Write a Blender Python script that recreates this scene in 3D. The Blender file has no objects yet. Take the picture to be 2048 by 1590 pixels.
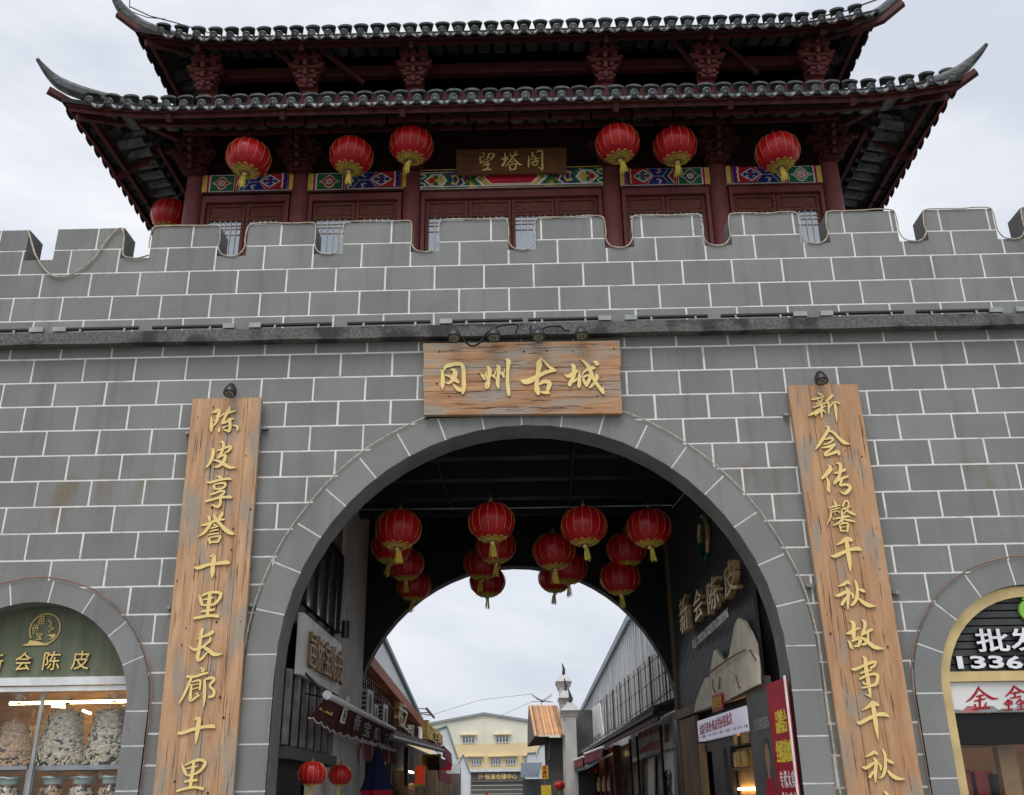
import bpy, math, random
from mathutils import Vector, Matrix
random.seed(7)
S = bpy.context.scene
COL = S.collection
R = math.radians
# ---------------------------------------------------------------- camera
RC = ((1.0, 0.0199, -0.0134), (-0.0199, 0.3772, -0.9259), (-0.0136, 0.9259, 0.3776))
def _cam_rows():
    import math as m
    v = Vector((-0.3872, 0.0173, -0.0169)); th = v.length; k = v / th
    K = Matrix(((0, -k.z, k.y), (k.z, 0, -k.x), (-k.y, k.x, 0)))
    Ro = Matrix.Identity(3) + K * m.sin(th) + (K @ K) * (1 - m.cos(th))
    return Ro @ Matrix(((1, 0, 0), (0, 0, -1), (0, 1, 0)))
RW = _cam_rows()                      # world -> camera (x right, y down, z forward)
CAMP = Vector((0, -10.333, 1.6)); FPX = 1943.8
cam = bpy.data.cameras.new('camera'); co = bpy.data.objects.new('camera', cam); COL.objects.link(co)
co.matrix_world = Matrix.Translation(CAMP) @ (RW.transposed() @ Matrix(((1, 0, 0), (0, -1, 0), (0, 0, -1)))).to_4x4()
cam.sensor_width = 36; cam.lens = FPX / 2048 * 36; cam.clip_end = 1500; cam.clip_start = 0.05
S.camera = co
# ---------------------------------------------------------------- world, sun, exposure
W = bpy.data.worlds.new('World'); S.world = W; W.use_nodes = True
nt = W.node_tree; nt.nodes.clear()
def wn(t, **k):
    n = nt.nodes.new(t)
    for a, b in k.items(): setattr(n, a, b)
    return n
SUN_EL, SUN_ROT = R(60), R(192)
sky = wn('ShaderNodeTexSky', sky_type='NISHITA', sun_disc=False, sun_elevation=SUN_EL, sun_rotation=SUN_ROT, dust_density=4.0)
tc = wn('ShaderNodeTexCoord'); mp = wn('ShaderNodeMapping'); mp.inputs['Scale'].default_value = (1.0, 1.0, 2.2)
nz = wn('ShaderNodeTexNoise'); nz.inputs['Scale'].default_value = 2.3; nz.inputs['Detail'].default_value = 5; nz.inputs['Roughness'].default_value = .55; nz.inputs['Distortion'].default_value = .4
cr = wn('ShaderNodeValToRGB'); cr.color_ramp.elements[0].position = .38; cr.color_ramp.elements[0].color = (.60, .645, .725, 1)
cr.color_ramp.elements[1].position = .60; cr.color_ramp.elements[1].color = (.84, .86, .895, 1)
b1 = wn('ShaderNodeBackground'); b1.inputs['Strength'].default_value = .1
b2 = wn('ShaderNodeBackground'); b2.inputs['Strength'].default_value = 1.0
mx = wn('ShaderNodeMixShader'); mx.inputs[0].default_value = .93
wo = wn('ShaderNodeOutputWorld'); L = nt.links.new
L(tc.outputs['Generated'], mp.inputs[0]); L(mp.outputs[0], nz.inputs[0]); L(nz.outputs[0], cr.inputs[0])
L(sky.outputs[0], b1.inputs[0]); L(cr.outputs[0], b2.inputs[0]); L(b1.outputs[0], mx.inputs[1]); L(b2.outputs[0], mx.inputs[2]); L(mx.outputs[0], wo.inputs[0])
sd = bpy.data.lights.new('sun', 'SUN'); sd.energy = 1.3; sd.angle = R(35); sd.color = (1, .97, .93)
so = bpy.data.objects.new('sun', sd); COL.objects.link(so)
so.location = (0, -20, 30)
so.rotation_euler = Vector((math.sin(R(-12)) * math.cos(SUN_EL), -math.cos(R(-12)) * math.cos(SUN_EL), math.sin(SUN_EL))).to_track_quat('Z', 'Y').to_euler()
S.view_settings.view_transform = 'Standard'; S.view_settings.look = 'None'; S.view_settings.exposure = .22; S.view_settings.gamma = 1
S.view_settings.use_curve_mapping = False
# ---------------------------------------------------------------- photo measurement -> point on a plane of the place
def ray(px, py): return RW.transposed() @ Vector(((px - 1024) / FPX, (py - 795) / FPX, 1.0))
def at(px, py, Y):
    d = ray(px, py); return CAMP + d * ((Y - CAMP.y) / d.y)
def atp(px, py, X0, k=0.0):
    d = ray(px, py); t = (X0 + k * CAMP.y - CAMP.x) / (d.x - k * d.y); return CAMP + d * t
# ---------------------------------------------------------------- materials
MATS = {}
def mat(name, col, rough=.7, metal=0.0, var=.12, scale=6, bump=0.0, bscale=40, spec=.3, vary=0.0, emit=None, es=1.0, stretch=(1, 1, 1), col2=None, cpos=(.35, .65), detail=5):
    if name in MATS: return MATS[name]
    m = bpy.data.materials.new(name); m.use_nodes = True; t = m.node_tree; n = t.nodes; l = t.links.new
    p = n['Principled BSDF']; p.inputs['Roughness'].default_value = rough; p.inputs['Metallic'].default_value = metal
    p.inputs['Specular IOR Level'].default_value = spec
    g = n.new('ShaderNodeNewGeometry'); mpp = n.new('ShaderNodeMapping'); mpp.inputs['Scale'].default_value = stretch; l(g.outputs['Position'], mpp.inputs[0])
    z = n.new('ShaderNodeTexNoise'); z.inputs['Scale'].default_value = scale; z.inputs['Detail'].default_value = detail; l(mpp.outputs[0], z.inputs[0])
    r = n.new('ShaderNodeValToRGB'); r.color_ramp.elements[0].position = cpos[0]; r.color_ramp.elements[1].position = cpos[1]
    c2 = col2 or tuple(min(1, c * (1 + var)) for c in col); c1 = tuple(c * (1 - var) for c in col) if not col2 else col
    r.color_ramp.elements[0].color = (*c1, 1); r.color_ramp.elements[1].color = (*c2, 1); l(z.outputs[0], r.inputs[0])
    out = r.outputs[0]
    if vary:
        oi = n.new('ShaderNodeObjectInfo'); h = n.new('ShaderNodeHueSaturation'); mr = n.new('ShaderNodeMapRange')
        mr.inputs[3].default_value = 1 - vary; mr.inputs[4].default_value = 1 + vary
        l(oi.outputs['Random'], mr.inputs[0]); l(mr.outputs[0], h.inputs['Value']); l(out, h.inputs['Color']); out = h.outputs[0]
    l(out, p.inputs['Base Color'])
    if bump:
        z2 = n.new('ShaderNodeTexNoise'); z2.inputs['Scale'].default_value = bscale; z2.inputs['Detail'].default_value = 4; l(mpp.outputs[0], z2.inputs[0])
        b = n.new('ShaderNodeBump'); b.inputs['Strength'].default_value = bump; b.inputs['Distance'].default_value = .02; l(z2.outputs[0], b.inputs['Height']); l(b.outputs[0], p.inputs['Normal'])
    if emit: p.inputs['Emission Color'].default_value = (*emit, 1); p.inputs['Emission Strength'].default_value = es
    MATS[name] = m; return m
def mixin(m, fac_build, col):
    """mix a second colour over the base colour using a node-built factor"""
    t = m.node_tree; n = t.nodes; p = n['Principled BSDF']; src = p.inputs['Base Color'].links[0].from_socket
    x = n.new('ShaderNodeMix'); x.data_type = 'RGBA'; t.links.new(src, x.inputs[6]); x.inputs[7].default_value = (*col, 1)
    t.links.new(fac_build(t), x.inputs[0]); t.links.new(x.outputs[2], p.inputs['Base Color'])
def noise_fac(scale, lo, hi, stretch=(1, 1, 1), band=None, mx=1.0, detail=6):
    def f(t):
        n = t.nodes; l = t.links.new
        g = n.new('ShaderNodeNewGeometry'); mp_ = n.new('ShaderNodeMapping'); mp_.inputs['Scale'].default_value = stretch; l(g.outputs['Position'], mp_.inputs[0])
        z = n.new('ShaderNodeTexNoise'); z.inputs['Scale'].default_value = scale; z.inputs['Detail'].default_value = detail; l(mp_.outputs[0], z.inputs[0])
        r = n.new('ShaderNodeMapRange'); r.inputs[1].default_value = lo; r.inputs[2].default_value = hi; r.inputs[4].default_value = mx; l(z.outputs[0], r.inputs[0]); o = r.outputs[0]
        if band:
            s = n.new('ShaderNodeSeparateXYZ'); l(g.outputs['Position'], s.inputs[0])
            for a, b in ((band[0], band[0] + band[2]), (band[1], band[1] - band[3])):
                q = n.new('ShaderNodeMapRange'); q.interpolation_type = 'SMOOTHSTEP'; q.inputs[1].default_value = a; q.inputs[2].default_value = b; l(s.outputs['Z'], q.inputs[0])
                mm = n.new('ShaderNodeMath'); mm.operation = 'MULTIPLY'; l(o, mm.inputs[0]); l(q.outputs[0], mm.inputs[1]); o = mm.outputs[0]
        return o
    return f
M = dict(
    brick=mat('grey_painted_brick', (.250, .255, .247), .82, var=.07, scale=1.6, bump=.18, bscale=55, vary=.10, spec=.2),
    mortar=mat('white_joint_paint', (.86, .85, .82), .8, var=.06, scale=9, bump=.15),
    plaster=mat('grey_plaster', (.20, .20, .195), .85, var=.14, scale=2.5, bump=.25, bscale=30, spec=.15),
    ledge=mat('weathered_concrete', (.10, .10, .095), .9, scale=30, bump=.6, bscale=60, col2=(.19, .187, .175), cpos=(.33, .66), spec=.15),
    dark=mat('black_ceiling', (.012, .012, .013), .75, spec=.1), darkbeam=mat('shaded_beam', (.03, .031, .033), .5),  # passage ceiling and beams: deep shadow put into the near-black colours
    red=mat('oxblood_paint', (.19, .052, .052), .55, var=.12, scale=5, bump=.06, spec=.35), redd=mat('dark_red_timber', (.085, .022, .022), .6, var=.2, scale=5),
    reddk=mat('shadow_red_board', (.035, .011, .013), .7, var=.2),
    door=mat('stained_door_wood', (.16, .048, .032), .5, scale=9, stretch=(1, 1, 6), var=.3, spec=.35, bump=.1),
    lattice=mat('pale_lattice', (.85, .76, .75), .5), tile=mat('grey_roof_tile', (.075, .082, .08), .3, var=.5, scale=9, bump=.5, bscale=22, spec=.5, vary=.35),
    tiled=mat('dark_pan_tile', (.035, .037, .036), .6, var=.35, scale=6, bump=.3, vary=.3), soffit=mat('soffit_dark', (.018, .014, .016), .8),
    gold=mat('gold_leaf_paint', (.93, .70, .27), .45, var=.05, scale=14, spec=.4), golds=mat('letter_side_shade', (.20, .11, .03), .6),  # dark letter sides: shadow outline of the characters put into the colour
    goldm=mat('brushed_gold_metal', (.74, .56, .27), .38, metal=.5, var=.12, scale=4), goldt=mat('gold_thread', (.80, .66, .12), .5, var=.25),
    silk=mat('red_silk', (.42, .004, .010), .36, var=.15, scale=5, spec=.45, bump=.12, bscale=9), lring=mat('gold_lantern_trim', (.26, .15, .03), .45, var=.4, scale=60, spec=.6),
    lrib=mat('lantern_rib', (.85, .42, .12), .5), black=mat('black_metal', (.018, .018, .02), .4, spec=.5), lens=mat('lamp_lens', (.05, .055, .05), .15, spec=.8),
    silver=mat('silver_box', (.38, .39, .39), .4, metal=.3), cable=mat('black_cable', (.012, .012, .013), .5), rope=mat('cream_rope_light', (.52, .44, .34), .5, var=.3, scale=20),
    ropeb=mat('brown_rope_light', (.26, .15, .11), .5, var=.3, scale=5), steel=mat('galvanised_steel', (.32, .34, .35), .4, metal=.6),
    white=mat('white_plaster_wall', (.62, .605, .58), .8, var=.12, scale=1.6), wpaint=mat('white_paint', (.8, .8, .8), .5), wsign=mat('white_sign_sheet', (.72, .72, .70), .45, scale=1.5, var=.12, stretch=(1, 3, 1)),
    green=mat('olive_sign_board', (.13, .15, .09), .5, scale=3, col2=(.20, .22, .15), stretch=(3, 1, .5)), ground=mat('grey_paving', (.22, .215, .2), .8, scale=3, bump=.2),
    gravel=mat('distant_ground', (.16, .16, .12), .9, scale=.3), bronze=mat('bronze_letters', (.42, .29, .14), .45, metal=.2, var=.3), maroon=mat('maroon_canvas', (.075, .022, .020), .85, var=.15, scale=3),
    rose=mat('rose_canvas', (.26, .055, .075), .85, var=.2, scale=2), awnu=mat('awning_underside', (.05, .018, .016), .85), yel=mat('yellow_print', (.72, .52, .05), .5),
    ylw=mat('yellow_letter', (.85, .72, .08), .45), whl=mat('white_letter', (.85, .86, .88), .35), redp=mat('red_print', (.42, .012, .03), .45, var=.15, scale=3), vermil=mat('vermilion_sign', (.62, .05, .025), .4, emit=(.7, .03, .02), es=.25),
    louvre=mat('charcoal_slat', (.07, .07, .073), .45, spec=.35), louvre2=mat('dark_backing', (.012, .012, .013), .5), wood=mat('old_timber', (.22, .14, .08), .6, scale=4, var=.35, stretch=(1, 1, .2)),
    stone=mat('mountain_veneer', (.66, .57, .44), .5, scale=5, col2=(.85, .78, .63), stretch=(1, 1, .6)), greyboard=mat('grey_poster', (.10, .10, .10), .45, var=.25, scale=1.5), skinp=mat('printed_face', (.34, .20, .15), .5),
    pale=mat('corrugated_pale', (.56, .59, .60), .5, scale=1.5, col2=(.70, .72, .73), stretch=(1, 4, .35)), paledirty=mat('corrugated_streaked', (.26, .27, .28), .55, scale=2.2, col2=(.68, .69, .69), stretch=(1, 3, .3), cpos=(.36, .55)),
    teal=mat('teal_trim', (.12, .20, .21), .5), terra=mat('terracotta_fascia', (.42, .13, .07), .6), rust=mat('rusty_bars', (.10, .028, .025), .7, var=.3, scale=12), greybar=mat('grey_pipe', (.22, .20, .19), .5, var=.3),
    cream=mat('cream_cladding', (.76, .74, .62), .7, scale=.3, var=.06), yellowwall=mat('yellow_cladding', (.78, .63, .37), .7, scale=.3, var=.06), shutter=mat('grey_shutter', (.09, .10, .11), .5), glassd=mat('dark_window', (.10, .12, .13), .12, spec=.8),
    orange=mat('orange_sheet', (.82, .60, .40), .5, scale=1.2, var=.1, vary=.5), brownu=mat('brown_sheet', (.07, .04, .035), .6), blueroof=mat('blue_grey_sheet', (.22, .26, .30), .5, var=.2),
    peel=mat('dried_peel', (.42, .36, .25), .75, scale=30, col2=(.74, .67, .50), vary=.0), peel2=mat('brown_peel', (.34, .20, .11), .75, scale=30, col2=(.62, .42, .24)), peeld=mat('peel_gap_shade', (.05, .035, .02), .9),  # peeld: shade in the gaps between peel pieces, as a dark colour
    jarlid=mat('pale_jar_lid', (.45, .55, .52), .4), woodlam=mat('wood_laminate', (.34, .18, .08), .5, scale=5, col2=(.50, .29, .14), stretch=(1, 1, 5)), tube=mat('lit_tube', (.9, .9, .6), .5, emit=(1, .82, .38), es=16),
    warm=mat('lit_shop_wall', (.42, .26, .12), .6), lampw=mat('lit_lamp', (1, .9, .7), .5, emit=(1, .68, .30), es=9), navy=mat('navy_canvas', (.012, .02, .075), .8), crimson=mat('crimson_canvas', (.55, .02, .06), .8), acw=mat('aircon_white', (.62, .63, .62), .5), acd=mat('aircon_dark', (.05, .05, .05), .6),
    lightbox=mat('lightbox_panel', (.72, .72, .80), .4, scale=2, col2=(.82, .80, .90), emit=(.75, .76, 1.0), es=.22), floor=mat('terrace_concrete', (.2, .2, .19), .9), limeg=mat('lime_green', (.28, .62, .08), .4), pinkp=mat('pink_print', (.50, .18, .18), .5),
    orangelan=mat('orange_lantern', (.62, .07, .02), .4, emit=(.6, .06, .02), es=.1), greylet=mat('grey_letter', (.33, .33, .33), .5), navyb=mat('darkblue_panel', (.05, .09, .10), .5), boxred=mat('red_gift_box', (.35, .02, .015), .4), boxgold=mat('gold_gift_box', (.42, .28, .08), .4), boxblk=mat('black_gift_box', (.02, .02, .02), .35),
    crackm=mat('dark_crack_wood', (.06, .035, .02), .9),  # dark brown of board cracks and knots
    foil=mat('clear_bag_film', (.55, .56, .54), .25, spec=.8),
    pg=mat('paint_green', (.02, .15, .07), .5), pb=mat('paint_blue', (.03, .035, .26), .5), pr=mat('paint_red', (.52, .02, .035), .5), pw=mat('paint_white', (.85, .82, .78), .5), py=mat('paint_yellow', (.70, .52, .09), .5), po=mat('paint_orange', (.36, .10, .03), .5), pt=mat('paint_teal', (.02, .10, .13), .5),
)
mixin(M['brick'], noise_fac(1.5, .53, .66, (1.6, 1, .45), band=(4.2, 5.05, .35, .2), mx=.55), (.20, .14, .065))
mixin(M['brick'], noise_fac(.9, .50, .72, (2.5, 1, .4), mx=.35), (.15, .15, .145))
mixin(M['brick'], noise_fac(3.5, .56, .72, (2.2, 1, .12), mx=.30), (.11, .11, .105))
mixin(M['brick'], noise_fac(22, .70, .74, (1, 1, 1), mx=.5, detail=2), (.12, .12, .115))
mixin(M['mortar'], noise_fac(5, .54, .70, (1, 1, 1), mx=.55), (.42, .40, .35))
mixin(M['ledge'], noise_fac(2.2, .52, .62, (1, 1, 1), mx=.75), (.035, .035, .033))
def woodboard(name, vert, cA=(.48, .255, .135), cB=(.68, .43, .25), gm=.85, g0=.48):
    st = (5, 1, .5) if vert else (.5, 1, 5)
    m = mat(name, cA, .62, scale=3.5, col2=cB, stretch=st, bump=.35, bscale=14, cpos=(.3, .7), spec=.25, vary=.05)
    mixin(m, noise_fac(2.6, g0, g0 + .13, tuple((s * .45 + .5) for s in st), mx=gm), (.37, .315, .255))
    mixin(m, noise_fac(7, .62, .70, tuple(s * .9 for s in st), mx=.6), (.20, .12, .08))
    mixin(m, noise_fac(9, .69, .71, tuple((s ** 1.6 if s > 1 else s) for s in st), mx=.9), (.025, .015, .01))
    return m
M['boardv'] = woodboard('weathered_board_vertical', True); M['boardh'] = woodboard('weathered_board_horizontal', False, (.36, .18, .095), (.60, .345, .185), .9, .47); M['boardr'] = woodboard('orange_board_vertical', True, (.47, .245, .125), (.63, .38, .21), .8, .54)
M['plaquew'] = mat('brown_plaque_wood', (.17, .070, .030), .5, scale=3, stretch=(1, 1, 5), var=.25)
def glass(name, col, ms, base=(.03, .035, .04)):
    m = bpy.data.materials.new(name); m.use_nodes = True; n = m.node_tree.nodes; l = m.node_tree.links.new; n.clear()
    o = n.new('ShaderNodeOutputMaterial'); g = n.new('ShaderNodeBsdfGlossy'); g.inputs['Roughness'].default_value = .03; g.inputs[0].default_value = (*col, 1)
    x = n.new('ShaderNodeMixShader'); x.inputs[0].default_value = ms
    if base: d = n.new('ShaderNodeBsdfDiffuse'); d.inputs[0].default_value = (*base, 1)
    else: d = n.new('ShaderNodeBsdfTransparent')
    l(d.outputs[0], x.inputs[1]); l(g.outputs[0], x.inputs[2]); l(x.outputs[0], o.inputs[0]); return m
M['mirror'] = glass('door_glass', (.80, .88, .95), .32, (.36, .39, .41)); M['pane'] = glass('shop_glass', (.9, .9, .9), .02, None); M['film'] = glass('plastic_film', (.9, .92, .95), .07, None); M['neck'] = glass('gathered_film', (.75, .76, .76), .35, None)
# ---------------------------------------------------------------- mesh helpers
WL = {}
class MB:
    def __init__(s): s.v = []; s.f = []; s.m = []
    def add(s, vs, fs, mi=0):
        b = len(s.v); s.v += [tuple(v) for v in vs]
        for f in fs: s.f.append([b + i for i in f]); s.m.append(mi)
        return s
    def box(s, x0, x1, y0, y1, z0, z1, mi=0):
        return s.add([(x0, y0, z0), (x1, y0, z0), (x1, y1, z0), (x0, y1, z0), (x0, y0, z1), (x1, y0, z1), (x1, y1, z1), (x0, y1, z1)],
                     [(0, 3, 2, 1), (4, 5, 6, 7), (0, 1, 5, 4), (1, 2, 6, 5), (2, 3, 7, 6), (3, 0, 4, 7)], mi)
    def obox(s, c, u, v, w, mi=0):
        c = Vector(c); u = Vector(u); v = Vector(v); w = Vector(w)
        P = [c + a * u + b * v + d * w for d in (-1, 1) for a, b in ((-1, -1), (1, -1), (1, 1), (-1, 1))]
        return s.add(P, [(0, 3, 2, 1), (4, 5, 6, 7), (0, 1, 5, 4), (1, 2, 6, 5), (2, 3, 7, 6), (3, 0, 4, 7)], mi)
    def prism(s, poly, off, mf=0, ms=None):
        """poly: points of the front face, off: vector to the back face"""
        ms = mf if ms is None else ms; off = Vector(off); P = [Vector(p) for p in poly]; n = len(P)
        nrm = Vector((0, 0, 0))
        for i in range(n): nrm += P[i].cross(P[(i + 1) % n])
        if nrm.dot(off) > 0: P.reverse()
        s.add(P, [list(range(n))], mf); s.add([p + off for p in P], [list(range(n - 1, -1, -1))], ms)
        Q = P + [p + off for p in P]; s.add(Q, [(i, i + n, (i + 1) % n + n, (i + 1) % n) for i in range(n)], ms); return s
    def tube(s, path, r, n=6, mi=0, caps=True, flat=None):
        P = [Vector(p) for p in path]; m = len(P); rs = r if isinstance(r, (list, tuple)) else [r] * m; vs = []
        up0 = None
        for i, p in enumerate(P):
            t = (P[min(i + 1, m - 1)] - P[max(i - 1, 0)]).normalized()
            if up0 is None: a = Vector((0, 0, 1)) if abs(t.z) < .9 else Vector((1, 0, 0)); up0 = (a - t * a.dot(t)).normalized()
            up0 = (up0 - t * up0.dot(t)).normalized(); sd_ = t.cross(up0)
            for j in range(n):
                an = 2 * math.pi * j / n + math.pi / n; q = up0 * math.cos(an) + sd_ * math.sin(an) * (flat or 1); vs.append(p + q * rs[i])
        fs = [(i * n + j, i * n + (j + 1) % n, (i + 1) * n + (j + 1) % n, (i + 1) * n + j) for i in range(m - 1) for j in range(n)]
        if caps: fs += [list(range(n - 1, -1, -1)), [(m - 1) * n + j for j in range(n)]]
        return s.add(vs, fs, mi)
    def lathe(s, prof, n=16, c=(0, 0, 0), mi=0, sx=1, sy=1):
        c = Vector(c); vs = [c + Vector((r * math.cos(2 * math.pi * j / n) * sx, r * math.sin(2 * math.pi * j / n) * sy, z)) for r, z in prof for j in range(n)]
        k = len(prof); fs = [(i * n + j, i * n + (j + 1) % n, (i + 1) * n + (j + 1) % n, (i + 1) * n + j) for i in range(k - 1) for j in range(n)]
        return s.add(vs, fs, mi)
    def quad(s, a, b, c, d, mi=0): return s.add([a, b, c, d], [(0, 1, 2, 3)], mi)
    def mesh(s, name, mats, loc=None, smooth=False):
        me = bpy.data.meshes.new(name); o = Vector(loc) if loc is not None else Vector((0, 0, 0))
        me.from_pydata([tuple(Vector(v) - o) for v in s.v], [], s.f)
        for x in mats: me.materials.append(x)
        if len(mats) > 1: me.polygons.foreach_set('material_index', s.m)
        if smooth: me.polygons.foreach_set('use_smooth', [True] * len(me.polygons))
        me.update(); return me
    def build(s, name, mats, parent=None, loc=None, smooth=False):
        if not isinstance(mats, (list, tuple)): mats = [mats]
        wl = Vector(loc) if loc is not None else (WL[parent.name] if parent else Vector((0, 0, 0)))
        return link(name, s.mesh(name, mats, wl, smooth), parent, wl)
def link(name, me, parent=None, wl=(0, 0, 0)):
    o = bpy.data.objects.new(name, me); COL.objects.link(o); wl = Vector(wl); WL[o.name] = wl
    if parent: o.parent = parent; o.location = wl - WL[parent.name]
    else: o.location = wl
    return o
def tag(o, label=None, cat=None, group=None, kind=None):
    if label: o['label'] = label
    if cat: o['category'] = cat
    if group: o['group'] = group
    if kind: o['kind'] = kind
    return o
def thing(name, loc, label, cat, group=None):
    o = link(name, None, None, loc); o.empty_display_size = .2; return tag(o, label, cat, group)
def copy_tree(root, loc, rot=None, scale=None, label=None, group=None):
    kids = [k for k in bpy.data.objects if k.parent == root]
    c = root.copy(); COL.objects.link(c); c.location = loc; WL[c.name] = Vector(loc)
    if rot: c.rotation_euler = rot
    if scale: c.scale = (scale,) * 3 if not hasattr(scale, '__len__') else scale
    if label: c['label'] = label
    if group: c['group'] = group
    def sub(p, np_):
        for ch in [k for k in p_children(p)]:
            d = ch.copy(); COL.objects.link(d); d.parent = np_; sub(ch, d)
    sub(root, c); return c
CH = {}
def p_children(o): return [k for k in bpy.data.objects if k.parent == o]
# smooth stroke -> outline polygon strips
def crm(pts, n=5):
    out = []; P = [pts[0]] + list(pts) + [pts[-1]]
    for i in range(1, len(P) - 2):
        a, b, c, d = P[i - 1], P[i], P[i + 1], P[i + 2]
        for k in range(n):
            t = k / n; out.append(tuple(.5 * (2 * b[j] + (c[j] - a[j]) * t + (2 * a[j] - 5 * b[j] + 4 * c[j] - d[j]) * t * t + (3 * b[j] - a[j] - 3 * c[j] + d[j]) * t ** 3) for j in range(len(b))))
    out.append(tuple(pts[-1])); return out
def stroke_poly(pts, n=4, minw=1.0):
    q = crm(pts, n); Lf = []; Rt = []
    for i, p in enumerate(q):
        a = q[max(i - 1, 0)]; b = q[min(i + 1, len(q) - 1)]; dx, dy = b[0] - a[0], b[1] - a[1]; l_ = math.hypot(dx, dy) or 1
        h = max(p[2], minw) / 2; Lf.append((p[0] - dy / l_ * h, p[1] + dx / l_ * h)); Rt.append((p[0] + dy / l_ * h, p[1] - dx / l_ * h))
    return Lf, Rt
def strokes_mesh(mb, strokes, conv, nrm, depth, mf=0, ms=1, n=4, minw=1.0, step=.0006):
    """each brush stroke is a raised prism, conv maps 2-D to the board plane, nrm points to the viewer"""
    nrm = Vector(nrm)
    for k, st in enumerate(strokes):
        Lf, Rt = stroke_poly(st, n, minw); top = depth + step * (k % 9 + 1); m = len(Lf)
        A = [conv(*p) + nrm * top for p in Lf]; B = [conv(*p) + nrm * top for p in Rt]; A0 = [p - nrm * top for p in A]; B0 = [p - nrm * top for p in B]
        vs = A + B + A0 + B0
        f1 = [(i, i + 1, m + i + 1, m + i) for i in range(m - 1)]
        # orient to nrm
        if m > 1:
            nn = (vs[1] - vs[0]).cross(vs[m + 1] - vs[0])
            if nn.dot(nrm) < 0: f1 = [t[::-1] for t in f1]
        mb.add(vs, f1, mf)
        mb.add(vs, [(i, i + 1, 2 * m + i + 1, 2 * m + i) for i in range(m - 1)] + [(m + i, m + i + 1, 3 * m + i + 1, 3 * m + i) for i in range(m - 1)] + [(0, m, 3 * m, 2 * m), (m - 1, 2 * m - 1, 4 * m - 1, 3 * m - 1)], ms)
TXT = {}
def text_geo(s_, bold=0.0, ext=.1, shear=0):
    k = (s_, bold, ext, shear)
    if k in TXT: return TXT[k]
    c = bpy.data.curves.new('lettering', 'FONT'); c.body = s_; c.size = 1; c.extrude = ext / 2; c.offset = bold; c.resolution_u = 2; c.shear = shear; c.align_x = 'LEFT'
    o = bpy.data.objects.new('lettering', c); COL.objects.link(o); bpy.context.view_layer.update()
    me = o.evaluated_get(bpy.context.evaluated_depsgraph_get()).to_mesh()
    vs = [v.co.copy() for v in me.vertices]; fs = [list(p.vertices) for p in me.polygons]; fr = [p.normal.z > .5 for p in me.polygons]
    o.evaluated_get(bpy.context.evaluated_depsgraph_get()).to_mesh_clear(); bpy.data.objects.remove(o); bpy.data.curves.remove(c)
    TXT[k] = (vs, fs, fr); return TXT[k]
def text_on(mb, s_, P0, u, v, n, w=None, h=None, bold=.01, depth=.01, mf=0, ms=0, shear=0):
    """write s_ with lower-left corner P0, u = reading direction, v = up, n = to the viewer; w/h total size"""
    vs, fs, fr = text_geo(s_, bold, .1, shear)
    if not vs: return
    x0 = min(a.x for a in vs); x1 = max(a.x for a in vs); y0 = min(a.y for a in vs); y1 = max(a.y for a in vs)
    sy = h / (y1 - y0) if h else w / (x1 - x0); sx = w / (x1 - x0) if w else sy
    P0 = Vector(P0); u = Vector(u).normalized(); v = Vector(v).normalized(); n = Vector(n).normalized()
    V = [P0 + u * ((a.x - x0) * sx) + v * ((a.y - y0) * sy) + n * ((a.z + .05) / .1 * depth) for a in vs]
    b = len(mb.v); mb.v += [tuple(p) for p in V]
    for f, q in zip(fs, fr): mb.f.append([b + i for i in f]); mb.m.append(mf if q else ms)
def text_quad(mb, s_, A, B, C_, D, nrm, bold=.01, depth=.01, mf=0, ms=0):
    """write s_ into the quad A(lower-left) B(lower-right) C(upper-right) D(upper-left)"""
    vs, fs, fr = text_geo(s_, bold, .1)
    if not vs: return
    x0 = min(a.x for a in vs); x1 = max(a.x for a in vs); y0 = min(a.y for a in vs); y1 = max(a.y for a in vs)
    A, B, C_, D, nrm = map(Vector, (A, B, C_, D, nrm)); b = len(mb.v)
    for a in vs:
        s1 = (a.x - x0) / (x1 - x0); t1 = (a.y - y0) / (y1 - y0)
        p = (A * (1 - s1) + B * s1) * (1 - t1) + (D * (1 - s1) + C_ * s1) * t1 + nrm * ((a.z + .05) / .1 * depth); mb.v.append(tuple(p))
    for f, q in zip(fs, fr): mb.f.append([b + i for i in f]); mb.m.append(mf if q else ms)
def clip(poly, nx, nz, d):
    out = []
    for i in range(len(poly)):
        a, b = poly[i], poly[(i + 1) % len(poly)]; da = a[0] * nx + a[1] * nz - d; db = b[0] * nx + b[1] * nz - d
        if da >= 0: out.append(a)
        if (da >= 0) != (db >= 0): t = da / (da - db); out.append((a[0] + (b[0] - a[0]) * t, a[1] + (b[1] - a[1]) * t))
    return out
def area(p): return abs(sum(p[i][0] * p[(i + 1) % len(p)][1] - p[(i + 1) % len(p)][0] * p[i][1] for i in range(len(p)))) / 2
# ================================================================ GROUND
mb = MB(); mb.quad((-400, -400, 0), (400, -400, 0), (400, 600, 0), (-400, 600, 0)); tag(mb.build('ground', M['gravel']), kind='structure')
mb = MB(); mb.quad((-14, -30, .004), (14, -30, .004), (14, 0, .004), (-14, 0, .004)); mb.quad((-4.2, 0, .004), (4.2, 0, .004), (4.2, 105, .004), (-4.2, 105, .004)); tag(mb.build('pavement', M['ground']), kind='structure')
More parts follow.
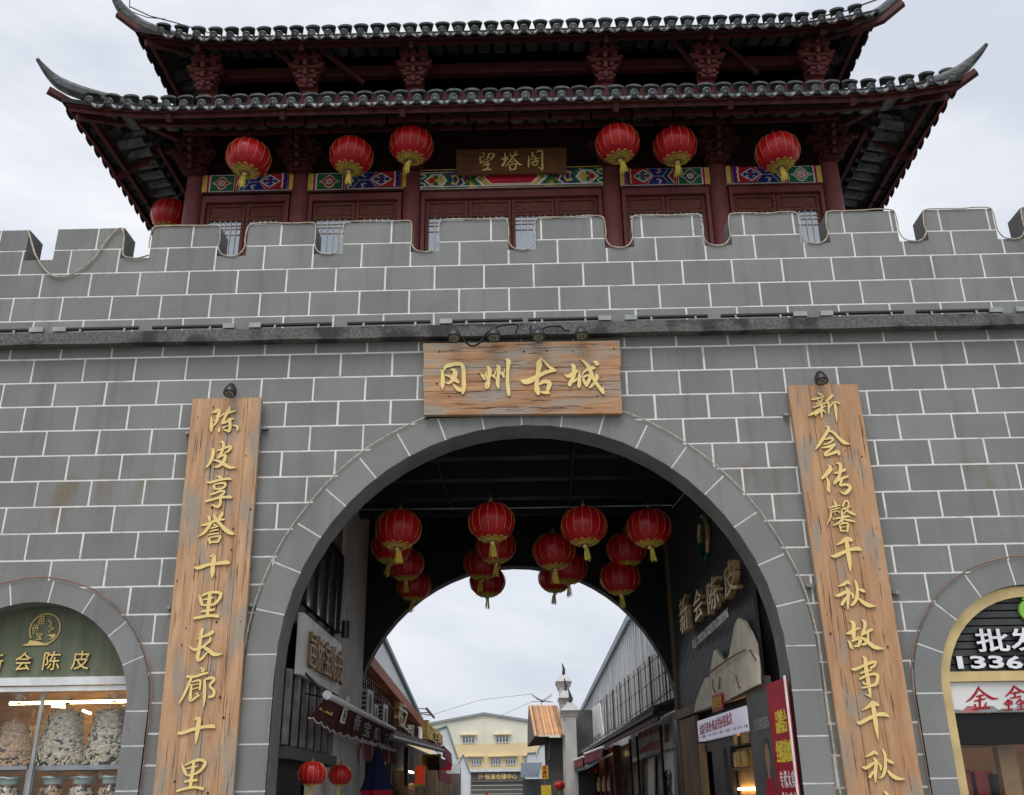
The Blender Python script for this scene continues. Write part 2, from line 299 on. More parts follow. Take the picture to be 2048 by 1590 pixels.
# ================================================================ GATE WALL
ARCH = [(0.0, 2.82, 2.645, 2.955), (-5.262, 2.435, 1.125, 1.353), (5.235, 2.49, 1.08, 1.345)]   # cx, cz, inner r, outer r
HW = 9.0
def arch_pts(cx, cz, r, n=28, z0=0.0):
    return [(cx - r, z0)] + [(cx - r * math.cos(math.pi * i / n), cz + r * math.sin(math.pi * i / n)) for i in range(n + 1)] + [(cx + r, z0)]
wall = thing('gate_wall', (0, 0, 0), 'grey gate wall of painted blocks with white joints and three arches', 'wall')
poly = [(-HW, 6.62), (-HW, 0)]
for a in sorted(ARCH): poly += arch_pts(a[0], a[1], a[2] + .004)
poly += [(HW, 0), (HW, 6.62)]
mb = MB(); mb.prism([(x, 0, z) for x, z in poly], (0, .42, 0), 0, 1); mb.build('wall_core', [M['mortar'], M['plaster']], wall)
BH = .3; BW = .6044; G = .0115
def jit(a): return a + random.uniform(-.0022, .0022)
def brickpoly(poly, y0=-.005):
    mb_ = MB(); b = min(.004, .004); P = [(jit(x), y0, jit(z)) for x, z in poly]
    mb_.prism(P, (0, abs(y0) + .004, 0)); return mb_
share = {}
rest = MB(); nbr = 0
def put_brick(x0, x1, z0, z1, arches, root, vis):
    global nbr
    poly = [(x0 + G, z0 + G), (x1 - G, z0 + G), (x1 - G, z1 - G), (x0 + G, z1 - G)]; cx, cz = (x0 + x1) / 2, (z0 + z1) / 2; full = True
    for ax, az, ri, ro in arches:
        rm = (ri + ro) / 2 + .02
        if cz < az:
            if x1 <= ax - rm or x0 >= ax + rm: continue
            if x0 >= ax - rm and x1 <= ax + rm: return
            poly = clip(poly, -1, 0, -(ax - rm)) if cx < ax else clip(poly, 1, 0, ax + rm); full = False
        else:
            if max(math.hypot(p[0] - ax, p[1] - az) for p in poly) < rm: return
            if min(math.hypot(p[0] - ax, p[1] - az) for p in poly) > rm and math.hypot(cx - ax, cz - az) > rm and not (x0 < ax < x1 and z0 < az + rm): continue
            l_ = math.hypot(cx - ax, cz - az); nx, nz_ = (cx - ax) / l_, (cz - az) / l_
            poly = clip(poly, nx, nz_, nx * ax + nz_ * az + rm); full = False
    if len(poly) < 3 or area(poly) < .004: return
    if not vis: rest.prism([(x, -.005, z) for x, z in poly], (0, .012, 0)); return
    if full:
        k = random.randrange(8)
        if k not in share:
            w, h = BW / 2 - G, BH / 2 - G; m_ = brickpoly([(-w, -h), (w, -h), (w, h), (-w, h)]); share[k] = m_.mesh('brick', [M['brick']])
        link('brick', share[k], root, (cx, 0, cz))
    else: brickpoly(poly).build('brick', M['brick'], root, loc=(cx, 0, cz)) if False else mkbrick(poly, cx, cz, root)
def mkbrick(poly, cx, cz, root):
    m_ = brickpoly([(x - cx, z - cz) for x, z in poly]).mesh('brick', [M['brick']]); return link('brick', m_, root, (cx, 0, cz))
for k in range(2, 25):
    z1 = 7.315 - BH * k; z0 = max(z1 - BH, .01)
    if z1 < .1: continue
    off = 0 if k % 2 == 0 else BW / 2
    j = -5
    while True:
        x0 = -6.078 + off + j * BW; j += 1
        if x0 > HW: break
        if x0 < -HW: continue
        x1 = min(x0 + BW, HW); zz1 = min(z1, 6.6)
        vis = abs(x0 + .3) < 6.75 and z1 > 1.45 and not (abs(x0 + .3) > 6.3 and z1 < 5)
        if zz1 < z1: vis2 = vis; 
        put_brick(x0, x1, z0, zz1, ARCH, wall, vis and (z1 <= 6.6))
        if vis: nbr += 1
o = rest.build('brick', M['brick'], wall); o['kind'] = 'stuff'
# arch rings
def ring(cx, cz, ri, ro, angs, zs, y0):
    mb_ = MB(); n = 30
    out = arch_pts(cx, cz, ro, n); inn = arch_pts(cx, cz, ri, n)
    for i in range(len(out) - 1):
        a, b, c, d = out[i], out[i + 1], inn[i + 1], inn[i]
        mb_.quad((a[0], y0 + .007, a[1]), (b[0], y0 + .007, b[1]), (c[0], y0 + .007, c[1]), (d[0], y0 + .007, d[1]), 0)
        mb_.quad((d[0], y0 + .007, d[1]), (c[0], y0 + .007, c[1]), (c[0], 0, c[1]), (d[0], 0, d[1]), 1)
        mb_.quad((b[0], y0 + .007, b[1]), (a[0], y0 + .007, a[1]), (a[0], 0, a[1]), (b[0], 0, b[1]), 1)
    mb_.build('ring_joint', [M['mortar'], M['brick']], wall)
    g = .0095
    for a0, a1 in zip(angs[:-1], angs[1:]):
        g0 = g / ri; A0, A1 = R(a0) + g0, R(a1) - g0; m_ = 5
        arc = [A0 + (A1 - A0) * i / m_ for i in range(m_ + 1)]
        P = [(cx + ro * math.cos(t), cz + ro * math.sin(t)) for t in arc] + [(cx + ri * math.cos(t), cz + ri * math.sin(t)) for t in reversed(arc)]
        mc = MB(); mc.prism([(x, y0, z) for x, z in P], (0, -y0 - .001, 0)); am = (A0 + A1) / 2
        mc.build('arch_stone', M['brick'], wall, loc=(cx + (ri + ro) / 2 * math.cos(am), y0, cz + (ri + ro) / 2 * math.sin(am)))
    for sgn in (-1, 1):
        xa, xb = sorted((cx + sgn * ri, cx + sgn * ro))
        for z0, z1 in zip(zs[:-1], zs[1:]):
            P = [(xa, z0 - g), (xb, z0 - g), (xb, z1 + g), (xa, z1 + g)]
            mc = MB(); mc.prism([(x, y0, z) for x, z in P], (0, -y0 - .001, 0)); mc.build('arch_stone', M['brick'], wall, loc=((xa + xb) / 2, y0, (z0 + z1) / 2))
big = [0] + [12 + 10.4 * i for i in range(16)] + [180]
big = [0, 12.3, 22.3, 32.5, 42.7, 52.7, 62.4, 72, 81.4, 91, 100.3, 110, 119.5, 129.2, 139, 148.3, 157.6, 167.7, 180]
ring(*ARCH[0], [big[1] if i == 0 else b for i, b in enumerate(big[1:-1])] if False else big[1:-1], [3.0], -.036)
# straight lower stones of the big ring follow the springing
def low_stones(cx, cz, ri, ro, zs, y0, a_lo):
    g = .0095
    for sgn in (-1, 1):
        for i, (za, zb) in enumerate(zip(zs[:-1], zs[1:])):
            def xr(r, z): return cx + sgn * (math.sqrt(max(r * r - (z - cz) ** 2, 0)) if z > cz else r)
            zz = [za - g - (za - zb - 2 * g) * t / 4 for t in range(5)]
            zo = list(zz)
            if i == 0 and a_lo: zz[0] = cz + ri * math.sin(R(a_lo)) - g; zo[0] = cz + ro * math.sin(R(a_lo)) - g
            P = [(xr(ri, z), z) for z in zz] + [(xr(ro, z), z) for z in reversed(zo)]
            mc = MB(); mc.prism([(x, y0, z) for x, z in P], (0, -y0 - .001, 0)); mc.build('arch_stone', M['brick'], wall, loc=(cx + sgn * (ri + ro) / 2, y0, (za + zb) / 2))
low_stones(*ARCH[0], [3.42, 2.98, 2.54, 2.10, 1.66, 1.22, .78, .34, .02], -.036, 12.3)
ring(*ARCH[1], [0, 24, 42, 62.5, 83, 103, 122, 141, 160, 180], [3.0], -.036); low_stones(*ARCH[1], [2.435, 2.10, 1.68, 1.26, .84, .42, .02], -.036, 0)
ring(*ARCH[2], [0, 20, 38, 57, 77, 96.5, 118, 138, 158.5, 180], [3.0], -.036); low_stones(*ARCH[2], [2.49, 2.10, 1.69, 1.26, .84, .42, .02], -.036, 0)
# soffit lining of the openings (grey plaster, 0.42 deep is the core itself)
# ---------------------------------------------------------------- ledge
mb = MB(); n = 60
for i in range(n):
    x0 = -HW + 2 * HW * i / n; x1 = -HW + 2 * HW * (i + 1) / n; za = 6.535 + .012 * math.sin(i * 1.3) * .4; zb = 6.535 + .012 * math.sin((i + 1) * 1.3) * .4
    P = [(x0, -.165, za), (x1, -.165, zb), (x1, -.16, 6.685), (x0, -.16, 6.685), (x0, .0, 6.70), (x1, .0, 6.70), (x0, -.002, 6.55), (x1, -.002, 6.55)]
    mb.add(P, [(0, 1, 2, 3), (3, 2, 5, 4), (1, 0, 6, 7)])
tag(mb.build('stone_ledge', M['ledge']), 'rough weathered concrete ledge running across the gate wall above the plaque', 'ledge')
# ---------------------------------------------------------------- parapet
par = thing('parapet', (0, 0, 6.62), 'crenellated grey parapet of painted blocks with white joints on top of the gate wall', 'battlement')
MT, CB = 8.2, 7.765
mers = [(-5.785 + 1.1925 * k, -5.785 + 1.1925 * k + .836) for k in range(-2, 13)]
mers = [(a, b) for a, b in mers if b > -HW and a < HW]
poly = [(-HW, 6.62)] ; top = []
x = -HW
P = [(HW, 6.62), (HW, CB)]
for a, b in reversed(mers):
    if b > HW: b = HW - .01
    if a < -HW: a = -HW + .01
    P += [(b, CB), (b, MT), (a, MT), (a, CB)]
P += [(-HW, CB), (-HW, 6.62)]
mb = MB(); mb.prism([(x, 0, z) for x, z in P], (0, .34, 0), 0, 1); mb.build('parapet_core', [M['mortar'], M['plaster']], par)
def topz(x): return MT if any(a <= x <= b for a, b in mers) else CB
def step_brick(x0, x1, z0, z1):
    xs = [x0 + G]
    for a, b in mers:
        for e in (a, b):
            if x0 + G < e < x1 - G: xs.append(e)
    xs.append(x1 - G); xs.sort(); pts = []; segs = []
    for a, b in zip(xs[:-1], xs[1:]):
        t = min(z1 - G, topz((a + b) / 2))
        if t <= z0 + G + .01:
            segs.append(None); continue
        segs.append((a, b, t))
    runs = []; cur = []
    for s_ in segs:
        if s_ is None:
            if cur: runs.append(cur); cur = []
        else: cur.append(s_)
    if cur: runs.append(cur)
    for rn in runs:
        P = [(rn[0][0], z0 + G)]
        for a, b, t in rn: P += [(a, t), (b, t)]
        P.append((rn[-1][1], z0 + G)); Q = [P[0]]
        for p in P[1:]:
            if abs(p[0] - Q[-1][0]) + abs(p[1] - Q[-1][1]) > 1e-4: Q.append(p)
        if area(Q) < .006: continue
        cx = sum(p[0] for p in Q) / len(Q); cz = (z0 + z1) / 2; mc = MB(); mc.prism([(x, -.005, z) for x, z in Q], (0, .012, 0)); mc.build('brick', M['brick'], par, loc=(cx, 0, cz))
rows = [(6.63, 6.925, 0), (6.925, 7.243, .5), (7.243, 7.567, 0), (7.567, 7.902, .5)]
for z0, z1, sh in rows:
    x = -3.47 + (.3 if sh == 0 else 0) - .6 * 10 - .0
    x = -3.17 - .6 * 9 if sh == .5 else -3.17 - .3 - .6 * 9
    while x < HW:
        if x > -HW: step_brick(x, min(x + .6, HW), z0, z1)
        x += .6
tj = [-HW, -8.6, -7.7, -6.5, -5.274, -4.086, -2.985, -1.614, -.382, .237, .859, 1.476, 2.103, 2.728, 3.34, 3.951, 4.534, 5.13, 5.718, 6.3, 7.1, 7.7, 8.3, HW]
for a, b in zip(tj[:-1], tj[1:]): step_brick(a, b, 7.902, MT + G)
# rope light tracing the battlement
def contour(k0, k1, y):
    pts = []
    for k in range(k0, k1):
        a, b = mers[k]; w = lambda s_=.012: random.uniform(-s_, s_)
        pts += [(a - .012, y, CB + .13), (a - .02 + w(.006), y, (CB + MT) / 2), (a - .005, y, MT - .04), (a + .045, y, MT + .005)]
        pts += [(a + .25, y, MT + .012 + w()), (a + .45, y, MT + .006 + w()), (b - .2, y, MT + .012 + w())]
        pts += [(b - .04, y, MT + .008), (b + .004, y, MT - .04), (b + .015 + w(.006), y, (CB + MT) / 2), (b + .012, y, CB + .12), (b + .06, y, CB + .025), (b + .14, y, CB - .004)]
        pts += [(b + .22, y, CB - .006), (b + .29, y, CB + .03)]
    return [Vector(p) for p in crm(pts, 3)]
k0 = min(i for i, m_ in enumerate(mers) if m_[0] > -4.7)
mb = MB(); mb.tube(contour(k0, len(mers), -.018), .0078, 6); tag(mb.build('rope_light', M['rope']), 'cream rope light tracing the outline of the battlements', 'rope light')
pth = [(57, 462), (62, 480), (66, 495), (72, 512), (90, 540), (112, 553), (135, 551), (165, 536), (190, 514), (207, 490), (222, 470), (238, 457), (245, 460), (248, 475), (246, 495), (246, 508), (252, 514), (275, 516), (298, 510)]
mb = MB(); mb.tube([Vector(p) for p in crm([tuple(at(x, y, -.03)) for x, y in pth], 4)], .010, 6); tag(mb.build('loose_cable', M['rope']), 'loose cream cable sagging across the left battlements', 'cable')
# ---------------------------------------------------------------- cables round the arches
def arc_cable(cx, cz, r, a0, a1, zlo, m_, label, jitter=.006):
    pts = []
    if a0 <= 0: pts += [(cx + r + random.uniform(-.01, .01), -.05, z) for z in (zlo, zlo + .5, zlo + 1.0, cz - .1) if z < cz]
    k = 20
    for i in range(k + 1):
        t = R(a0 + (a1 - a0) * i / k); rr = r + random.uniform(-jitter, jitter); pts.append((cx + rr * math.cos(t), -.05, cz + rr * math.sin(t)))
    if a1 >= 180: pts += [(cx - r + random.uniform(-.01, .01), -.05, z) for z in (cz - .1, zlo + 1.0, zlo + .5, zlo) if z < cz]
    mb_ = MB(); mb_.tube([Vector(p) for p in crm(pts, 2)], .008, 5); tag(mb_.build('arch_cable', m_), label, 'cable')
arc_cable(0, 2.82, 2.985, 0, 180, .4, M['rope'], 'thin cream cable following the outer edge of the big central arch')
arc_cable(-5.262, 2.435, 1.385, 0, 180, .4, M['ropeb'], 'brown cable bent round the small left shop arch')
arc_cable(5.235, 2.49, 1.375, 0, 180, .4, M['ropeb'], 'brown cable bent round the small right shop arch')
# ---------------------------------------------------------------- linear lights on the ledge
bars = [(-95, 57, 60, 88), (134, 276, 108, 134), (305, 447, 447, 470), (523, 663, 500, 523), (695, 861, None, None), (905, 1046, 880, 905), (1056, 1196, 1197, 1222), (1274, 1416, 1249, 1274), (1442, 1586, 1586, 1613), (1665, 1808, 1640, 1665), (1833, 1978, 1978, 2005), (2055, 2200, 2030, 2055)]
order = ['first', 'second', 'third', 'fourth', 'fifth', 'sixth', 'seventh', 'eighth', 'ninth', 'tenth', 'eleventh', 'twelfth']
for i, (a, b, c, d) in enumerate(bars):
    yy = 664 - 40 * (a / 2048); xa, xb = at(a, yy, -.1).x, at(b, yy, -.1).x
    t = thing('linear_light', ((xa + xb) / 2, -.1, 6.70), 'slim black linear floodlight lying on the ledge, ' + order[i] + ' from the left', 'light', 'linear lights along the ledge')
    mb = MB(); mb.tube([(xa, -.1, 6.755), (xb, -.1, 6.757)], .022, 8); mb.build('light_tube', M['black'], t)
    for q in (.2, .82):
        mb = MB(); xx = xa + (xb - xa) * q; mb.box(xx - .012, xx + .012, -.13, -.07, 6.70, 6.745); mb.build('bracket', M['steel'], t)
    if c is not None:
        xc, xd = at(c, yy, -.1).x, at(d, yy, -.1).x; mb = MB(); mb.box(xc, xd, -.14, -.06, 6.715, 6.775); mb.build('driver_box', M['silver'], t)
# ---------------------------------------------------------------- round floodlights
def floodlight(px, py, Y, label, r=.075, tilt=-20, group=None):
    p = at(px, py, Y); t = thing('floodlight', p, label, 'floodlight', group); rx = Matrix.Rotation(R(tilt), 3, 'X')
    def tr(mb_): mb_.v = [tuple(rx @ Vector(v) + p) for v in mb_.v]; return mb_
    mb_ = MB(); mb_.lathe([(.0, .11), (r * .55, .11), (r * .8, .07), (r, .03), (r * 1.05, 0), (r * 1.05, -.02), (r * .9, -.02)], 20); tr(mb_).build('housing', M['black'], t, smooth=False)
    mb_ = MB(); mb_.lathe([(r * .9, -.018), (0, -.018)], 20)
    for a in range(9):
        an = 2 * math.pi * a / 8; rr = r * .55 if a < 8 else 0; mb_.lathe([(r * .14, -.019), (r * .14, -.026), (0, -.028)], 8, (rr * math.cos(an), rr * math.sin(an), 0), 1)
    tr(mb_).build('lens', [M['lens'], M['silver']], t)
    mb_ = MB(); q = rx @ Vector((0, 0, .1)) + p; mb_.tube([q, (p.x, Y + .1, q.z + .03), (p.x, -.03, q.z + .04)], .012, 6); mb_.build('arm', M['steel'], t); return t
for i, (x, y) in enumerate([(908, 674), (988, 673), (1077, 673), (1163, 670)]):
    floodlight(x, y, -.3, 'round black floodlight on the ledge above the main plaque, ' + order[i] + ' of four from the left', group='floodlights above the main plaque')
floodlight(460, 785, -.25, 'round floodlight above the top of the left vertical board', .07)
floodlight(1643, 760, -.25, 'round floodlight above the top of the right vertical board', .07)
mb = MB(); mb.tube([Vector(p) for p in crm([tuple(at(x, y, -.26)) for x, y in ((910, 668), (922, 672), (932, 685), (945, 692), (960, 685), (972, 668), (988, 656), (1010, 650), (1035, 650), (1032, 665), (1031, 674))], 4)], .012, 6); tag(mb.build('power_cable', M['cable']), 'black cable looping between the floodlights over the main plaque', 'cable')
mb = MB(); mb.tube([Vector(p) for p in crm([tuple(at(x, y, -.2)) for x, y in ((1062, 650), (1061, 662), (1066, 674), (1090, 655), (1120, 653), (1128, 660), (1140, 662))], 4)], .011, 6); tag(mb.build('power_cable', M['cable']), 'short black cable hanging beside the third floodlight', 'cable')
# ================================================================ SIGN BOARDS AND CALLIGRAPHY
CHAR = {}
def C(name, ox, oy, sc, strokes): CHAR[name] = (ox, oy, sc, strokes)
C('gang', 870, 705, 11.378, [[(125, 390, 10), (165, 450, 60), (180, 600, 88), (172, 750, 92), (180, 850, 15)], [(205, 440, 25), (240, 340, 65), (330, 300, 90), (500, 265, 88), (610, 290, 85), (650, 400, 92), (655, 600, 92), (660, 780, 98), (640, 900, 80), (620, 960, 15)], [(660, 860, 60), (540, 850, 90), (450, 770, 50), (390, 710, 10)],
  [(345, 410, 20), (420, 400, 70), (460, 470, 110), (430, 590, 120), (370, 670, 70), (300, 710, 45), (230, 680, 15)], [(230, 530, 25), (330, 545, 60), (430, 600, 110), (500, 660, 80), (545, 695, 40), (565, 690, 10)]])
C('zhou', 870, 705, 11.378, [[(1040, 495, 10), (1100, 550, 80), (1145, 600, 80), (1165, 520, 50), (1165, 420, 10)], [(1175, 320, 15), (1230, 380, 85), (1245, 480, 95), (1225, 600, 75), (1215, 720, 85), (1185, 800, 90), (1150, 760, 45), (1165, 650, 15)], [(1275, 540, 20), (1330, 545, 60), (1370, 590, 40), (1375, 615, 10)], [(1340, 560, 50), (1370, 480, 35), (1395, 390, 15)],
  [(1390, 310, 15), (1440, 330, 90), (1450, 430, 95), (1440, 550, 72), (1425, 680, 90), (1440, 790, 60), (1455, 835, 20)], [(1490, 470, 40), (1540, 500, 70), (1570, 580, 40), (1575, 590, 8)], [(1545, 505, 60), (1580, 430, 30), (1585, 380, 8)], [(1610, 160, 20), (1670, 210, 110), (1665, 320, 85), (1655, 450, 72), (1650, 620, 82), (1660, 780, 88), (1675, 920, 85), (1690, 1000, 40)]])
C('gu', 1040, 705, 11.378, [[(475, 125, 15), (440, 230, 120), (435, 330, 125), (410, 460, 95), (390, 600, 95), (380, 750, 105), (395, 880, 120), (430, 975, 50)], [(480, 135, 25), (570, 235, 42), (660, 330, 55), (760, 400, 70), (825, 430, 12)], [(820, 430, 20), (700, 430, 70), (560, 470, 85), (430, 540, 90), (320, 600, 110), (200, 660, 130), (90, 670, 110), (15, 635, 25)], [(440, 740, 50), (520, 680, 80), (600, 670, 90), (670, 720, 110), (645, 820, 90), (620, 900, 60)], [(455, 905, 25), (540, 920, 62), (620, 925, 70), (680, 940, 25)]])
C('cheng', 1040, 705, 11.378, [[(1155, 280, 20), (1215, 320, 90), (1230, 440, 100), (1215, 560, 90), (1170, 650, 90), (1130, 740, 90), (1110, 775, 40)], [(1015, 510, 15), (1090, 550, 80), (1200, 500, 90), (1280, 440, 70), (1330, 430, 20)], [(1200, 680, 60), (1290, 620, 50), (1360, 570, 15)], [(1360, 420, 12), (1350, 520, 60), (1350, 650, 80), (1345, 760, 85), (1340, 820, 25)], [(1400, 590, 25), (1430, 490, 35), (1510, 410, 62), (1620, 370, 85), (1700, 350, 60), (1710, 340, 20)],
  [(1430, 580, 50), (1530, 530, 58), (1600, 560, 75), (1560, 660, 85), (1510, 750, 80), (1490, 790, 20)], [(1430, 600, 60), (1470, 700, 60), (1510, 780, 20)], [(1370, 165, 12), (1460, 230, 60), (1540, 310, 80), (1600, 430, 90), (1650, 560, 75), (1720, 690, 75), (1800, 800, 75), (1880, 900, 85), (1910, 965, 15)], [(1900, 790, 10), (1890, 870, 45), (1895, 930, 50)], [(1710, 490, 15), (1750, 560, 85), (1710, 660, 70), (1650, 750, 60), (1590, 800, 45), (1570, 780, 10)], [(1655, 215, 20), (1730, 240, 80), (1780, 280, 50), (1690, 300, 10)]])
C('chen', 400, 810, 11.36, [[(275, 180, 20), (350, 160, 60), (430, 120, 75), (440, 190, 78), (410, 280, 78), (400, 350, 60), (345, 440, 45), (310, 490, 20)], [(265, 275, 20), (270, 380, 58), (265, 520, 82), (262, 630, 20)], [(400, 380, 50), (345, 370, 30), (300, 330, 12)], [(460, 280, 25), (560, 210, 38), (680, 180, 52), (770, 150, 48), (830, 150, 15)], [(680, 30, 20), (670, 110, 82), (600, 240, 62), (540, 360, 62), (510, 440, 40)], [(505, 430, 45), (600, 395, 55), (700, 330, 62), (780, 330, 15)], [(690, 290, 20), (690, 400, 72), (690, 500, 72), (680, 580, 65), (650, 635, 20)], [(660, 610, 50), (590, 580, 42), (530, 560, 15)], [(520, 530, 45), (600, 495, 30), (650, 480, 15)], [(455, 520, 10), (440, 570, 62), (440, 630, 30)], [(740, 470, 15), (850, 490, 55), (860, 550, 58), (850, 605, 12)]])
C('pi', 400, 810, 11.36, [[(270, 995, 15), (310, 1040, 75), (300, 1130, 78), (270, 1240, 72), (220, 1340, 58), (170, 1400, 42), (120, 1440, 10)], [(385, 1055, 15), (470, 1020, 42), (600, 970, 48), (690, 950, 62), (700, 990, 65), (640, 1060, 48), (560, 1095, 20)], [(455, 850, 15), (520, 850, 62), (545, 920, 72), (530, 1010, 62), (490, 1100, 65), (430, 1190, 50), (400, 1220, 20)], [(410, 1210, 42), (500, 1160, 45), (570, 1140, 62), (580, 1200, 75), (540, 1300, 75), (470, 1370, 70), (400, 1410, 50), (310, 1420, 10)], [(300, 1265, 15), (390, 1270, 48), (480, 1310, 62), (580, 1370, 78), (680, 1420, 72), (760, 1430, 42), (840, 1435, 8)]])
C('xiang', 390, 940, 9.94, [[(440, 125, 15), (500, 150, 60), (540, 190, 50), (560, 210, 20)], [(230, 250, 30), (320, 250, 48), (450, 215, 42), (600, 185, 42), (690, 180, 48), (735, 195, 15)], [(380, 290, 25), (390, 350, 58), (390, 395, 20)], [(400, 290, 30), (500, 270, 35), (600, 270, 48), (600, 330, 48), (520, 380, 40), (400, 385, 30)], [(310, 500, 30), (400, 470, 42), (500, 430, 42), (590, 430, 42), (570, 480, 45), (510, 520, 50)], [(215, 630, 50), (330, 600, 45), (480, 560, 45), (620, 545, 50), (720, 545, 55), (745, 560, 20)], [(510, 520, 50), (515, 600, 52), (510, 680, 55), (460, 740, 50), (390, 720, 40), (330, 690, 10)]])
C('yu', 390, 940, 9.94, [[(255, 915, 15), (290, 950, 60), (295, 1020, 50)], [(370, 880, 10), (400, 930, 60), (420, 1000, 60)], [(530, 830, 15), (545, 880, 60), (500, 950, 55), (450, 1000, 40)], [(120, 1110, 20), (220, 1090, 48), (350, 1040, 50), (480, 1000, 45), (600, 985, 35)], [(330, 1050, 50), (270, 1150, 60), (180, 1260, 50), (60, 1335, 10)], [(430, 1000, 60), (510, 1080, 62), (600, 1180, 82), (700, 1250, 80), (795, 1280, 25)], [(370, 1090, 30), (440, 1110, 35), (420, 1140, 20)], [(310, 1170, 20), (400, 1145, 28), (500, 1120, 10)], [(305, 1230, 20), (390, 1205, 30), (480, 1195, 25)], [(260, 1300, 20), (370, 1275, 30), (490, 1260, 30)], [(270, 1350, 40), (300, 1420, 58), (310, 1475, 25)], [(300, 1350, 32), (420, 1325, 32), (510, 1325, 45), (480, 1390, 42), (460, 1430, 40), (320, 1440, 32)]])
C('shi', 370, 1100, 6.913, [[(345, 95, 10), (400, 85, 50), (405, 140, 65), (390, 220, 55), (385, 310, 60), (372, 395, 10)], [(130, 240, 12), (190, 250, 48), (330, 205, 42), (480, 185, 45), (590, 175, 55), (620, 195, 20)]])
C('li', 370, 1100, 6.913, [[(195, 620, 12), (220, 680, 45), (235, 740, 45), (250, 770, 30)], [(230, 640, 20), (320, 600, 32), (430, 585, 40), (500, 610, 45), (470, 690, 40), (410, 750, 35), (340, 765, 30), (250, 765, 25)], [(255, 690, 20), (320, 680, 22), (400, 660, 25)], [(350, 600, 40), (340, 700, 55), (325, 820, 50), (310, 920, 45)], [(225, 855, 25), (320, 840, 35), (420, 825, 30)], [(120, 950, 30), (220, 930, 38), (350, 910, 38), (480, 920, 45)]])
C('chang', 370, 1100, 6.913, [[(250, 1085, 40), (230, 1160, 50), (215, 1280, 45), (195, 1400, 50), (180, 1490, 50), (195, 1545, 30)], [(200, 1530, 35), (260, 1480, 35), (320, 1410, 10)], [(400, 1120, 50), (350, 1160, 50), (270, 1195, 30), (160, 1240, 8)], [(350, 1200, 15), (355, 1250, 35), (300, 1300, 30), (240, 1345, 35), (150, 1380, 40), (90, 1355, 30), (62, 1315, 8)], [(250, 1335, 30), (320, 1380, 50), (400, 1440, 55), (460, 1445, 40), (525, 1435, 8)]])
C('lang', 340, 1310, 5.675, [[(340, 150, 10), (390, 165, 35), (360, 190, 25)], [(190, 245, 30), (290, 245, 28), (380, 215, 28), (440, 205, 20)], [(250, 250, 30), (210, 350, 30), (160, 460, 28), (110, 550, 15)], [(250, 310, 15), (320, 290, 22), (350, 300, 25), (340, 400, 22)], [(255, 345, 12), (330, 325, 12)], [(255, 390, 12), (330, 370, 12)], [(250, 330, 22), (240, 430, 30), (235, 510, 35), (260, 510, 25), (330, 460, 22)], [(300, 430, 15), (340, 470, 20)], [(400, 280, 25), (400, 400, 35), (395, 520, 25), (385, 600, 6)], [(400, 280, 15), (470, 260, 35), (505, 280, 35), (455, 350, 25), (500, 400, 35), (495, 460, 35), (440, 480, 25)]])
C('shi', 0, 0, 1, CHAR['shi'][3]); CHAR['shi'] = (370, 1100, 6.913, CHAR['shi'][3])
C('shi_low', 340, 1310, 5.675, [[(280, 735, 10), (330, 720, 45), (325, 800, 50), (310, 900, 45), (295, 1010, 10)], [(90, 885, 25), (140, 885, 40), (280, 840, 35), (400, 815, 35), (490, 810, 45), (515, 830, 15)]])
C('li_low', 340, 1310, 5.675, [[(135, 1225, 8), (160, 1290, 35), (185, 1350, 35), (200, 1360, 20)], [(170, 1255, 15), (260, 1210, 25), (350, 1190, 35), (405, 1220, 38), (370, 1290, 32), (300, 1345, 25), (200, 1370, 22)], [(190, 1290, 15), (280, 1270, 18), (320, 1265, 12)], [(275, 1210, 30), (265, 1300, 40), (245, 1420, 40), (235, 1510, 35)], [(165, 1440, 22), (240, 1425, 28), (320, 1420, 22)], [(80, 1545, 25), (180, 1515, 28), (290, 1500, 28), (390, 1520, 35)]])
C('xin', 1605, 780, 7.227, [[(205, 45, 10), (260, 70, 40), (300, 95, 20)], [(120, 145, 10), (200, 130, 32), (310, 105, 20)], [(290, 130, 20), (250, 180, 28), (180, 210, 15)], [(215, 150, 15), (240, 190, 20)], [(150, 262, 15), (260, 215, 30), (370, 180, 20)], [(270, 190, 30), (270, 300, 35), (270, 415, 12)], [(75, 375, 12), (150, 345, 36), (240, 290, 35), (330, 230, 20)], [(180, 380, 20), (210, 340, 25), (300, 310, 12)], [(290, 290, 20), (325, 340, 12)], [(435, 75, 35), (380, 130, 40), (330, 170, 25)], [(365, 170, 30), (375, 260, 35), (370, 360, 10)], [(375, 280, 15), (450, 180, 22), (535, 205, 20)], [(460, 200, 35), (475, 300, 42), (490, 470, 6)]])
C('hui', 1605, 780, 7.227, [[(330, 530, 10), (375, 560, 45), (320, 660, 45), (250, 770, 45), (180, 870, 10)], [(350, 600, 20), (430, 610, 35), (520, 700, 40), (600, 765, 50), (685, 785, 8)], [(310, 720, 15), (400, 700, 36), (440, 720, 30), (380, 770, 25), (290, 800, 10)], [(275, 840, 15), (370, 825, 36), (470, 785, 30)], [(460, 800, 25), (390, 870, 36), (320, 930, 42), (350, 955, 30)], [(350, 950, 35), (440, 915, 42), (510, 900, 50), (520, 950, 30)]])
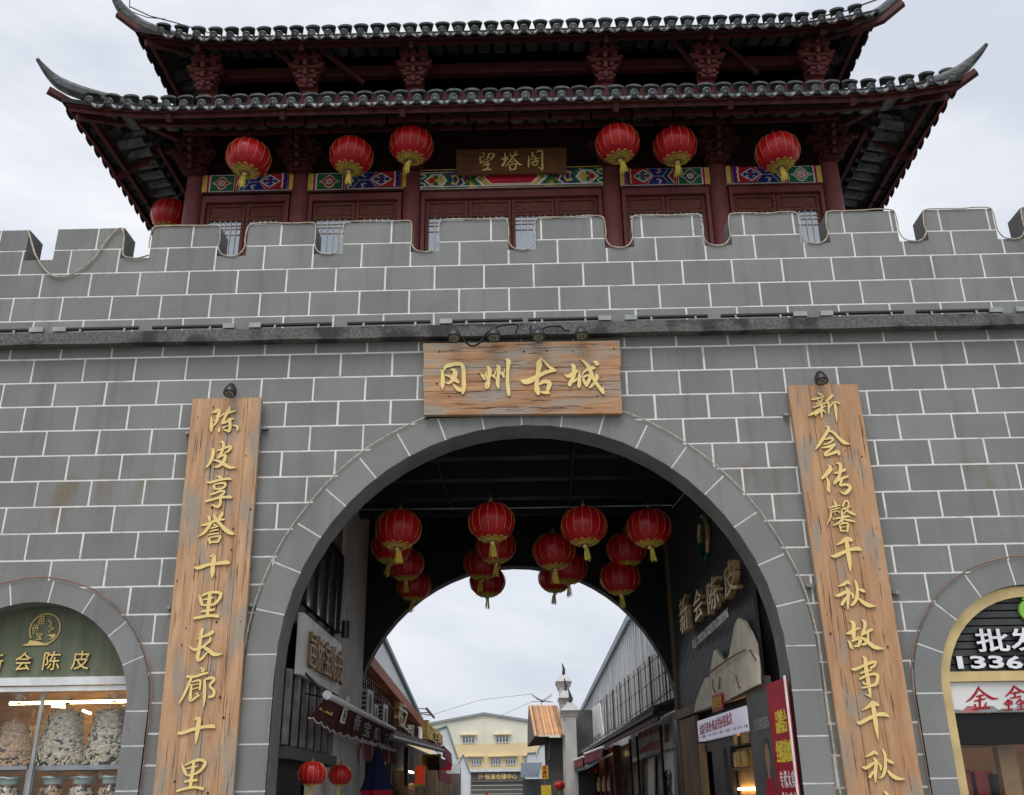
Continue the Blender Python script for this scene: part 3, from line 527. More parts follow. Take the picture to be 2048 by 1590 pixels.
C('chuan', 1605, 780, 7.227, [[(365, 1090, 12), (400, 1140, 60), (340, 1220, 60), (270, 1290, 30)], [(340, 1260, 15), (370, 1340, 42), (370, 1430, 50), (385, 1485, 20)], [(480, 1060, 12), (540, 1080, 45), (540, 1180, 45), (520, 1260, 45), (460, 1350, 45), (440, 1340, 15)], [(445, 1215, 12), (530, 1190, 36), (620, 1150, 40)], [(450, 1340, 30), (550, 1290, 42), (660, 1250, 25)], [(570, 1290, 30), (540, 1380, 36), (620, 1370, 36), (685, 1410, 45), (640, 1480, 55), (590, 1500, 30), (530, 1470, 5)]])
C('xin_scent', 1640, 990, 6.625, [[(175, 70, 10), (200, 120, 30), (210, 170, 20)], [(110, 185, 12), (180, 155, 20), (260, 140, 12)], [(120, 212, 10), (190, 190, 18), (260, 175, 10)], [(140, 215, 15), (135, 290, 24), (90, 400, 6)], [(150, 235, 12), (230, 215, 15), (250, 240, 15)], [(185, 240, 12), (200, 270, 10)], [(330, 75, 25), (300, 140, 24), (290, 160, 10)], [(340, 75, 20), (375, 110, 26), (360, 160, 15)], [(275, 200, 15), (340, 180, 20), (400, 150, 15)], [(300, 170, 20), (360, 215, 28), (420, 245, 34), (470, 270, 15)], [(375, 180, 18), (300, 260, 20)], [(290, 280, 12), (380, 285, 15)], [(165, 325, 12), (300, 300, 24), (400, 290, 8)], [(280, 210, 28), (290, 300, 30), (290, 370, 25)], [(290, 320, 22), (230, 380, 24), (165, 410, 10)], [(300, 325, 15), (380, 340, 30), (460, 360, 15)], [(250, 400, 24), (265, 440, 24), (275, 490, 20)], [(250, 395, 20), (330, 375, 24), (365, 390, 30), (360, 450, 30), (360, 505, 12)], [(280, 430, 13), (350, 420, 13)], [(270, 480, 20), (350, 480, 16)]])
C('qian', 1640, 990, 6.625, [[(210, 665, 10), (280, 630, 36), (350, 585, 62), (425, 610, 35)], [(330, 560, 10), (350, 640, 52), (365, 750, 56), (385, 880, 56), (400, 1030, 8)], [(140, 810, 15), (200, 810, 52), (300, 765, 46), (400, 725, 42), (500, 715, 52), (545, 740, 15)]])
C('qiu', 1640, 990, 6.625, [[(230, 1215, 8), (300, 1190, 36), (360, 1155, 46), (395, 1190, 15)], [(190, 1330, 10), (240, 1335, 42), (330, 1290, 42), (395, 1270, 10)], [(330, 1225, 10), (370, 1280, 50), (365, 1380, 46), (365, 1520, 15)], [(350, 1350, 25), (310, 1410, 42), (280, 1465, 35)], [(400, 1290, 10), (430, 1330, 36), (430, 1375, 20)], [(455, 1130, 25), (480, 1200, 36), (490, 1290, 42), (475, 1380, 46), (430, 1450, 35), (395, 1465, 10)], [(500, 1250, 15), (560, 1270, 42), (590, 1290, 20)], [(500, 1370, 20), (560, 1420, 46), (640, 1465, 56), (735, 1475, 8)]])
C('gu_old', 1660, 1230, 9.35, [[(355, 110, 10), (430, 160, 72), (435, 260, 80), (435, 380, 72), (440, 440, 60)], [(290, 350, 20), (380, 330, 70), (470, 270, 52), (550, 250, 25)], [(315, 470, 10), (360, 520, 46), (390, 600, 50), (430, 640, 15)], [(400, 500, 40), (480, 450, 60), (560, 460, 70), (530, 560, 60), (510, 600, 30)], [(440, 590, 30), (500, 580, 40), (545, 590, 25)], [(570, 90, 10), (640, 140, 62), (640, 240, 56), (600, 340, 56), (580, 395, 35)], [(570, 380, 50), (660, 330, 52), (760, 280, 56), (795, 275, 20)], [(700, 320, 40), (700, 430, 46), (690, 500, 60), (630, 550, 50), (560, 560, 10)], [(480, 410, 15), (590, 430, 42), (700, 510, 72), (800, 590, 76), (890, 620, 66), (1000, 635, 10)]])
C('shi_matter', 1660, 1230, 9.35, [[(590, 780, 10), (650, 820, 66), (660, 950, 72), (680, 1080, 76), (705, 1220, 76), (730, 1380, 62), (745, 1480, 46), (755, 1555, 20)], [(745, 1520, 40), (690, 1500, 25), (640, 1480, 8)], [(385, 1000, 15), (450, 1020, 56), (600, 960, 50), (760, 890, 60), (870, 880, 30)], [(860, 880, 25), (820, 950, 50), (740, 1000, 40)], [(550, 1100, 20), (650, 1060, 42), (770, 1030, 30)], [(540, 1210, 20), (600, 1170, 46), (760, 1110, 46), (870, 1120, 60), (880, 1200, 66), (850, 1290, 66), (740, 1330, 46), (580, 1370, 25)], [(600, 1250, 30), (640, 1290, 40), (700, 1290, 30)]])
C('qian_low', 1700, 1390, 7.954, [[(180, 245, 10), (280, 190, 46), (360, 130, 76), (455, 170, 40)], [(340, 90, 10), (365, 200, 66), (385, 330, 70), (410, 500, 66), (445, 735, 8)], [(100, 425, 15), (150, 445, 60), (280, 380, 60), (420, 315, 56), (540, 310, 66), (615, 345, 15)]])
C('qiu_low', 1700, 1390, 7.954, [[(225, 985, 6), (310, 950, 42), (380, 910, 56), (440, 950, 25)], [(180, 1140, 15), (250, 1160, 56), (340, 1100, 50), (430, 1050, 15)], [(360, 1000, 20), (410, 1060, 60), (400, 1180, 56), (395, 1290, 46), (400, 1395, 20)], [(390, 1200, 30), (340, 1250, 46), (300, 1320, 50)], [(450, 1080, 15), (480, 1140, 42), (480, 1200, 25)], [(510, 860, 35), (550, 960, 46), (555, 1080, 50), (550, 1180, 56), (510, 1290, 46), (440, 1325, 10)], [(570, 1020, 20), (630, 1060, 50), (690, 1090, 25)], [(590, 1200, 30), (660, 1280, 60), (760, 1330, 56), (870, 1335, 10)]])
C('last', 1700, 1390, 7.954, [[(525, 1535, 20), (565, 1555, 45), (590, 1600, 50), (600, 1680, 30)]])
C('wang', 940, 290, 12.047, [[(300, 205, 35), (350, 225, 30)], [(240, 290, 30), (250, 400, 36), (270, 440, 25), (360, 340, 12)], [(260, 310, 20), (350, 275, 20)], [(470, 210, 40), (420, 320, 36), (390, 365, 20)], [(470, 215, 20), (560, 220, 32), (575, 260, 42), (500, 370, 32)], [(430, 330, 15), (500, 310, 15)], [(320, 450, 20), (440, 400, 36), (460, 400, 30)], [(440, 440, 36), (430, 560, 42)], [(310, 500, 25), (420, 475, 32), (480, 460, 20)], [(300, 615, 32), (400, 590, 42), (520, 600, 32)]])
C('ta', 940, 290, 12.047, [[(835, 200, 30), (850, 330, 46), (820, 460, 50), (770, 510, 60)], [(750, 360, 30), (850, 320, 46), (910, 300, 25)], [(760, 510, 40), (850, 400, 32), (930, 320, 25)], [(1100, 150, 30), (1080, 240, 36), (1010, 330, 36), (930, 440, 32), (850, 530, 15)], [(960, 200, 20), (1000, 290, 32)], [(960, 290, 25), (1100, 250, 32), (1160, 240, 20)], [(1030, 320, 20), (1110, 400, 42), (1180, 470, 46), (1265, 490, 15)], [(980, 420, 25), (1060, 405, 30)], [(940, 490, 25), (970, 600, 46)], [(960, 490, 25), (1100, 460, 36), (1090, 590, 42)], [(960, 605, 30), (1090, 590, 30)]])
C('ge', 940, 290, 12.047, [[(1420, 270, 20), (1415, 400, 42), (1410, 545, 36)], [(1500, 170, 40), (1510, 250, 42), (1480, 290, 20)], [(1590, 190, 25), (1700, 140, 42), (1740, 180, 46), (1740, 400, 46), (1745, 560, 50), (1730, 620, 20)], [(1740, 600, 40), (1640, 530, 12)], [(1570, 260, 20), (1520, 330, 25), (1450, 370, 15)], [(1560, 300, 20), (1620, 330, 20), (1690, 330, 15)], [(1590, 330, 25), (1540, 400, 20), (1450, 450, 12)], [(1570, 370, 20), (1650, 390, 25)], [(1500, 430, 25), (1530, 510, 36)], [(1520, 430, 25), (1630, 400, 32), (1610, 480, 32), (1540, 500, 25)]])
def brush(root, names, Y, mats, depth=.012):
    for nm in names:
        ox, oy, sc, st = CHAR[nm]; mb_ = MB()
        strokes_mesh(mb_, st, lambda x, y: at(ox + x / sc, oy + y / sc, Y), (0, -1, 0), depth, 0, 1, minw=8)
        mb_.build('character', mats, root)
def board(name, corners, Y, th, cuts, vertical, matl, label, root_loc, extra=None):
    """corners TL TR BR BL in photo px at the front plane Y; cuts = fractions where planks meet"""
    TL, TR, BR, BL = [at(x, y, Y) for x, y in corners]; t = thing(name, root_loc(TL, BR), label, 'sign board')
    for i, (a, b) in enumerate(zip(cuts[:-1], cuts[1:])):
        dy = random.uniform(-.0035, .0035); g = .0025
        if vertical: wd = (TR - TL).length; P = [BL.lerp(BR, a) + Vector((g, 0, 0)), BL.lerp(BR, b) - Vector((g, 0, 0)), TL.lerp(TR, b) + Vector((-g, 0, random.uniform(-.006, .002))), TL.lerp(TR, a) + Vector((g, 0, random.uniform(-.006, .002)))]
        else:
            e = random.uniform(-.006, .006); P = [TL.lerp(BL, b) + Vector((e, 0, g)), TR.lerp(BR, b) + Vector((e, 0, g)), TR.lerp(BR, a) + Vector((e, 0, -g)), TL.lerp(BL, a) + Vector((e, 0, -g))]
        mb_ = MB(); mb_.prism([(p.x, Y + dy, p.z) for p in P], (0, th, 0)); mb_.build('plank', matl, t, loc=((P[0].x + P[2].x) / 2, Y, (P[0].z + P[2].z) / 2))
    return t
def cracks(root, conv, nrm_y, vert, n_, seed, name='crack'):
    r = random.Random(seed); t_ = MB()
    for i in range(n_):
        a, b = r.uniform(.04, .96), r.uniform(.02, .94); L_ = r.uniform(.05, .22) * (1 if r.random() < .8 else 1.8); k = 9; pts = []; w = r.uniform(.003, .0075); o = 0
        for j in range(k):
            o += r.uniform(-.0035, .0035); f = j / (k - 1); c = conv(a + o if vert else b * .9 + L_ * f, b * .9 + L_ * f * .35 if vert else a + o * 2.5); pts.append((c.x, c.z, w * math.sin(math.pi * (.08 + .84 * f)) * r.uniform(.5, 1.2)))
        Lf, Rt = stroke_poly(pts, 2, .0008); m_ = len(Lf); y = nrm_y - .0002 * (i % 5)
        t_.add([(p_[0], y, p_[1]) for p_ in Lf] + [(p_[0], y, p_[1]) for p_ in Rt], [(j, j + 1, m_ + j + 1, m_ + j) for j in range(m_ - 1)])
    for i in range(n_ // 2):
        a, b = r.uniform(.04, .96), r.uniform(.02, .98); c = conv(a, b) if vert else conv(b, a); rr2 = r.uniform(.004, .012); t_.add([(c.x + rr2 * math.cos(q_ * .785), nrm_y - .0012, c.z + rr2 * 1.4 * math.sin(q_ * .785)) for q_ in range(8)], [list(range(8))])
    o_ = t_.build(name, M['crackm'], root); o_['kind'] = 'stuff'
def bil(px): 
    TL, TR, BR, BL = [at(x, y, -.12) for x, y in px]; return lambda u, v_: (TL.lerp(TR, u)).lerp(BL.lerp(BR, u), v_)
mp_ = board('main_plaque', [(847, 686), (1240, 680.5), (1243, 827), (847, 830)], -.12, .07, [0, .13, .36, .56, .68, 1], False, M['boardh'], 'weathered horizontal wooden plaque with four gold characters over the central arch', lambda a, b: ((a.x + b.x) / 2, -.1, b.z))
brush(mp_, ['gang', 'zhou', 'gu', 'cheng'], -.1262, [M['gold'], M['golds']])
mb = MB(); TL, BR = at(847, 686, -.12), at(1243, 827, -.12); mb.box(TL.x + .02, BR.x - .02, -.045, -.02, BR.z + .02, TL.z - .02); mb.build('backing_frame', M['dark'], mp_)
p = at(305, 1590, -.12); q = at(467, 1590, -.12)
lb = board('couplet_board', [(385, 797), (524, 795), (450.5, 1800), (283.5, 1800)], -.12, .06, [0, .27, .55, .80, 1], True, M['boardv'], 'tall weathered board left of the central arch with gold characters reading down', lambda a, b: ((a.x + b.x) / 2, -.1, b.z))
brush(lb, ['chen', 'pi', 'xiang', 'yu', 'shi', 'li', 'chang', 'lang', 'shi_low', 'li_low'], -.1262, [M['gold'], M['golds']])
rb = board('couplet_board', [(1575, 770), (1716, 768), (1882, 1800), (1727, 1800)], -.12, .06, [0, .3, .62, 1], True, M['boardr'], 'tall orange brown board right of the central arch with gold characters reading down', lambda a, b: ((a.x + b.x) / 2, -.1, b.z))
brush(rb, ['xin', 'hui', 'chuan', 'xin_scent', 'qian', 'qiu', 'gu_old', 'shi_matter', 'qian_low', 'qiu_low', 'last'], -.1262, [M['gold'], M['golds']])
cracks(mp_, bil(((847, 686), (1240, 680.5), (1243, 827), (847, 830))), -.1245, False, 46, 5)
cracks(lb, bil(((385, 797), (524, 795), (450.5, 1800), (283.5, 1800))), -.1245, True, 60, 6)
cracks(rb, bil(((1575, 770), (1716, 768), (1882, 1800), (1727, 1800))), -.1245, True, 46, 8)
for t, pts in ((lb, ((529, 856), (377, 866), (502, 1210), (340, 1215))), (rb, ((1573, 829), (1620, 1171), (1792, 1185)))):
    for x, y in pts:
        c = at(x, y, -.05); mb = MB(); mb.box(c.x - .035, c.x + .035, -.06, -.01, c.z - .012, c.z + .012); mb.lathe([(.0, .02), (.016, .02), (.016, -.02), (0, -.02)], 8, (c.x, -.062, c.z)); mb.build('bracket', M['steel'], t)
# ================================================================ PAVILION ON THE GATE
mb = MB(); mb.box(-HW, HW, .42, 10.2, 7.05, 7.35); mb.box(-HW, HW, .42, .9, 6.2, 7.05); tag(mb.build('gate_terrace', M['floor']), 'concrete terrace slab behind the battlements carrying the pavilion', 'terrace')
pv = thing('pavilion', (-.15, 5.0, 7.35), 'two tiered red timber pavilion with upturned grey tiled eaves above the gate wall', 'pavilion')
CY = 2.2; CX = [-5.0, -3.375, -1.665, 1.365, 2.985, 4.70]
def column(x, y, z0, z1, r):
    mb_ = MB(); mb_.lathe([(r, z0), (r, z0 + (z1 - z0) * .5), (r * .97, z1)], 20, (x, y, 0)); mb_.build('column', M['red'], pv, loc=(x, y, z0), smooth=True)
for x in CX: column(x, CY, 7.35, 11.3, .145)
for x in CX: column(x, CY, 11.3, 12.85, .145)
for y in (4.1, 6.0, 7.9):
    for x in (CX[0], CX[-1]): column(x, y, 7.35, 12.6, .145)
for x in CX[1:-1]: column(x, 7.9, 7.35, 12.6, .145)
# walls: rear and sides, dark board above the doors
mb = MB(); mb.box(-4.86, 4.56, 7.86, 7.94, 7.35, 12.6); mb.box(-5.04, -4.96, 2.4, 7.8, 7.35, 12.6); mb.box(4.66, 4.74, 2.4, 7.8, 7.35, 12.6); mb.build('side_wall', M['redd'], pv)
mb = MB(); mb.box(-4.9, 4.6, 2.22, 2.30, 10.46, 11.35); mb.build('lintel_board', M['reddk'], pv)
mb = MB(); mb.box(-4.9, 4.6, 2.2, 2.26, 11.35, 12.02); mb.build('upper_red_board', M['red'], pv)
mb = MB(); mb.box(-4.9, 4.6, 3.2, 3.26, 11.4, 12.7); mb.build('inner_shade_sheet', M['soffit'], pv)  # dark sheet painted for the unlit interior behind the opening
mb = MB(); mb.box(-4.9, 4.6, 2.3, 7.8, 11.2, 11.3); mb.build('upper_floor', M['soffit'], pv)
for a, b in zip(CX[:-1], CX[1:]):
    mb = MB(); mb.box(a + .15, b - .15, CY - .06, CY + .06, 12.335, 12.53); mb.build('upper_beam', M['redd'], pv, loc=((a + b) / 2, CY, 12.4))
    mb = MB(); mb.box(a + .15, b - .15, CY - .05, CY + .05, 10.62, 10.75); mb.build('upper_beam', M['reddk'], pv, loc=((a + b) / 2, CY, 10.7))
# --- door leaves
def leaf(x0, x1, z1, seed):
    r = random.Random(seed); Y = CY + .02; w = x1 - x0; s_ = .055
    mb_ = MB(); mb_.box(x0 + .006, x0 + s_, Y - .03, Y + .03, 7.37, z1); mb_.box(x1 - s_, x1 - .006, Y - .03, Y + .03, 7.37, z1)
    for za, zb in ((z1 - .045, z1 - .001), (z1 - .285, z1 - .24), (7.37, 7.6), (8.25, 8.33)): mb_.box(x0 + s_, x1 - s_, Y - .028, Y + .028, za, zb)
    mb_.build('door_frame', M['door'], pv, loc=((x0 + x1) / 2, Y, 9))
    mb_ = MB(); mb_.box(x0 + s_, x1 - s_, Y - .005, Y + .015, z1 - .24, z1 - .045); mb_.box(x0 + s_ + .018, x1 - s_ - .018, Y - .014, Y - .004, z1 - .222, z1 - .063); mb_.build('door_panel', M['door'], pv, loc=((x0 + x1) / 2, Y, z1 - .15))
    mb_ = MB(); mb_.box(x0 + s_, x1 - s_, Y + .01, Y + .018, 8.33, z1 - .285); mb_.build('window_pane', M['mirror'], pv, loc=((x0 + x1) / 2, Y, 9))
    mb_ = MB(); a, b = x0 + s_, x1 - s_; n_ = 6
    for i in range(1, n_): xx = a + (b - a) * i / n_; mb_.box(xx - .006, xx + .006, Y - .012, Y + .006, 8.33, z1 - .285)
    for zz in (z1 - .36, z1 - .42, z1 - .52, z1 - 1.12, z1 - 1.18, z1 - 1.24): mb_.box(a, b, Y - .010, Y + .005, zz - .006, zz + .006)
    mb_.build('lattice', M['lattice'], pv, loc=((x0 + x1) / 2, Y, 9))
bays = list(zip(CX[:-1], CX[1:], (2, 2, 4, 2, 2)))
for bi, (a, b, n_) in enumerate(bays):
    x0, x1 = a + .15, b - .15; z1 = 9.98 - (.01 * bi)
    mb = MB(); f = .055; mb.box(x0, x0 + f, CY - .07, CY + .07, 7.36, z1 + .12); mb.box(x1 - f, x1, CY - .07, CY + .07, 7.36, z1 + .12); mb.box(x0 + f, x1 - f, CY - .07, CY + .07, z1 + .005, z1 + .12); mb.build('door_surround', M['red'], pv, loc=((x0 + x1) / 2, CY, 9))
    x0 += f + .003; x1 -= f + .003
    for i in range(n_): leaf(x0 + (x1 - x0) * i / n_, x0 + (x1 - x0) * (i + 1) / n_, z1, bi * 10 + i)
# --- painted beams
PM = [M['pw'], M['pr'], M['pg'], M['pb'], M['py'], M['po'], M['pt'], M['redd']]
def painted(x0, x1, z0, z1, mirror, centre=False, variant=0):
    Y = CY - .075; t = MB(); t.box(x0, x1, Y, CY + .06, z0, z1, 0); W_ = x1 - x0; H_ = z1 - z0
    lay = [0]
    def P(u, v): u = 1 - u if mirror else u; return (x0 + u * W_, z0 + v * H_)
    def pl(pts, mi):
        lay[0] += 1; y = Y - .0012 * lay[0]; t.prism([(P(*p)[0], y, P(*p)[1]) for p in pts], (0, .001, 0), mi)
    def st(pts, mi, w=.012):
        lay[0] += 1; y = Y - .0012 * lay[0]
        q = [(P(*p)[0], P(*p)[1], w) for p in pts]; Lf, Rt = stroke_poly(q, 4, 0.0); m_ = len(Lf)
        t.add([(a, y, b) for a, b in Lf] + [(a, y, b) for a, b in Rt], [(i, i + 1, m_ + i + 1, m_ + i) for i in range(m_ - 1)], mi)
    def scroll(cx, cy, r, dirx, diry, mi=0):
        asp = H_ / W_; pts = []
        for i in range(11):
            a = i / 10 * 4.6; rr = r * (1 - i / 13); pts.append((cx + dirx * rr * asp * math.cos(a + math.pi / 2), cy + diry * rr * math.sin(a + math.pi / 2)))
        st(pts, mi)
    if not centre:
        pl([(0, 0), (.045, 0), (.045, 1), (0, 1)], 4); pl([(.05, 0), (.075, 0), (.075, 1), (.05, 1)], 1)
        pl([(.09, .04), (.345, .04), (.345, .96), (.09, .96)], 2)
        dc = (.215, .5); d1 = [(dc[0] + a * .115, .5 + b * .43) for a, b in ((-1, 0), (-.55, .3), (-.35, .75), (0, 1), (.35, .75), (.55, .3), (1, 0), (.55, -.3), (.35, -.75), (0, -1), (-.35, -.75), (-.55, -.3))]
        def scl(d, k): return [(dc[0] + (a - dc[0]) * k, .5 + (b - .5) * k) for a, b in d]
        if variant == 2: pl(d1, 0); pl(scl(d1, .86), 2); pl(scl(d1, .68), 0); pl(scl(d1, .58), 1)
        else: pl(d1, 5 if variant == 0 else 0); pl(scl(d1, .90), 0 if variant == 0 else 5); pl(scl(d1, .80), 5 if variant == 0 else 6)
        asp = H_ / W_; circ = lambda r: [(dc[0] + r * asp * math.cos(a * .628), .5 + r * math.sin(a * .628)) for a in range(10)]
        pl(circ(.17), 0); pl(circ(.11), 1 if variant != 1 else 5); pl(circ(.05), 0)
        pl([(.355, 0), (.37, 0), (.37, 1), (.355, 1)], 1); pl([(.38, 0), (.395, 0), (.395, 1), (.38, 1)], 1)
        pl([(.405, .05), (.91, .05), (.91, .95), (.405, .95)], 3)
        pl([(.405, .05), (.47, .5), (.405, .95)], 0); pl([(.405, .16), (.455, .5), (.405, .84)], 1)
        pl([(.425, .05), (.45, .05), (.515, .5), (.45, .95), (.425, .95), (.49, .5)], 2 if variant != 1 else 6)
        st([(.455, .05), (.525, .5)], 0, .008); st([(.525, .5), (.455, .95)], 0, .008); st([(.525, .5), (.62, .5)], 0, .008)
        for dy in (1, -1): scroll(.58, .5 + dy * .26, .17, 1, dy); scroll(.545, .5 + dy * .30, .12, -1, dy)
        pl([(.70, .05), (.90, .05), (.90, .95), (.70, .95), (.62, .5)], 1); st([(.70, .05), (.63, .5)], 0, .008); st([(.63, .5), (.70, .95)], 0, .008)
        lz = [(.635, .5), (.70, .75), (.74, .9), (.79, .75), (.855, .5), (.79, .25), (.74, .1), (.70, .25)]
        pl(lz, 0); c2 = (.745, .5); pl([(c2[0] + (a - c2[0]) * .86, .5 + (b - .5) * .86) for a, b in lz], 3 if variant != 1 else 6)
        for dy in (1, -1): scroll(.72, .5 + dy * .16, .14, 1, dy); scroll(.78, .5 + dy * .13, .11, -1, dy); st([(.66, .5), (.70, .5 + dy * .2), (.75, .5 + dy * .3), (.80, .5 + dy * .12)], 0, .007)
        pl([(.735, .42), (.755, .42), (.755, .58), (.735, .58)], 1)
        st([(.885, .95), (.878, .8), (.888, .65), (.878, .5), (.888, .35), (.878, .2), (.885, .05)], 4 if variant == 1 else 0, .02)
        pl([(.915, 0), (.935, 0), (.935, 1), (.915, 1)], 3); pl([(.94, 0), (.955, 0), (.955, 1), (.94, 1)], 1); pl([(.96, 0), (1, 0), (1, 1), (.96, 1)], 4)
    else:
        pl([(.0, .06), (1, .06), (1, .94), (0, .94)], 4)
        for s_ in (0, 1):
            m_ = lambda u: 1 - u if s_ else u
            f = lambda pts, mi: pl([(m_(a), b) for a, b in pts], mi)
            g = lambda pts, mi, w=.012: st([(m_(a), b) for a, b in pts], mi, w)
            f([(0, .06), (.27, .06), (.27, .94), (0, .94)], 2); f([(.02, .5), (.06, .85), (.115, .9), (.15, .5), (.115, .1), (.06, .15)], 0); f([(.03, .5), (.065, .78), (.11, .8), (.135, .5), (.11, .2), (.065, .22)], 4)
            g([(.0, .94), (.03, .75), (.0, .6)], 0, .02); g([(.0, .06), (.03, .25), (.0, .4)], 0, .02); g([(.0, .8), (.04, .95)], 4, .015)
            for cx, cy, r, mi in ((.062, .5, .16, 1), (.085, .68, .12, 2), (.085, .32, .12, 2)): f([(cx + r * (H_ / W_) * math.cos(a * .785), cy + r * math.sin(a * .785)) for a in range(8)], mi)
            for dy in (1, -1): scroll(m_(.13), .5 + dy * .27, .16, 1 if s_ == 0 else -1, dy); scroll(m_(.10), .5 + dy * .2, .1, -1, dy)
            f([(.155, .12), (.21, .08), (.235, .5), (.21, .92), (.155, .88), (.17, .5)], 3); f([(.165, .25), (.20, .18), (.22, .5), (.20, .82), (.165, .75), (.18, .5)], 4); f([(.178, .4), (.195, .3), (.205, .5), (.195, .7), (.178, .6), (.185, .5)], 3)
            g([(.215, .9), (.24, .7), (.23, .5), (.24, .3), (.215, .1)], 0, .018); g([(.235, .85), (.262, .55), (.235, .5)], 1, .014); g([(.235, .15), (.262, .45), (.235, .5)], 4, .014)
            for a in range(3): f([(.225 + a * .012, .45), (.235 + a * .012, .45), (.235 + a * .012, .6), (.225 + a * .012, .6)], (0, 1, 3)[a])
            f([(.27, .5), (.315, .06), (.345, .06), (.30, .5), (.345, .94), (.315, .94)], 2)
            f([(.30, .5), (.345, .06), (.365, .06), (.315, .5), (.365, .94), (.345, .94)], 0); f([(.325, .5), (.37, .06), (.40, .06), (.35, .5), (.40, .94), (.37, .94)], 4)
        pl([(.347, .5), (.388, .08), (.612, .08), (.653, .5), (.612, .92), (.388, .92)], 0); pl([(.355, .5), (.392, .13), (.608, .13), (.645, .5), (.608, .87), (.392, .87)], 1)
        pl([(0, 0), (1, 0), (1, .05), (0, .05)], 0); pl([(0, .95), (1, .95), (1, 1), (0, 1)], 4)
    return t.build('painted_beam', PM, pv, loc=((x0 + x1) / 2, Y, (z0 + z1) / 2))
zb = [10.165, 10.155, 10.12, 10.105, 10.09]
painted(CX[0] + .12, CX[1] - .10, zb[0], zb[0] + .305, False, variant=0)
painted(CX[1] + .12, CX[2] - .08, zb[1], zb[1] + .305, False, variant=0)
painted(CX[2] + .13, CX[3] - .12, zb[2], zb[2] + .315, False, centre=True)
painted(CX[3] + .14, CX[4] - .12, zb[3], zb[3] + .305, True, variant=1)
painted(CX[4] + .13, CX[5] - .14, zb[4], zb[4] + .305, True, variant=2)
mb = MB()
for (a, b, n_), z in zip(bays, zb): mb.box(a + .14, b - .14, CY - .085, CY + .05, z - .035, z - .003)
mb.build('beam_ledge', M['redd'], pv)
# --- roofs
XC = -.15
class Roof:
    def __init__(s, xc, hx, y0, y1, ze, ix, iy0, iy1, zi, lift, out, L_):
        s.__dict__.update(locals())
    def eave(s, side, u):
        """side F/B/L/R, u in -1..1 -> point on the eave line"""
        hy = (s.y1 - s.y0) / 2; yc = (s.y0 + s.y1) / 2
        if side in 'FB': a = u * s.hx; d = s.hx - abs(a)
        else: a = u * hy; d = hy - abs(a)
        t = max(0, 1 - d / s.L_) ; z = s.ze + s.lift * t ** 2.2; o = s.out * t ** 2.2; sg = 1 if u > 0 else -1
        if side == 'F': return Vector((s.xc + a + sg * o * (t > 0), s.y0 - o, z))
        if side == 'B': return Vector((s.xc + a + sg * o * (t > 0), s.y1 + o, z))
        if side == 'L': return Vector((s.xc - s.hx - o, yc + a + sg * o * (t > 0), z))
        return Vector((s.xc + s.hx + o, yc + a + sg * o * (t > 0), z))
    def inner(s, side, u):
        yc = (s.iy0 + s.iy1) / 2; hy = (s.iy1 - s.iy0) / 2; xm = s.xc
        if side == 'F': return Vector((xm + u * s.ix, s.iy0, s.zi))
        if side == 'B': return Vector((xm + u * s.ix, s.iy1, s.zi))
        return Vector((xm + (-s.ix if side == 'L' else s.ix), yc + u * hy, s.zi))
    def pt(s, side, u, t, dz=0):
        a, b = s.eave(side, u), s.inner(side, u); p = a.lerp(b, t); sag = (b.z - a.z) * .12 * math.sin(math.pi * t); return Vector((p.x, p.y, p.z - sag + dz))
    def slab(s, mb_, th=.07, nu=40, ntt=6):
        for side in 'FBLR':
            for i in range(nu):
                for j in range(ntt):
                    u0, u1 = -1 + 2 * i / nu, -1 + 2 * (i + 1) / nu; t0, t1 = j / ntt, (j + 1) / ntt
                    a, b, c, d = s.pt(side, u0, t0), s.pt(side, u1, t0), s.pt(side, u1, t1), s.pt(side, u0, t1); e = Vector((0, 0, th))
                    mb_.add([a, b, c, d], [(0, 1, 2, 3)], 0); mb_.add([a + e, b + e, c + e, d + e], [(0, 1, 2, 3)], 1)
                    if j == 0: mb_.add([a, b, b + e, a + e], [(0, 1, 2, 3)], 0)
low = Roof(XC, 6.24, .80, 9.4, 10.665, 4.95, 2.3, 7.9, 11.42, .10, .10, 1.6)
upp = Roof(-.2, 5.61, 1.38, 8.8, 12.43, 3.0, 5.0, 5.2, 15.2, .13, .10, 1.5)
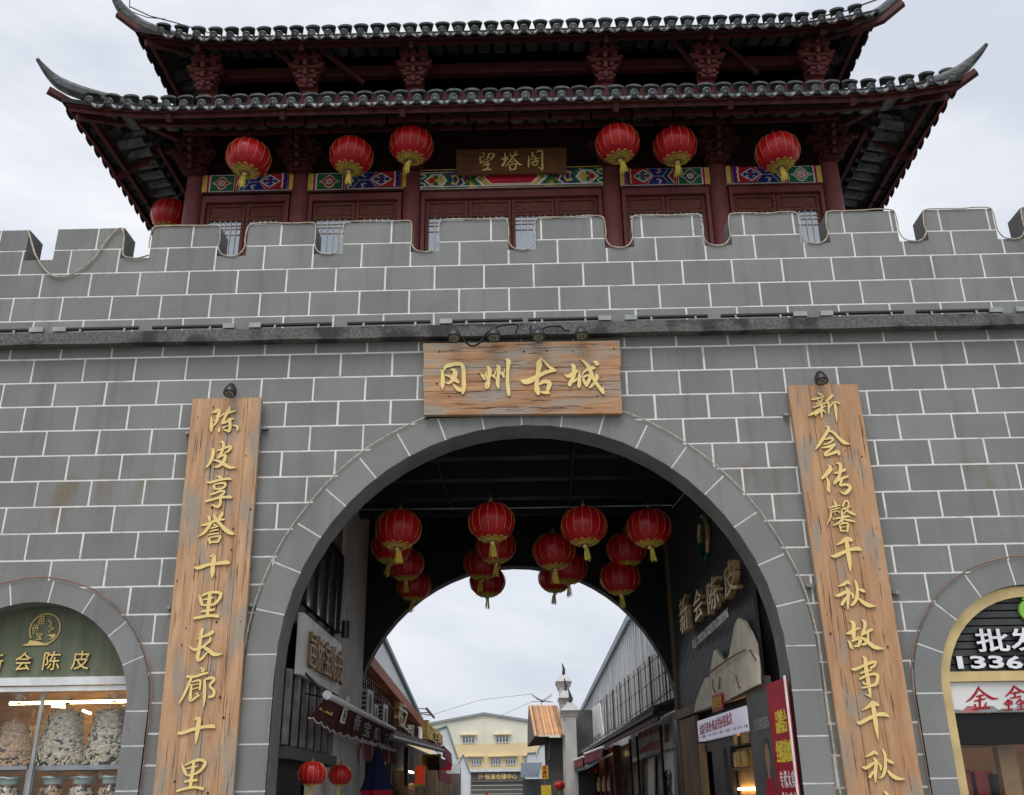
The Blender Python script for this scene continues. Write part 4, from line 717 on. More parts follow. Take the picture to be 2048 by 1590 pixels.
# --- tile meshes (local: x along eave, y up the slope (into roof), z up)
def cap_mesh(tail=.75):
    t = MB(); n_ = 10
    def half(y, r, zc=0): return [(r * math.cos(math.pi * i / n_), y, zc + r * math.sin(math.pi * i / n_)) for i in range(n_ + 1)]
    A = half(0, .058); B = half(tail, .058); t.add(A + B, [(i, i + 1, n_ + 2 + i, n_ + 1 + i) for i in range(n_)])
    t.lathe([(0, .012), (.03, .012), (.036, .004), (.046, .004), (.05, .016), (.062, .012), (.064, -.01)], 14); k = 7 * 14; b = len(t.v) - k
    for i in range(b, len(t.v)): x, y, z = t.v[i]; t.v[i] = (x, -z, y + .0)
    # flared hood of the next tile
    for y0, y1, r0, r1, th in ((.07, .20, .122, .066, .026),):
        O = [(r0 * 1.0 * math.cos(math.pi * (.06 + .88 * i / n_)), y0, .130 + r0 * .44 * math.sin(math.pi * (.06 + .88 * i / n_))) for i in range(n_ + 1)]
        I = [((r0 - .012) * math.cos(math.pi * (.06 + .88 * i / n_)), y0, .130 + (r0 * .44 - th) * math.sin(math.pi * (.06 + .88 * i / n_)) - .004) for i in range(n_ + 1)]
        K = [(r1 * math.cos(math.pi * i / n_), y1, .05 + r1 * math.sin(math.pi * i / n_)) for i in range(n_ + 1)]
        m_ = n_ + 1; t.add(O + I + K, [(i, i + 1, m_ + i + 1, m_ + i) for i in range(n_)] + [(i, i + 1, 2 * m_ + i + 1, 2 * m_ + i) for i in range(n_)])
    return t
def drip_mesh(tail=.7):
    t = MB(); n_ = 10; w = .098
    F = []; Gp = []
    for i in range(n_ + 1):
        a = math.pi * i / n_; F.append((w * math.cos(a), -.035, -.012 - .085 * math.sin(a) ** .8)); Gp.append((w * math.cos(a), 0, .018 - .03 * math.sin(a)))
    m_ = n_ + 1
    t.add(F + Gp, [(i, i + 1, m_ + i + 1, m_ + i) for i in range(n_)])
    # raised rim and inner rosette
    Q = [(p[0] * .8, -.040 + .0, p[2] * .8 - .002) for p in F]; t.add(F + Q, [(i, i + 1, m_ + i + 1, m_ + i) for i in range(n_)])
    t.lathe([(0, .01), (.02, .008), (.026, 0)], 8, (0, 0, 0)); b = len(t.v) - 24
    for i in range(b, len(t.v)): x, y, z = t.v[i]; t.v[i] = (x, -.028 - z, y - .052)
    K = [(p[0], tail, p[2] + 0) for p in Gp]; t.add(Gp + K, [(i, i + 1, m_ + i + 1, m_ + i) for i in range(n_)])
    return t
def pan_mesh():
    t = MB(); w = .096; n_ = 5; A = [(w * (2 * i / n_ - 1), -.0, -.030 + .020 * (2 * i / n_ - 1) ** 2) for i in range(n_ + 1)]; B = [(x, .205, z + .022) for x, y, z in A]; C0 = [(x, y, z + .014) for x, y, z in A]; m_ = n_ + 1
    t.add(A + B + C0, [(i, i + 1, m_ + i + 1, m_ + i) for i in range(n_)] + [(i, i + 1, 2 * m_ + i + 1, 2 * m_ + i) for i in range(n_)]); return t
capM = cap_mesh().mesh('cap_tile', [M['tile']]); capS = cap_mesh(.12).mesh('cap_tile', [M['tile']]); dripS = drip_mesh(.1).mesh('drip_tile', [M['tile']]); dripM = drip_mesh().mesh('drip_tile', [M['tile']]); panM = pan_mesh().mesh('pan_tile', [M['tiled']])
NT = 0
def place_tile(name, me, root, p, ex, ey, jit_=.02):
    ex = ex.normalized(); ey = (ey - ex * ey.dot(ex)).normalized(); ez = ex.cross(ey)
    if ez.z < 0: ex = -ex; ez = -ez
    o_ = bpy.data.objects.new(name, me); COL.objects.link(o_); o_.parent = root
    m_ = Matrix((ex, ey, ez)).transposed().to_4x4() @ Matrix.Rotation(random.uniform(-jit_, jit_), 4, 'Z') @ Matrix.Rotation(random.uniform(-jit_, jit_) * 1.3, 4, 'X') @ Matrix.Rotation(random.uniform(-jit_, jit_), 4, 'Y')
    m_.translation = p - WL[root.name]; o_.matrix_local = m_; return o_
def make_roof(rf, name, pitch, first_cap_x, sides_tiles, zoff=.075):
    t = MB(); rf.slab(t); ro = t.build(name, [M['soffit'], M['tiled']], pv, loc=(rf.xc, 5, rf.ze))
    for side in 'FLR':
        ln = rf.hx if side == 'F' else (rf.y1 - rf.y0) / 2; n_ = int(2 * ln / pitch); i0 = 0
        k = 0; a = -ln + (pitch * .45)
        if side == 'F': a = first_cap_x - rf.xc; a -= pitch * math.floor((a + ln - .12) / pitch)
        while a < ln - .1:
            u = a / ln; yy = (rf.y0 + rf.y1) / 2 + a
            if side == 'F' or yy < sides_tiles:
                p = rf.pt(side, u, 0, zoff); q = rf.pt(side, u, .06, zoff); ex = rf.eave(side, min(1, u + .02)) - rf.eave(side, max(-1, u - .02))
                # keep the rows straight up the slope rather than fanned
                ey = Vector((0, 1, 0)) if side == 'F' else Vector((1 if side == 'L' else -1, 0, 0)); sl = (q.z - p.z) / max(.01, abs((q - p).dot(ey))); ey = ey + Vector((0, 0, max(.15, sl * .55)))
                sm_ = side != 'F' and a < -ln + .75
                if not sm_: place_tile('cap_tile', capM, ro, p + Vector((0, 0, .012)), ex, ey)
                ub = (a + pitch / 2) / ln
                if ub < 1:
                    p2 = rf.pt(side, ub, 0, zoff - .022); place_tile('drip_tile', dripS if sm_ else dripM, ro, p2, ex, ey)
            a += pitch
    # fascia boards
    for side in 'FLRB':
        t = MB(); n_ = 60; prev = None
        for i in range(n_ + 1):
            u = -1 + 2 * i / n_; p = rf.pt(side, u, .035, 0); row = [p + Vector((0, 0, z)) for z in (.065, -.035)]; c = rf.pt(side, u, .055, 0); row += [c + Vector((0, 0, -.036)), c + Vector((0, 0, -.115)), c + Vector((0, 0, -.115)) + (rf.inner(side, u) - c).normalized() * .05]
            if prev:
                for j in range(4): t.quad(prev[j], row[j], row[j + 1], prev[j + 1], 0 if j != 2 and j != 1 else 1)
            prev = row
        t.build('fascia_board', [M['red'], M['redd']], ro)
    return ro
pxs = at(600 + 57 / 2.926, 190, .8).x
rlow = make_roof(low, 'lower_roof', .2560, pxs, 7.0)
pxs2 = at(600 + 70 / 2.926, 55, 1.38).x
rupp = make_roof(upp, 'upper_roof', .2525, pxs2, 5.0)
# pan tile undersides seen beneath the side eaves; front and rear are joined
stuffpan = MB()
for rf, ro, tmax in ((low, rlow, .95), (upp, rupp, .30)):
    ln = (rf.y1 - rf.y0) / 2; slope = (rf.inner('L', 0) - rf.eave('L', 0)).length; nt_ = int(slope * tmax / .19)
    for side in 'LR':
        a = -ln + .5
        while a < -ln + (3.6 if rf is low else 2.2):
            for j in range(nt_):
                u = a / ln; t0 = (j * .19 + .12) / slope; p = rf.pt(side, u, t0, -.012); q = rf.pt(side, u, t0 + .1, -.012)
                ex = rf.pt(side, u + .02, t0) - rf.pt(side, u - .02, t0); place_tile('pan_tile', panM, ro, p, ex, q - p, .03)
            a += .222
    ln = rf.hx; a = -ln + .5
    while a < ln - .5:
        for j in range(4):
            u = a / ln; t0 = (j * .19 + .12) / slope; p = rf.pt('F', u, t0, -.02); q = rf.pt('F', u, t0 + .1, -.02); ey = (q - p).normalized(); w = .09
            stuffpan.add([p + Vector((-w, 0, 0)), p + Vector((0, 0, -.03)), p + Vector((w, 0, 0)), p + Vector((w, 0, .0)) + ey * .2, p + Vector((0, 0, -.01)) + ey * .2, p + Vector((-w, 0, 0)) + ey * .2], [(0, 1, 4, 5), (1, 2, 3, 4)])
        a += .222
o = stuffpan.build('pan_tile', M['tiled'], rlow); o['kind'] = 'stuff'
# hip horns and corner rafters
def horn(root, pts, rs, nose):
    P = [at(*p) for p in pts]; q = crm([tuple(p) + (r,) for p, r in zip(P, rs)], 5)
    t = MB(); t.tube([Vector(a[:3]) for a in q], [max(a[3], .008) for a in q], 8, flat=.7)
    t.lathe([(0, .03), (.022, .022), (.03, 0), (.022, -.022), (0, -.03)], 8, q[-1][:3]); t.build('hip_ridge', M['tile'], root)
    N = [at(*p) for p in nose]; t = MB(); t.tube(N, .062, 4); t.build('corner_rafter', M['redd'], root)
horn(rlow, [(330, 215, 1.5), (250, 204, 1.05), (190, 193, .9), (150, 181, .8), (122, 168, .73), (103, 153, .68), (88, 136, .62), (76, 120, .56)], [.07, .08, .10, .105, .095, .072, .048, .028], [(215, 222, 1.15), (140, 205, .85), (96, 180, .65)])
horn(rlow, [(1715, 195, 1.5), (1800, 184, 1.05), (1850, 172, .9), (1890, 158, .8), (1919, 143, .73), (1941, 124, .68), (1960, 105, .62), (1972, 90, .56)], [.07, .08, .10, .105, .095, .072, .048, .028], [(1835, 204, 1.15), (1905, 178, .85), (1953, 143, .65)])
horn(rupp, [(425, 84, 2.0), (360, 74, 1.6), (305, 60, 1.45), (272, 44, 1.36), (247, 22, 1.27), (232, 0, 1.2), (222, -22, 1.1)], [.07, .08, .10, .10, .09, .065, .035], [(345, 85, 1.6), (280, 62, 1.35), (235, 28, 1.2)])
horn(rupp, [(1640, 66, 2.0), (1695, 52, 1.6), (1740, 36, 1.45), (1768, 20, 1.36), (1790, 0, 1.27), (1806, -18, 1.2), (1818, -40, 1.1)], [.07, .08, .10, .10, .09, .065, .035], [(1700, 66, 1.6), (1765, 40, 1.35), (1806, 6, 1.2)])
for nm, rf, ro in (('F', low, rlow), ('F', upp, rupp)):
    pass
# back hips and main ridge
t = MB()
for sx in (-1, 1):
    a = low.eave('B', sx); b = low.inner('B', sx); t.tube([a + Vector((0, 0, .12)), b + Vector((0, 0, .15))], .1, 8)
t.build('hip_ridge', M['tile'], rlow)
t = MB(); t.tube([(-3.2, 5.1, 15.35), (2.8, 5.1, 15.35)], .16, 8)
for side in 'FB':
    for sx in (-1, 1): t.tube([upp.pt(side, sx, .25, .12), upp.pt(side, sx, .6, .12), upp.inner(side, sx) + Vector((0, 0, .15))], .1, 8)
t.build('main_ridge', M['tile'], rupp)
# --- bent eave rafters
def beam(root, pts, r, name='rafter', m_=None):
    t_ = MB(); P = [Vector(p) for p in pts]
    for a, b in zip(P[:-1], P[1:]):
        d = (b - a); l_ = d.length; d.normalize(); s_ = d.cross(Vector((0, 0, 1))); s_.normalize(); v_ = s_.cross(d)
        t_.obox((a + b) / 2, d * (l_ / 2 + r * .4), s_ * r * .7, v_ * r)
    t_.build(name, m_ or M['redd'], root)
for x in CX:
    cz = 10.98
    p0 = Vector((x, CY - .1, cz)); e = low.pt('F', (x - low.xc) / low.hx, .06, -.13)
    beam(rlow, [p0, Vector((x, 1.55, cz + .10)), Vector((x, e.y, e.z + .02))], .055)
    e = upp.pt('F', (x - upp.xc) / upp.hx, .05, -.12)
    beam(rupp, [(x, CY - .1, 12.72), (x, e.y, e.z + .02)], .05)
for sx, x in ((-1, CX[0]), (1, CX[-1])):
    c = low.eave('F', sx); p0 = Vector((x, CY - .1, 10.98)); m_ = Vector((x + sx * .62, 1.62, 11.05)); beam(rlow, [p0, m_, Vector((c.x - sx * .18, c.y + .18, c.z - .12))], .055)
    for y in (CY, 4.1, 6.0):
        e = low.pt('L' if sx < 0 else 'R', (y - 5.1) / 4.3, .06, -.13); beam(rlow, [(x, y, 10.95), (x + sx * .62, y, 11.02), (e.x, e.y, e.z)], .055)
    s_ = 'L' if sx < 0 else 'R'; beam(rlow, [low.pt(s_, -1 + .1 * k, .20, -.10) for k in range(0, 16)], .045, 'purlin')
    beam(rlow, [low.pt(s_, -1 + .1 * k, .62, -.10) for k in range(1, 16)], .045, 'purlin')
    c = upp.eave('F', sx); beam(rupp, [(x, CY - .1, 12.75), (c.x - sx * .15, c.y + .15, c.z - .1)], .05); s_ = 'L' if sx < 0 else 'R'
    beam(rupp, [upp.pt(s_, -1 + .1 * k, .06, -.10) for k in range(0, 16)], .045, 'purlin')
for t_ in (.25, .6): beam(rlow, [low.pt('F', -1 + .1 * k, t_, -.10) for k in range(1, 20)], .04, 'purlin')
# random cross struts beneath the upper eave
for x0, x1 in ((-3.9, -3.3), (-3.2, -2.5), (2.4, 2.9), (3.1, 3.8)): beam(rupp, [(x0, 1.75, 12.62), (x1, 2.15, 12.2)], .035, 'strut')
# --- bracket clusters
def bracket_mesh(nm, m_):
    t = MB(); z = 0
    for k, (w, d) in enumerate(((.13, .11), (.19, .15), (.28, .19), (.21, .22), (.12, .22))):
        z = k * .155; hh = .038
        for yy in (-d, -d * .45):
            t.box(-w, w, yy - .035, yy + .035, z, z + hh * 1.5)
            for sx in (-1, 1): t.box(sx * w - .05, sx * w + .05, yy - .045, yy + .045, z + hh * 1.5, z + hh * 1.5 + .035)
            t.box(-.05, .05, yy - .05, yy + .05, z + .057, z + .095)
        t.box(-.032, .032, -d - .11, .05, z + .05, z + .12); t.obox((0, -d - .10, z + .055), (.03, 0, 0), (0, .02, -.03), (0, .05, .03))
        for sx in (-1, 1):
            t.obox((sx * w * .62, -d * .5, z + .095), (.026, 0, 0), (0, d * .5 + .05, 0), (0, 0, .03)); t.box(sx * w * .62 - .045, sx * w * .62 + .045, -d - .07, -d + .02, z + .07, z + .13)
    return t.mesh(nm, [m_])
brA = bracket_mesh('eave_bracket', M['red']); brB = bracket_mesh('eave_bracket', M['redd'])  # lower tier gets a darker copy, eave shade put into its colour
for x in CX:
    o = link('eave_bracket', brA, pv, (x, CY - .10, 12.0)); o.scale = (.88, .9, 1)
    o = link('eave_bracket', brB, pv, (x, CY - .12, 10.42)); o.scale = (1.05, 1, .82)
for sx, x in ((-1, CX[0]), (1, CX[-1])):
    pass
# --- plaque of the pavilion
A, B = at(912, 298, 1.95), at(1134, 346, 1.95)
pq = thing('pavilion_plaque', ((A.x + B.x) / 2, 1.95, B.z), 'dark brown plaque with three gold characters under the lower eave of the pavilion', 'plaque')
c1, c2, c3, c4 = at(912, 299, 1.95), at(1133, 295, 1.95), at(1133, 344, 1.95), at(913, 348, 1.95)
mb = MB(); mb.prism([c4, c3, c2, c1], (0, .05, 0)); mb.build('plaque_board', M['plaquew'], pq)
brush(pq, ['wang', 'ta', 'ge'], 1.948, [M['bronzeg'] if 'bronzeg' in M else M['gold'], M['golds']], .008)
# ================================================================ LANTERNS
from mathutils import noise as mnoise
BODIES = []
def body_mesh(seed):
    n_ = 60; rows_ = 20; vs = []; Rr, Hh = .32, .265
    for i in range(rows_ + 1):
        a = math.pi * (i / rows_) * .86 + math.pi * .07; z = Hh * math.cos(a); r0 = Rr * math.sin(a) ** .82
        for j in range(n_):
            b = 2 * math.pi * j / n_; pl_ = 1 - .022 * abs(math.sin(1.5 * 8 * b / 1.0 * .6667)) * math.sin(a) ** .5
            nn = mnoise.noise(Vector((math.cos(b) * 3.1, math.sin(b) * 3.1, z * 11 + seed * 7.3))) * .022 + mnoise.noise(Vector((math.cos(b) * 9, math.sin(b) * 9, z * 22 + seed * 3.1))) * .012
            k = (pl_ + nn * math.sin(a)); vs.append((r0 * k * math.cos(b), r0 * k * math.sin(b), z + .008 * math.sin(b + seed) * math.sin(a)))
    t_ = MB(); t_.add(vs, [(i * n_ + j, i * n_ + (j + 1) % n_, (i + 1) * n_ + (j + 1) % n_, (i + 1) * n_ + j) for i in range(rows_) for j in range(n_)]); return t_.mesh('silk_body', [M['silk']], smooth=True)
def lantern_proto(label, loc):
    t = thing('red_lantern', loc, label, 'lantern', 'red silk lanterns'); l0 = Vector(loc); n_ = 48; prof = []
    Rr, Hh = .32, .265
    rows_ = 15; vs = []
    for i in range(rows_ + 1):
        a = math.pi * (i / rows_) * .86 + math.pi * .07; z = Hh * math.cos(a); r0 = Rr * math.sin(a) ** .82
        for j in range(n_):
            b = 2 * math.pi * j / n_; ph = (j % 3) / 3; pl = 1 - .0 if j % 3 == 0 else 1 - .012; cr_ = 1 + .008 * math.sin(7 * b + 5 * a) * math.sin(a); vs.append((r0 * pl * cr_ * math.cos(b), r0 * pl * cr_ * math.sin(b), z))
    mb_ = MB(); mb_.add(vs, [(i * n_ + j, i * n_ + (j + 1) % n_, (i + 1) * n_ + (j + 1) % n_, (i + 1) * n_ + j) for i in range(rows_) for j in range(n_)][::1])
    link('silk_body', body_mesh(0), t, l0)
    mb_ = MB()
    for j in range(0, n_, 3):
        if j % 2: pass
        path = []
        for i in range(1, 12):
            a = math.pi * (i / rows_) * .86 + math.pi * .07; r0 = Rr * math.sin(a) ** .82 * 1.010; b = 2 * math.pi * j / n_; path.append((r0 * math.cos(b), r0 * math.sin(b), Hh * math.cos(a)))
        mb_.tube(path, .0022, 4)
    link('gold_rib', mb_.mesh('gold_rib', [M['lrib']]), t, l0)
    # gold trim at the bottom: filigree band with petals
    mb_ = MB(); zb_ = -Hh * .80
    def shell(a): return Rr * math.sin(a) ** .82 * 1.006, Hh * math.cos(a)
    a1, a2 = math.pi * .865, math.pi * .94
    pr_ = [shell(a1 + (a2 - a1) * k / 3) for k in range(4)] + [(0.03, -Hh * .99)]
    mb_.lathe([(r, z - .002) for r, z in pr_], 32, mi=0)
    for k in range(4):
        rr, zz = shell(a1 + (a2 - a1) * k / 3); mb_.lathe([(rr, zz - .002), (rr + .004, zz - .007), (rr - .004, zz - .008)], 32, mi=1)
    for j in range(12):
        b = 2 * math.pi * j / 12; ra, za = shell(a1 - .0); rb_, zb2 = shell(a1 - math.pi * .075); cb, sb = math.cos(b), math.sin(b); tx, ty = -sb, cb; w = .028
        pts = []
        for s1, h1 in ((-1, 0), (-.95, .5), (-.4, .85), (0, 1), (.4, .85), (.95, .5), (1, 0)):
            aa = a1 - math.pi * .055 * h1; r_, z_ = shell(aa); r_ += .004; pts.append((r_ * cb + tx * w * s1, r_ * sb + ty * w * s1, z_ - .002))
        mb_.add(pts, [list(range(len(pts)))], 0); mb_.tube(pts, .0035, 4, mi=1)
        for s1 in (-.5, .5):
            aa = a1 + (a2 - a1) * .45; r_, z_ = shell(aa); mb_.tube([((r_ + .004) * cb + tx * .012 * (s1 - .3), (r_ + .004) * sb + ty * .012 * s1, z_ - .01), ((r_ - .015) * cb + tx * .03 * s1, (r_ - .015) * sb + ty * .03 * s1, z_ - .025)], .003, 4, mi=1)
    link('gold_trim', mb_.mesh('gold_trim', [M['lring'], M['goldt']]), t, l0)
    mb_ = MB(); mb_.lathe([(.0, Hh * 1.02 + .05), (.03, Hh * 1.02 + .05), (.03, Hh * 1.0), (.085, Hh * .985), (.09, Hh * .95)], 16); mb_.tube([(0, 0, Hh + .05), (0, 0, Hh + .12)], .006, 6); link('top_cap', mb_.mesh('top_cap', [M['lring']]), t, l0)
    mb_ = MB(); mb_.lathe([(.012, -Hh * .97), (.034, -Hh * 1.02), (.034, -Hh * 1.17), (.02, -Hh * 1.2)], 10); link('tassel_head', mb_.mesh('tassel_head', [M['goldm']]), t, l0)
    r = random.Random(3); mb_ = MB()
    for j in range(30):
        a = r.uniform(0, 6.28); q = r.uniform(.006, .03); sw = .0; L_ = r.uniform(.13, .19); s2 = r.uniform(1.2, 2.2)
        mb_.tube([(q * math.cos(a), q * math.sin(a), -Hh * 1.18), (q * s2 * .8 * math.cos(a), q * s2 * .8 * math.sin(a), -Hh * 1.18 - L_ * .5), (q * s2 * math.cos(a) + r.uniform(-.008, .008), q * s2 * math.sin(a), -Hh * 1.18 - L_)], .0034, 4)
    link('tassel', mb_.mesh('tassel', [M['goldt']]), t, l0)
    return t
lan0 = None
def lantern(px, py, dpx, D, label, tilt=None, Yfix=None, group='red silk lanterns', hang=1.0, seed=0):
    global lan0
    r = random.Random(seed * 17 + 5); depth = D * FPX / dpx; d = ray(px, py); c = CAMP + d * depth
    if Yfix is not None: c = at(px, py, Yfix)
    tilt = tilt or (r.uniform(-.05, .05), r.uniform(-.05, .05)); rot = (tilt[0], tilt[1], r.uniform(0, .39))
    if lan0 is None: lan0 = lantern_proto(label, c); o_ = lan0; o_['group'] = group; o_.rotation_euler = rot; o_.scale = (D / .64,) * 3
    else: o_ = copy_tree(lan0, c, rot, D / .64, label, group)
    while len(BODIES) < 6: BODIES.append(body_mesh(len(BODIES) + 1))
    for k in p_children(o_):
        if k.name.startswith('silk_body'): k.data = BODIES[r.randrange(6)]
        if k.name.startswith('tassel') and not k.name.startswith('tassel_head'): k.rotation_euler = (r.uniform(-.05, .05), r.uniform(-.08, .14), r.uniform(0, 6)); 
    return o_, c
G1 = 'red lanterns hanging under the lower eave'
pl = [(497, 316, 88, 'leftmost red lantern under the eave, beside the left corner column of the pavilion'), (703, 312, 87, 'second red lantern from the left under the eave, above the second painted beam'), (823, 290, 87, 'third red lantern under the eave, just left of the pavilion plaque'),
      (1235, 287, 88, 'fourth red lantern under the eave, just right of the pavilion plaque'), (1350, 292, 87, 'fifth red lantern under the eave, above the fourth painted beam'), (1555, 304, 88, 'rightmost red lantern under the eave, above the last painted beam')]
tl = [(-.06, .10), (-.05, .10), (-.02, .06), (-.03, -.10), (-.02, -.06), (-.03, -.10)]
for i, (x, y, d, lb_) in enumerate(pl):
    o_, c = lantern(x, y, d, .64, lb_, (tl[i][0] + .05, tl[i][1]), group=G1, seed=i)
    mb = MB(); mb.tube([c + Vector((0, 0, .36)), Vector((c.x, c.y + .02, 10.9))], .004, 4); mb.build('cord', M['cable'], o_, loc=c).rotation_euler = (-o_.rotation_euler[0], -o_.rotation_euler[1], 0)
o_, c = lantern(343, 432, 80, .64, 'red lantern at the left side of the pavilion half hidden behind the battlement', Yfix=2.9, group=G1, seed=9)
# ================================================================ PASSAGE THROUGH THE GATE
YB = 5.8
LW = lambda px, py, o=0.0: atp(px, py, -2.615 + o, -.015)      # left passage wall
RWP = lambda px, py, o=0.0: atp(px, py, 2.665 - o, -.058)     # right passage wall (shop front)
psg = thing('passage', (0, 3, 0), 'dark passage behind the big arch with black ceiling beams and a rear arch', 'passage')
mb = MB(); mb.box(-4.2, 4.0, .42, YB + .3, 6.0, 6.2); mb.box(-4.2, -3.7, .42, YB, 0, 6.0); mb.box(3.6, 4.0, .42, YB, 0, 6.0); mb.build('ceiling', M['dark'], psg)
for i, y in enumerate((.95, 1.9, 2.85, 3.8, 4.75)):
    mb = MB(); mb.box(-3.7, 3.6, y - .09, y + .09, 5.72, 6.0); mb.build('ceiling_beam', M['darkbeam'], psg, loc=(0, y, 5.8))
# rear wall with its arch
def circ3(r_, cx, cz, n=30): return [(cx - r_, 0)] + [(cx - r_ * math.cos(math.pi * i / n), cz + r_ * math.sin(math.pi * i / n)) for i in range(n + 1)] + [(cx + r_, 0)]
YR = YB + .28; rr_ = 2.613; cxr, czr = -.253, 2.525
P = [(-9, 6.62), (-9, 0)] + circ3(rr_, cxr, czr) + [(9, 0), (9, 6.62)]
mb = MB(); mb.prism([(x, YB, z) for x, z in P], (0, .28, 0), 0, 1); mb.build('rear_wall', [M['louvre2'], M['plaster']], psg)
for k_, (ya_, za_) in enumerate(((1.4, 5.94), (3.3, 5.90))):
    t = MB(); t.tube([(-3.5, ya_, za_ - .02), (-1.0, ya_ + .02, za_ - .03), (1.2, ya_, za_ - .02), (3.5, ya_ + .03, za_ - .03)], .022, 6); t.build('ceiling_conduit', M['darkbeam'], psg)
    t = MB(); t.tube([(-1.2 + k_ * 1.8, .5, 5.69), (-1.15 + k_ * 1.8, 5.7, 5.69)], .018, 6); t.build('ceiling_conduit', M['darkbeam'], psg)
# ---- left shop side: white column, window, sign, awning
lw = thing('plastered_shop', (-2.6, 3, 0), 'white plastered shop wall on the left inside the passage with dark upper windows', 'shop front')
def quadwall(f, pts, th, nrm, m_, name, root, mi=None):
    t = MB(); P = [f(*p) for p in pts]; t.prism(P, Vector(nrm) * -th, 0); return t.build(name, m_, root)
NL = Vector((1, .015, 0)).normalized(); NR = Vector((-1, -.058, 0)).normalized()
def LP(y, z, o=0.0): return Vector((-2.615 + o - .015 * y, y, z))
def RP(y, z, o=0.0): return Vector((2.665 - o - .058 * y, y, z))
t = MB(); t.prism([LP(3.55, 0, 0), LP(YB - .02, 0, 0), LP(YB - .02, 5.98, 0), LP(3.55, 5.98, 0)], (-.25, 0, 0)); t.build('white_column', M['white'], lw)
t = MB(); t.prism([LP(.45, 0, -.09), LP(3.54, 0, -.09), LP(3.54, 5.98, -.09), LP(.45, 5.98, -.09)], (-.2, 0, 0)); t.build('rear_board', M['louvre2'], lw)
ys = [.47, 1.2, 1.85, 2.5, 3.1, 3.52]
for a, b in zip(ys[:-1], ys[1:]):
    t = MB(); t.prism([LP(a + .05, 3.75, -.05), LP(b - .05, 3.75, -.05), LP(b - .05, 4.75, -.05), LP(a + .05, 4.75, -.05)], (-.02, 0, 0)); t.build('window_pane', M['glassd'], lw)
t = MB(); t.prism([LP(.45, 4.8, -.04), LP(3.54, 4.8, -.04), LP(3.54, 5.9, -.04), LP(.45, 5.9, -.04)], (-.04, 0, 0)); t.build('brown_panel', M['wood'], lw)
for a in ys:
    t = MB(); t.prism([LP(a - .04, 3.72, .0), LP(a + .04, 3.72, .0), LP(a + .04, 4.8, .0), LP(a - .04, 4.8, .0)], (-.06, 0, 0)); t.build('window_bar', M['black'], lw)
t = MB(); t.prism([LP(.45, 4.74, .0), LP(3.54, 4.74, .0), LP(3.54, 4.82, .0), LP(.45, 4.82, .0)], (-.06, 0, 0)); t.build('window_bar', M['black'], lw)
# lower shop window with posts
for a in (.55, 1.0, 1.45, 1.9, 2.35, 2.8, 3.25):
    t = MB(); t.prism([LP(a, 2.12, .01), LP(a + .12, 2.12, .01), LP(a + .12, 2.9, .01), LP(a, 2.9, .01)], (-.05, 0, 0)); t.build('window_post', M['greybar'], lw)
t = MB(); t.prism([LP(.5, 1.98, .04), LP(3.54, 1.98, .04), LP(3.54, 2.10, .04), LP(.5, 2.10, .04)], (-.12, 0, 0)); t.build('window_sill', M['louvre'], lw)
t = MB(); t.prism([LP(2.0, 0, .0), LP(3.5, 0, .0), LP(3.5, 1.95, .0), LP(2.0, 1.95, .0)], (-.06, 0, 0)); t.build('lower_panel', M['white'], lw)
# sign
a, b, c, d = LW(604, 1352, .06), LW(681, 1391, .06), LW(681, 1289, .06), LW(610, 1225, .06)
zt = (c.z + d.z) / 2; zb_ = (a.z + b.z) / 2; y0, y1 = max(.48, (a.y + d.y) / 2 - .1), (b.y + c.y) / 2
ls = thing('shop_sign', LP((y0 + y1) / 2, zb_, .06), 'white shop sign with raised bronze characters on the left wall inside the passage', 'shop sign')
t = MB(); t.prism([LP(y0, zb_, .06), LP(y1, zb_, .06), LP(y1, zt, .06), LP(y0, zt, .06)], NL * -.06); t.build('sign_panel', M['wsign'], ls)
t = MB(); w = y1 - y0; text_on(t, '邑侨宝陈皮', LP(y0 + w * .12, zb_ + (zt - zb_) * .17, .062), (0, 1, 0), (0, 0, 1), NL, w=w * .80, h=(zt - zb_) * .62, bold=.004, depth=.045, mf=0, ms=1); t.build('lettering', [M['bronze'], M['wood']], ls)
# small spotlight on the column
sp = atp(691, 1257, -2.42, -.015); t_ = thing('wall_spotlight', sp, 'small black spotlight on an arm fixed to the white column inside the passage', 'spotlight')
t = MB(); t.lathe([(.0, .1), (.055, .1), (.055, -.12), (0, -.12)], 12, sp); t.build('lamp_head', M['black'], t_)
t = MB(); t.tube([sp + Vector((0, 0, -.05)), LP(sp.y - .1, sp.z - .06, 0)], .014, 5); t.tube([sp + Vector((0, .06, .1)), sp + Vector((0, .06, .3))], .006, 4); t.tube([sp + Vector((0, 0, .05)), LP(sp.y - .1, sp.z + .1, 0)], .005, 4); t.build('arm', M['black'], t_)
# awning of the left shop
aw = thing('shop_awning', LP(2.5, 2.6, .3), 'dark maroon canvas awning with a yellow note and scalloped edge under the white shop sign', 'awning')
bar = [atp(x, y, -2.28, -.015) for x, y in ((655, 1385), (788, 1463))]
bar = [bar[0], bar[1]]; bz = (bar[0].z + bar[1].z) / 2
t = MB(); t.tube([Vector((bar[0].x, bar[0].y, bz)), Vector((bar[1].x, bar[1].y, bz))], .035, 12); t.tube([Vector((bar[0].x, bar[0].y - .02, bz)), Vector((bar[0].x, bar[0].y + .02, bz))], .05, 14); t.build('front_bar', M['wpaint'], aw)
nC = 44; U, Lo = [], []
lowpx = [(615, 1436), (638, 1447), (662, 1461), (690, 1470), (715, 1478), (745, 1483), (770, 1490), (788, 1497)]
def lerp_px(pts, f): f *= len(pts) - 1; i = min(int(f), len(pts) - 2); g = f - i; return (pts[i][0] * (1 - g) + pts[i + 1][0] * g, pts[i][1] * (1 - g) + pts[i + 1][1] * g)
rows_ = []
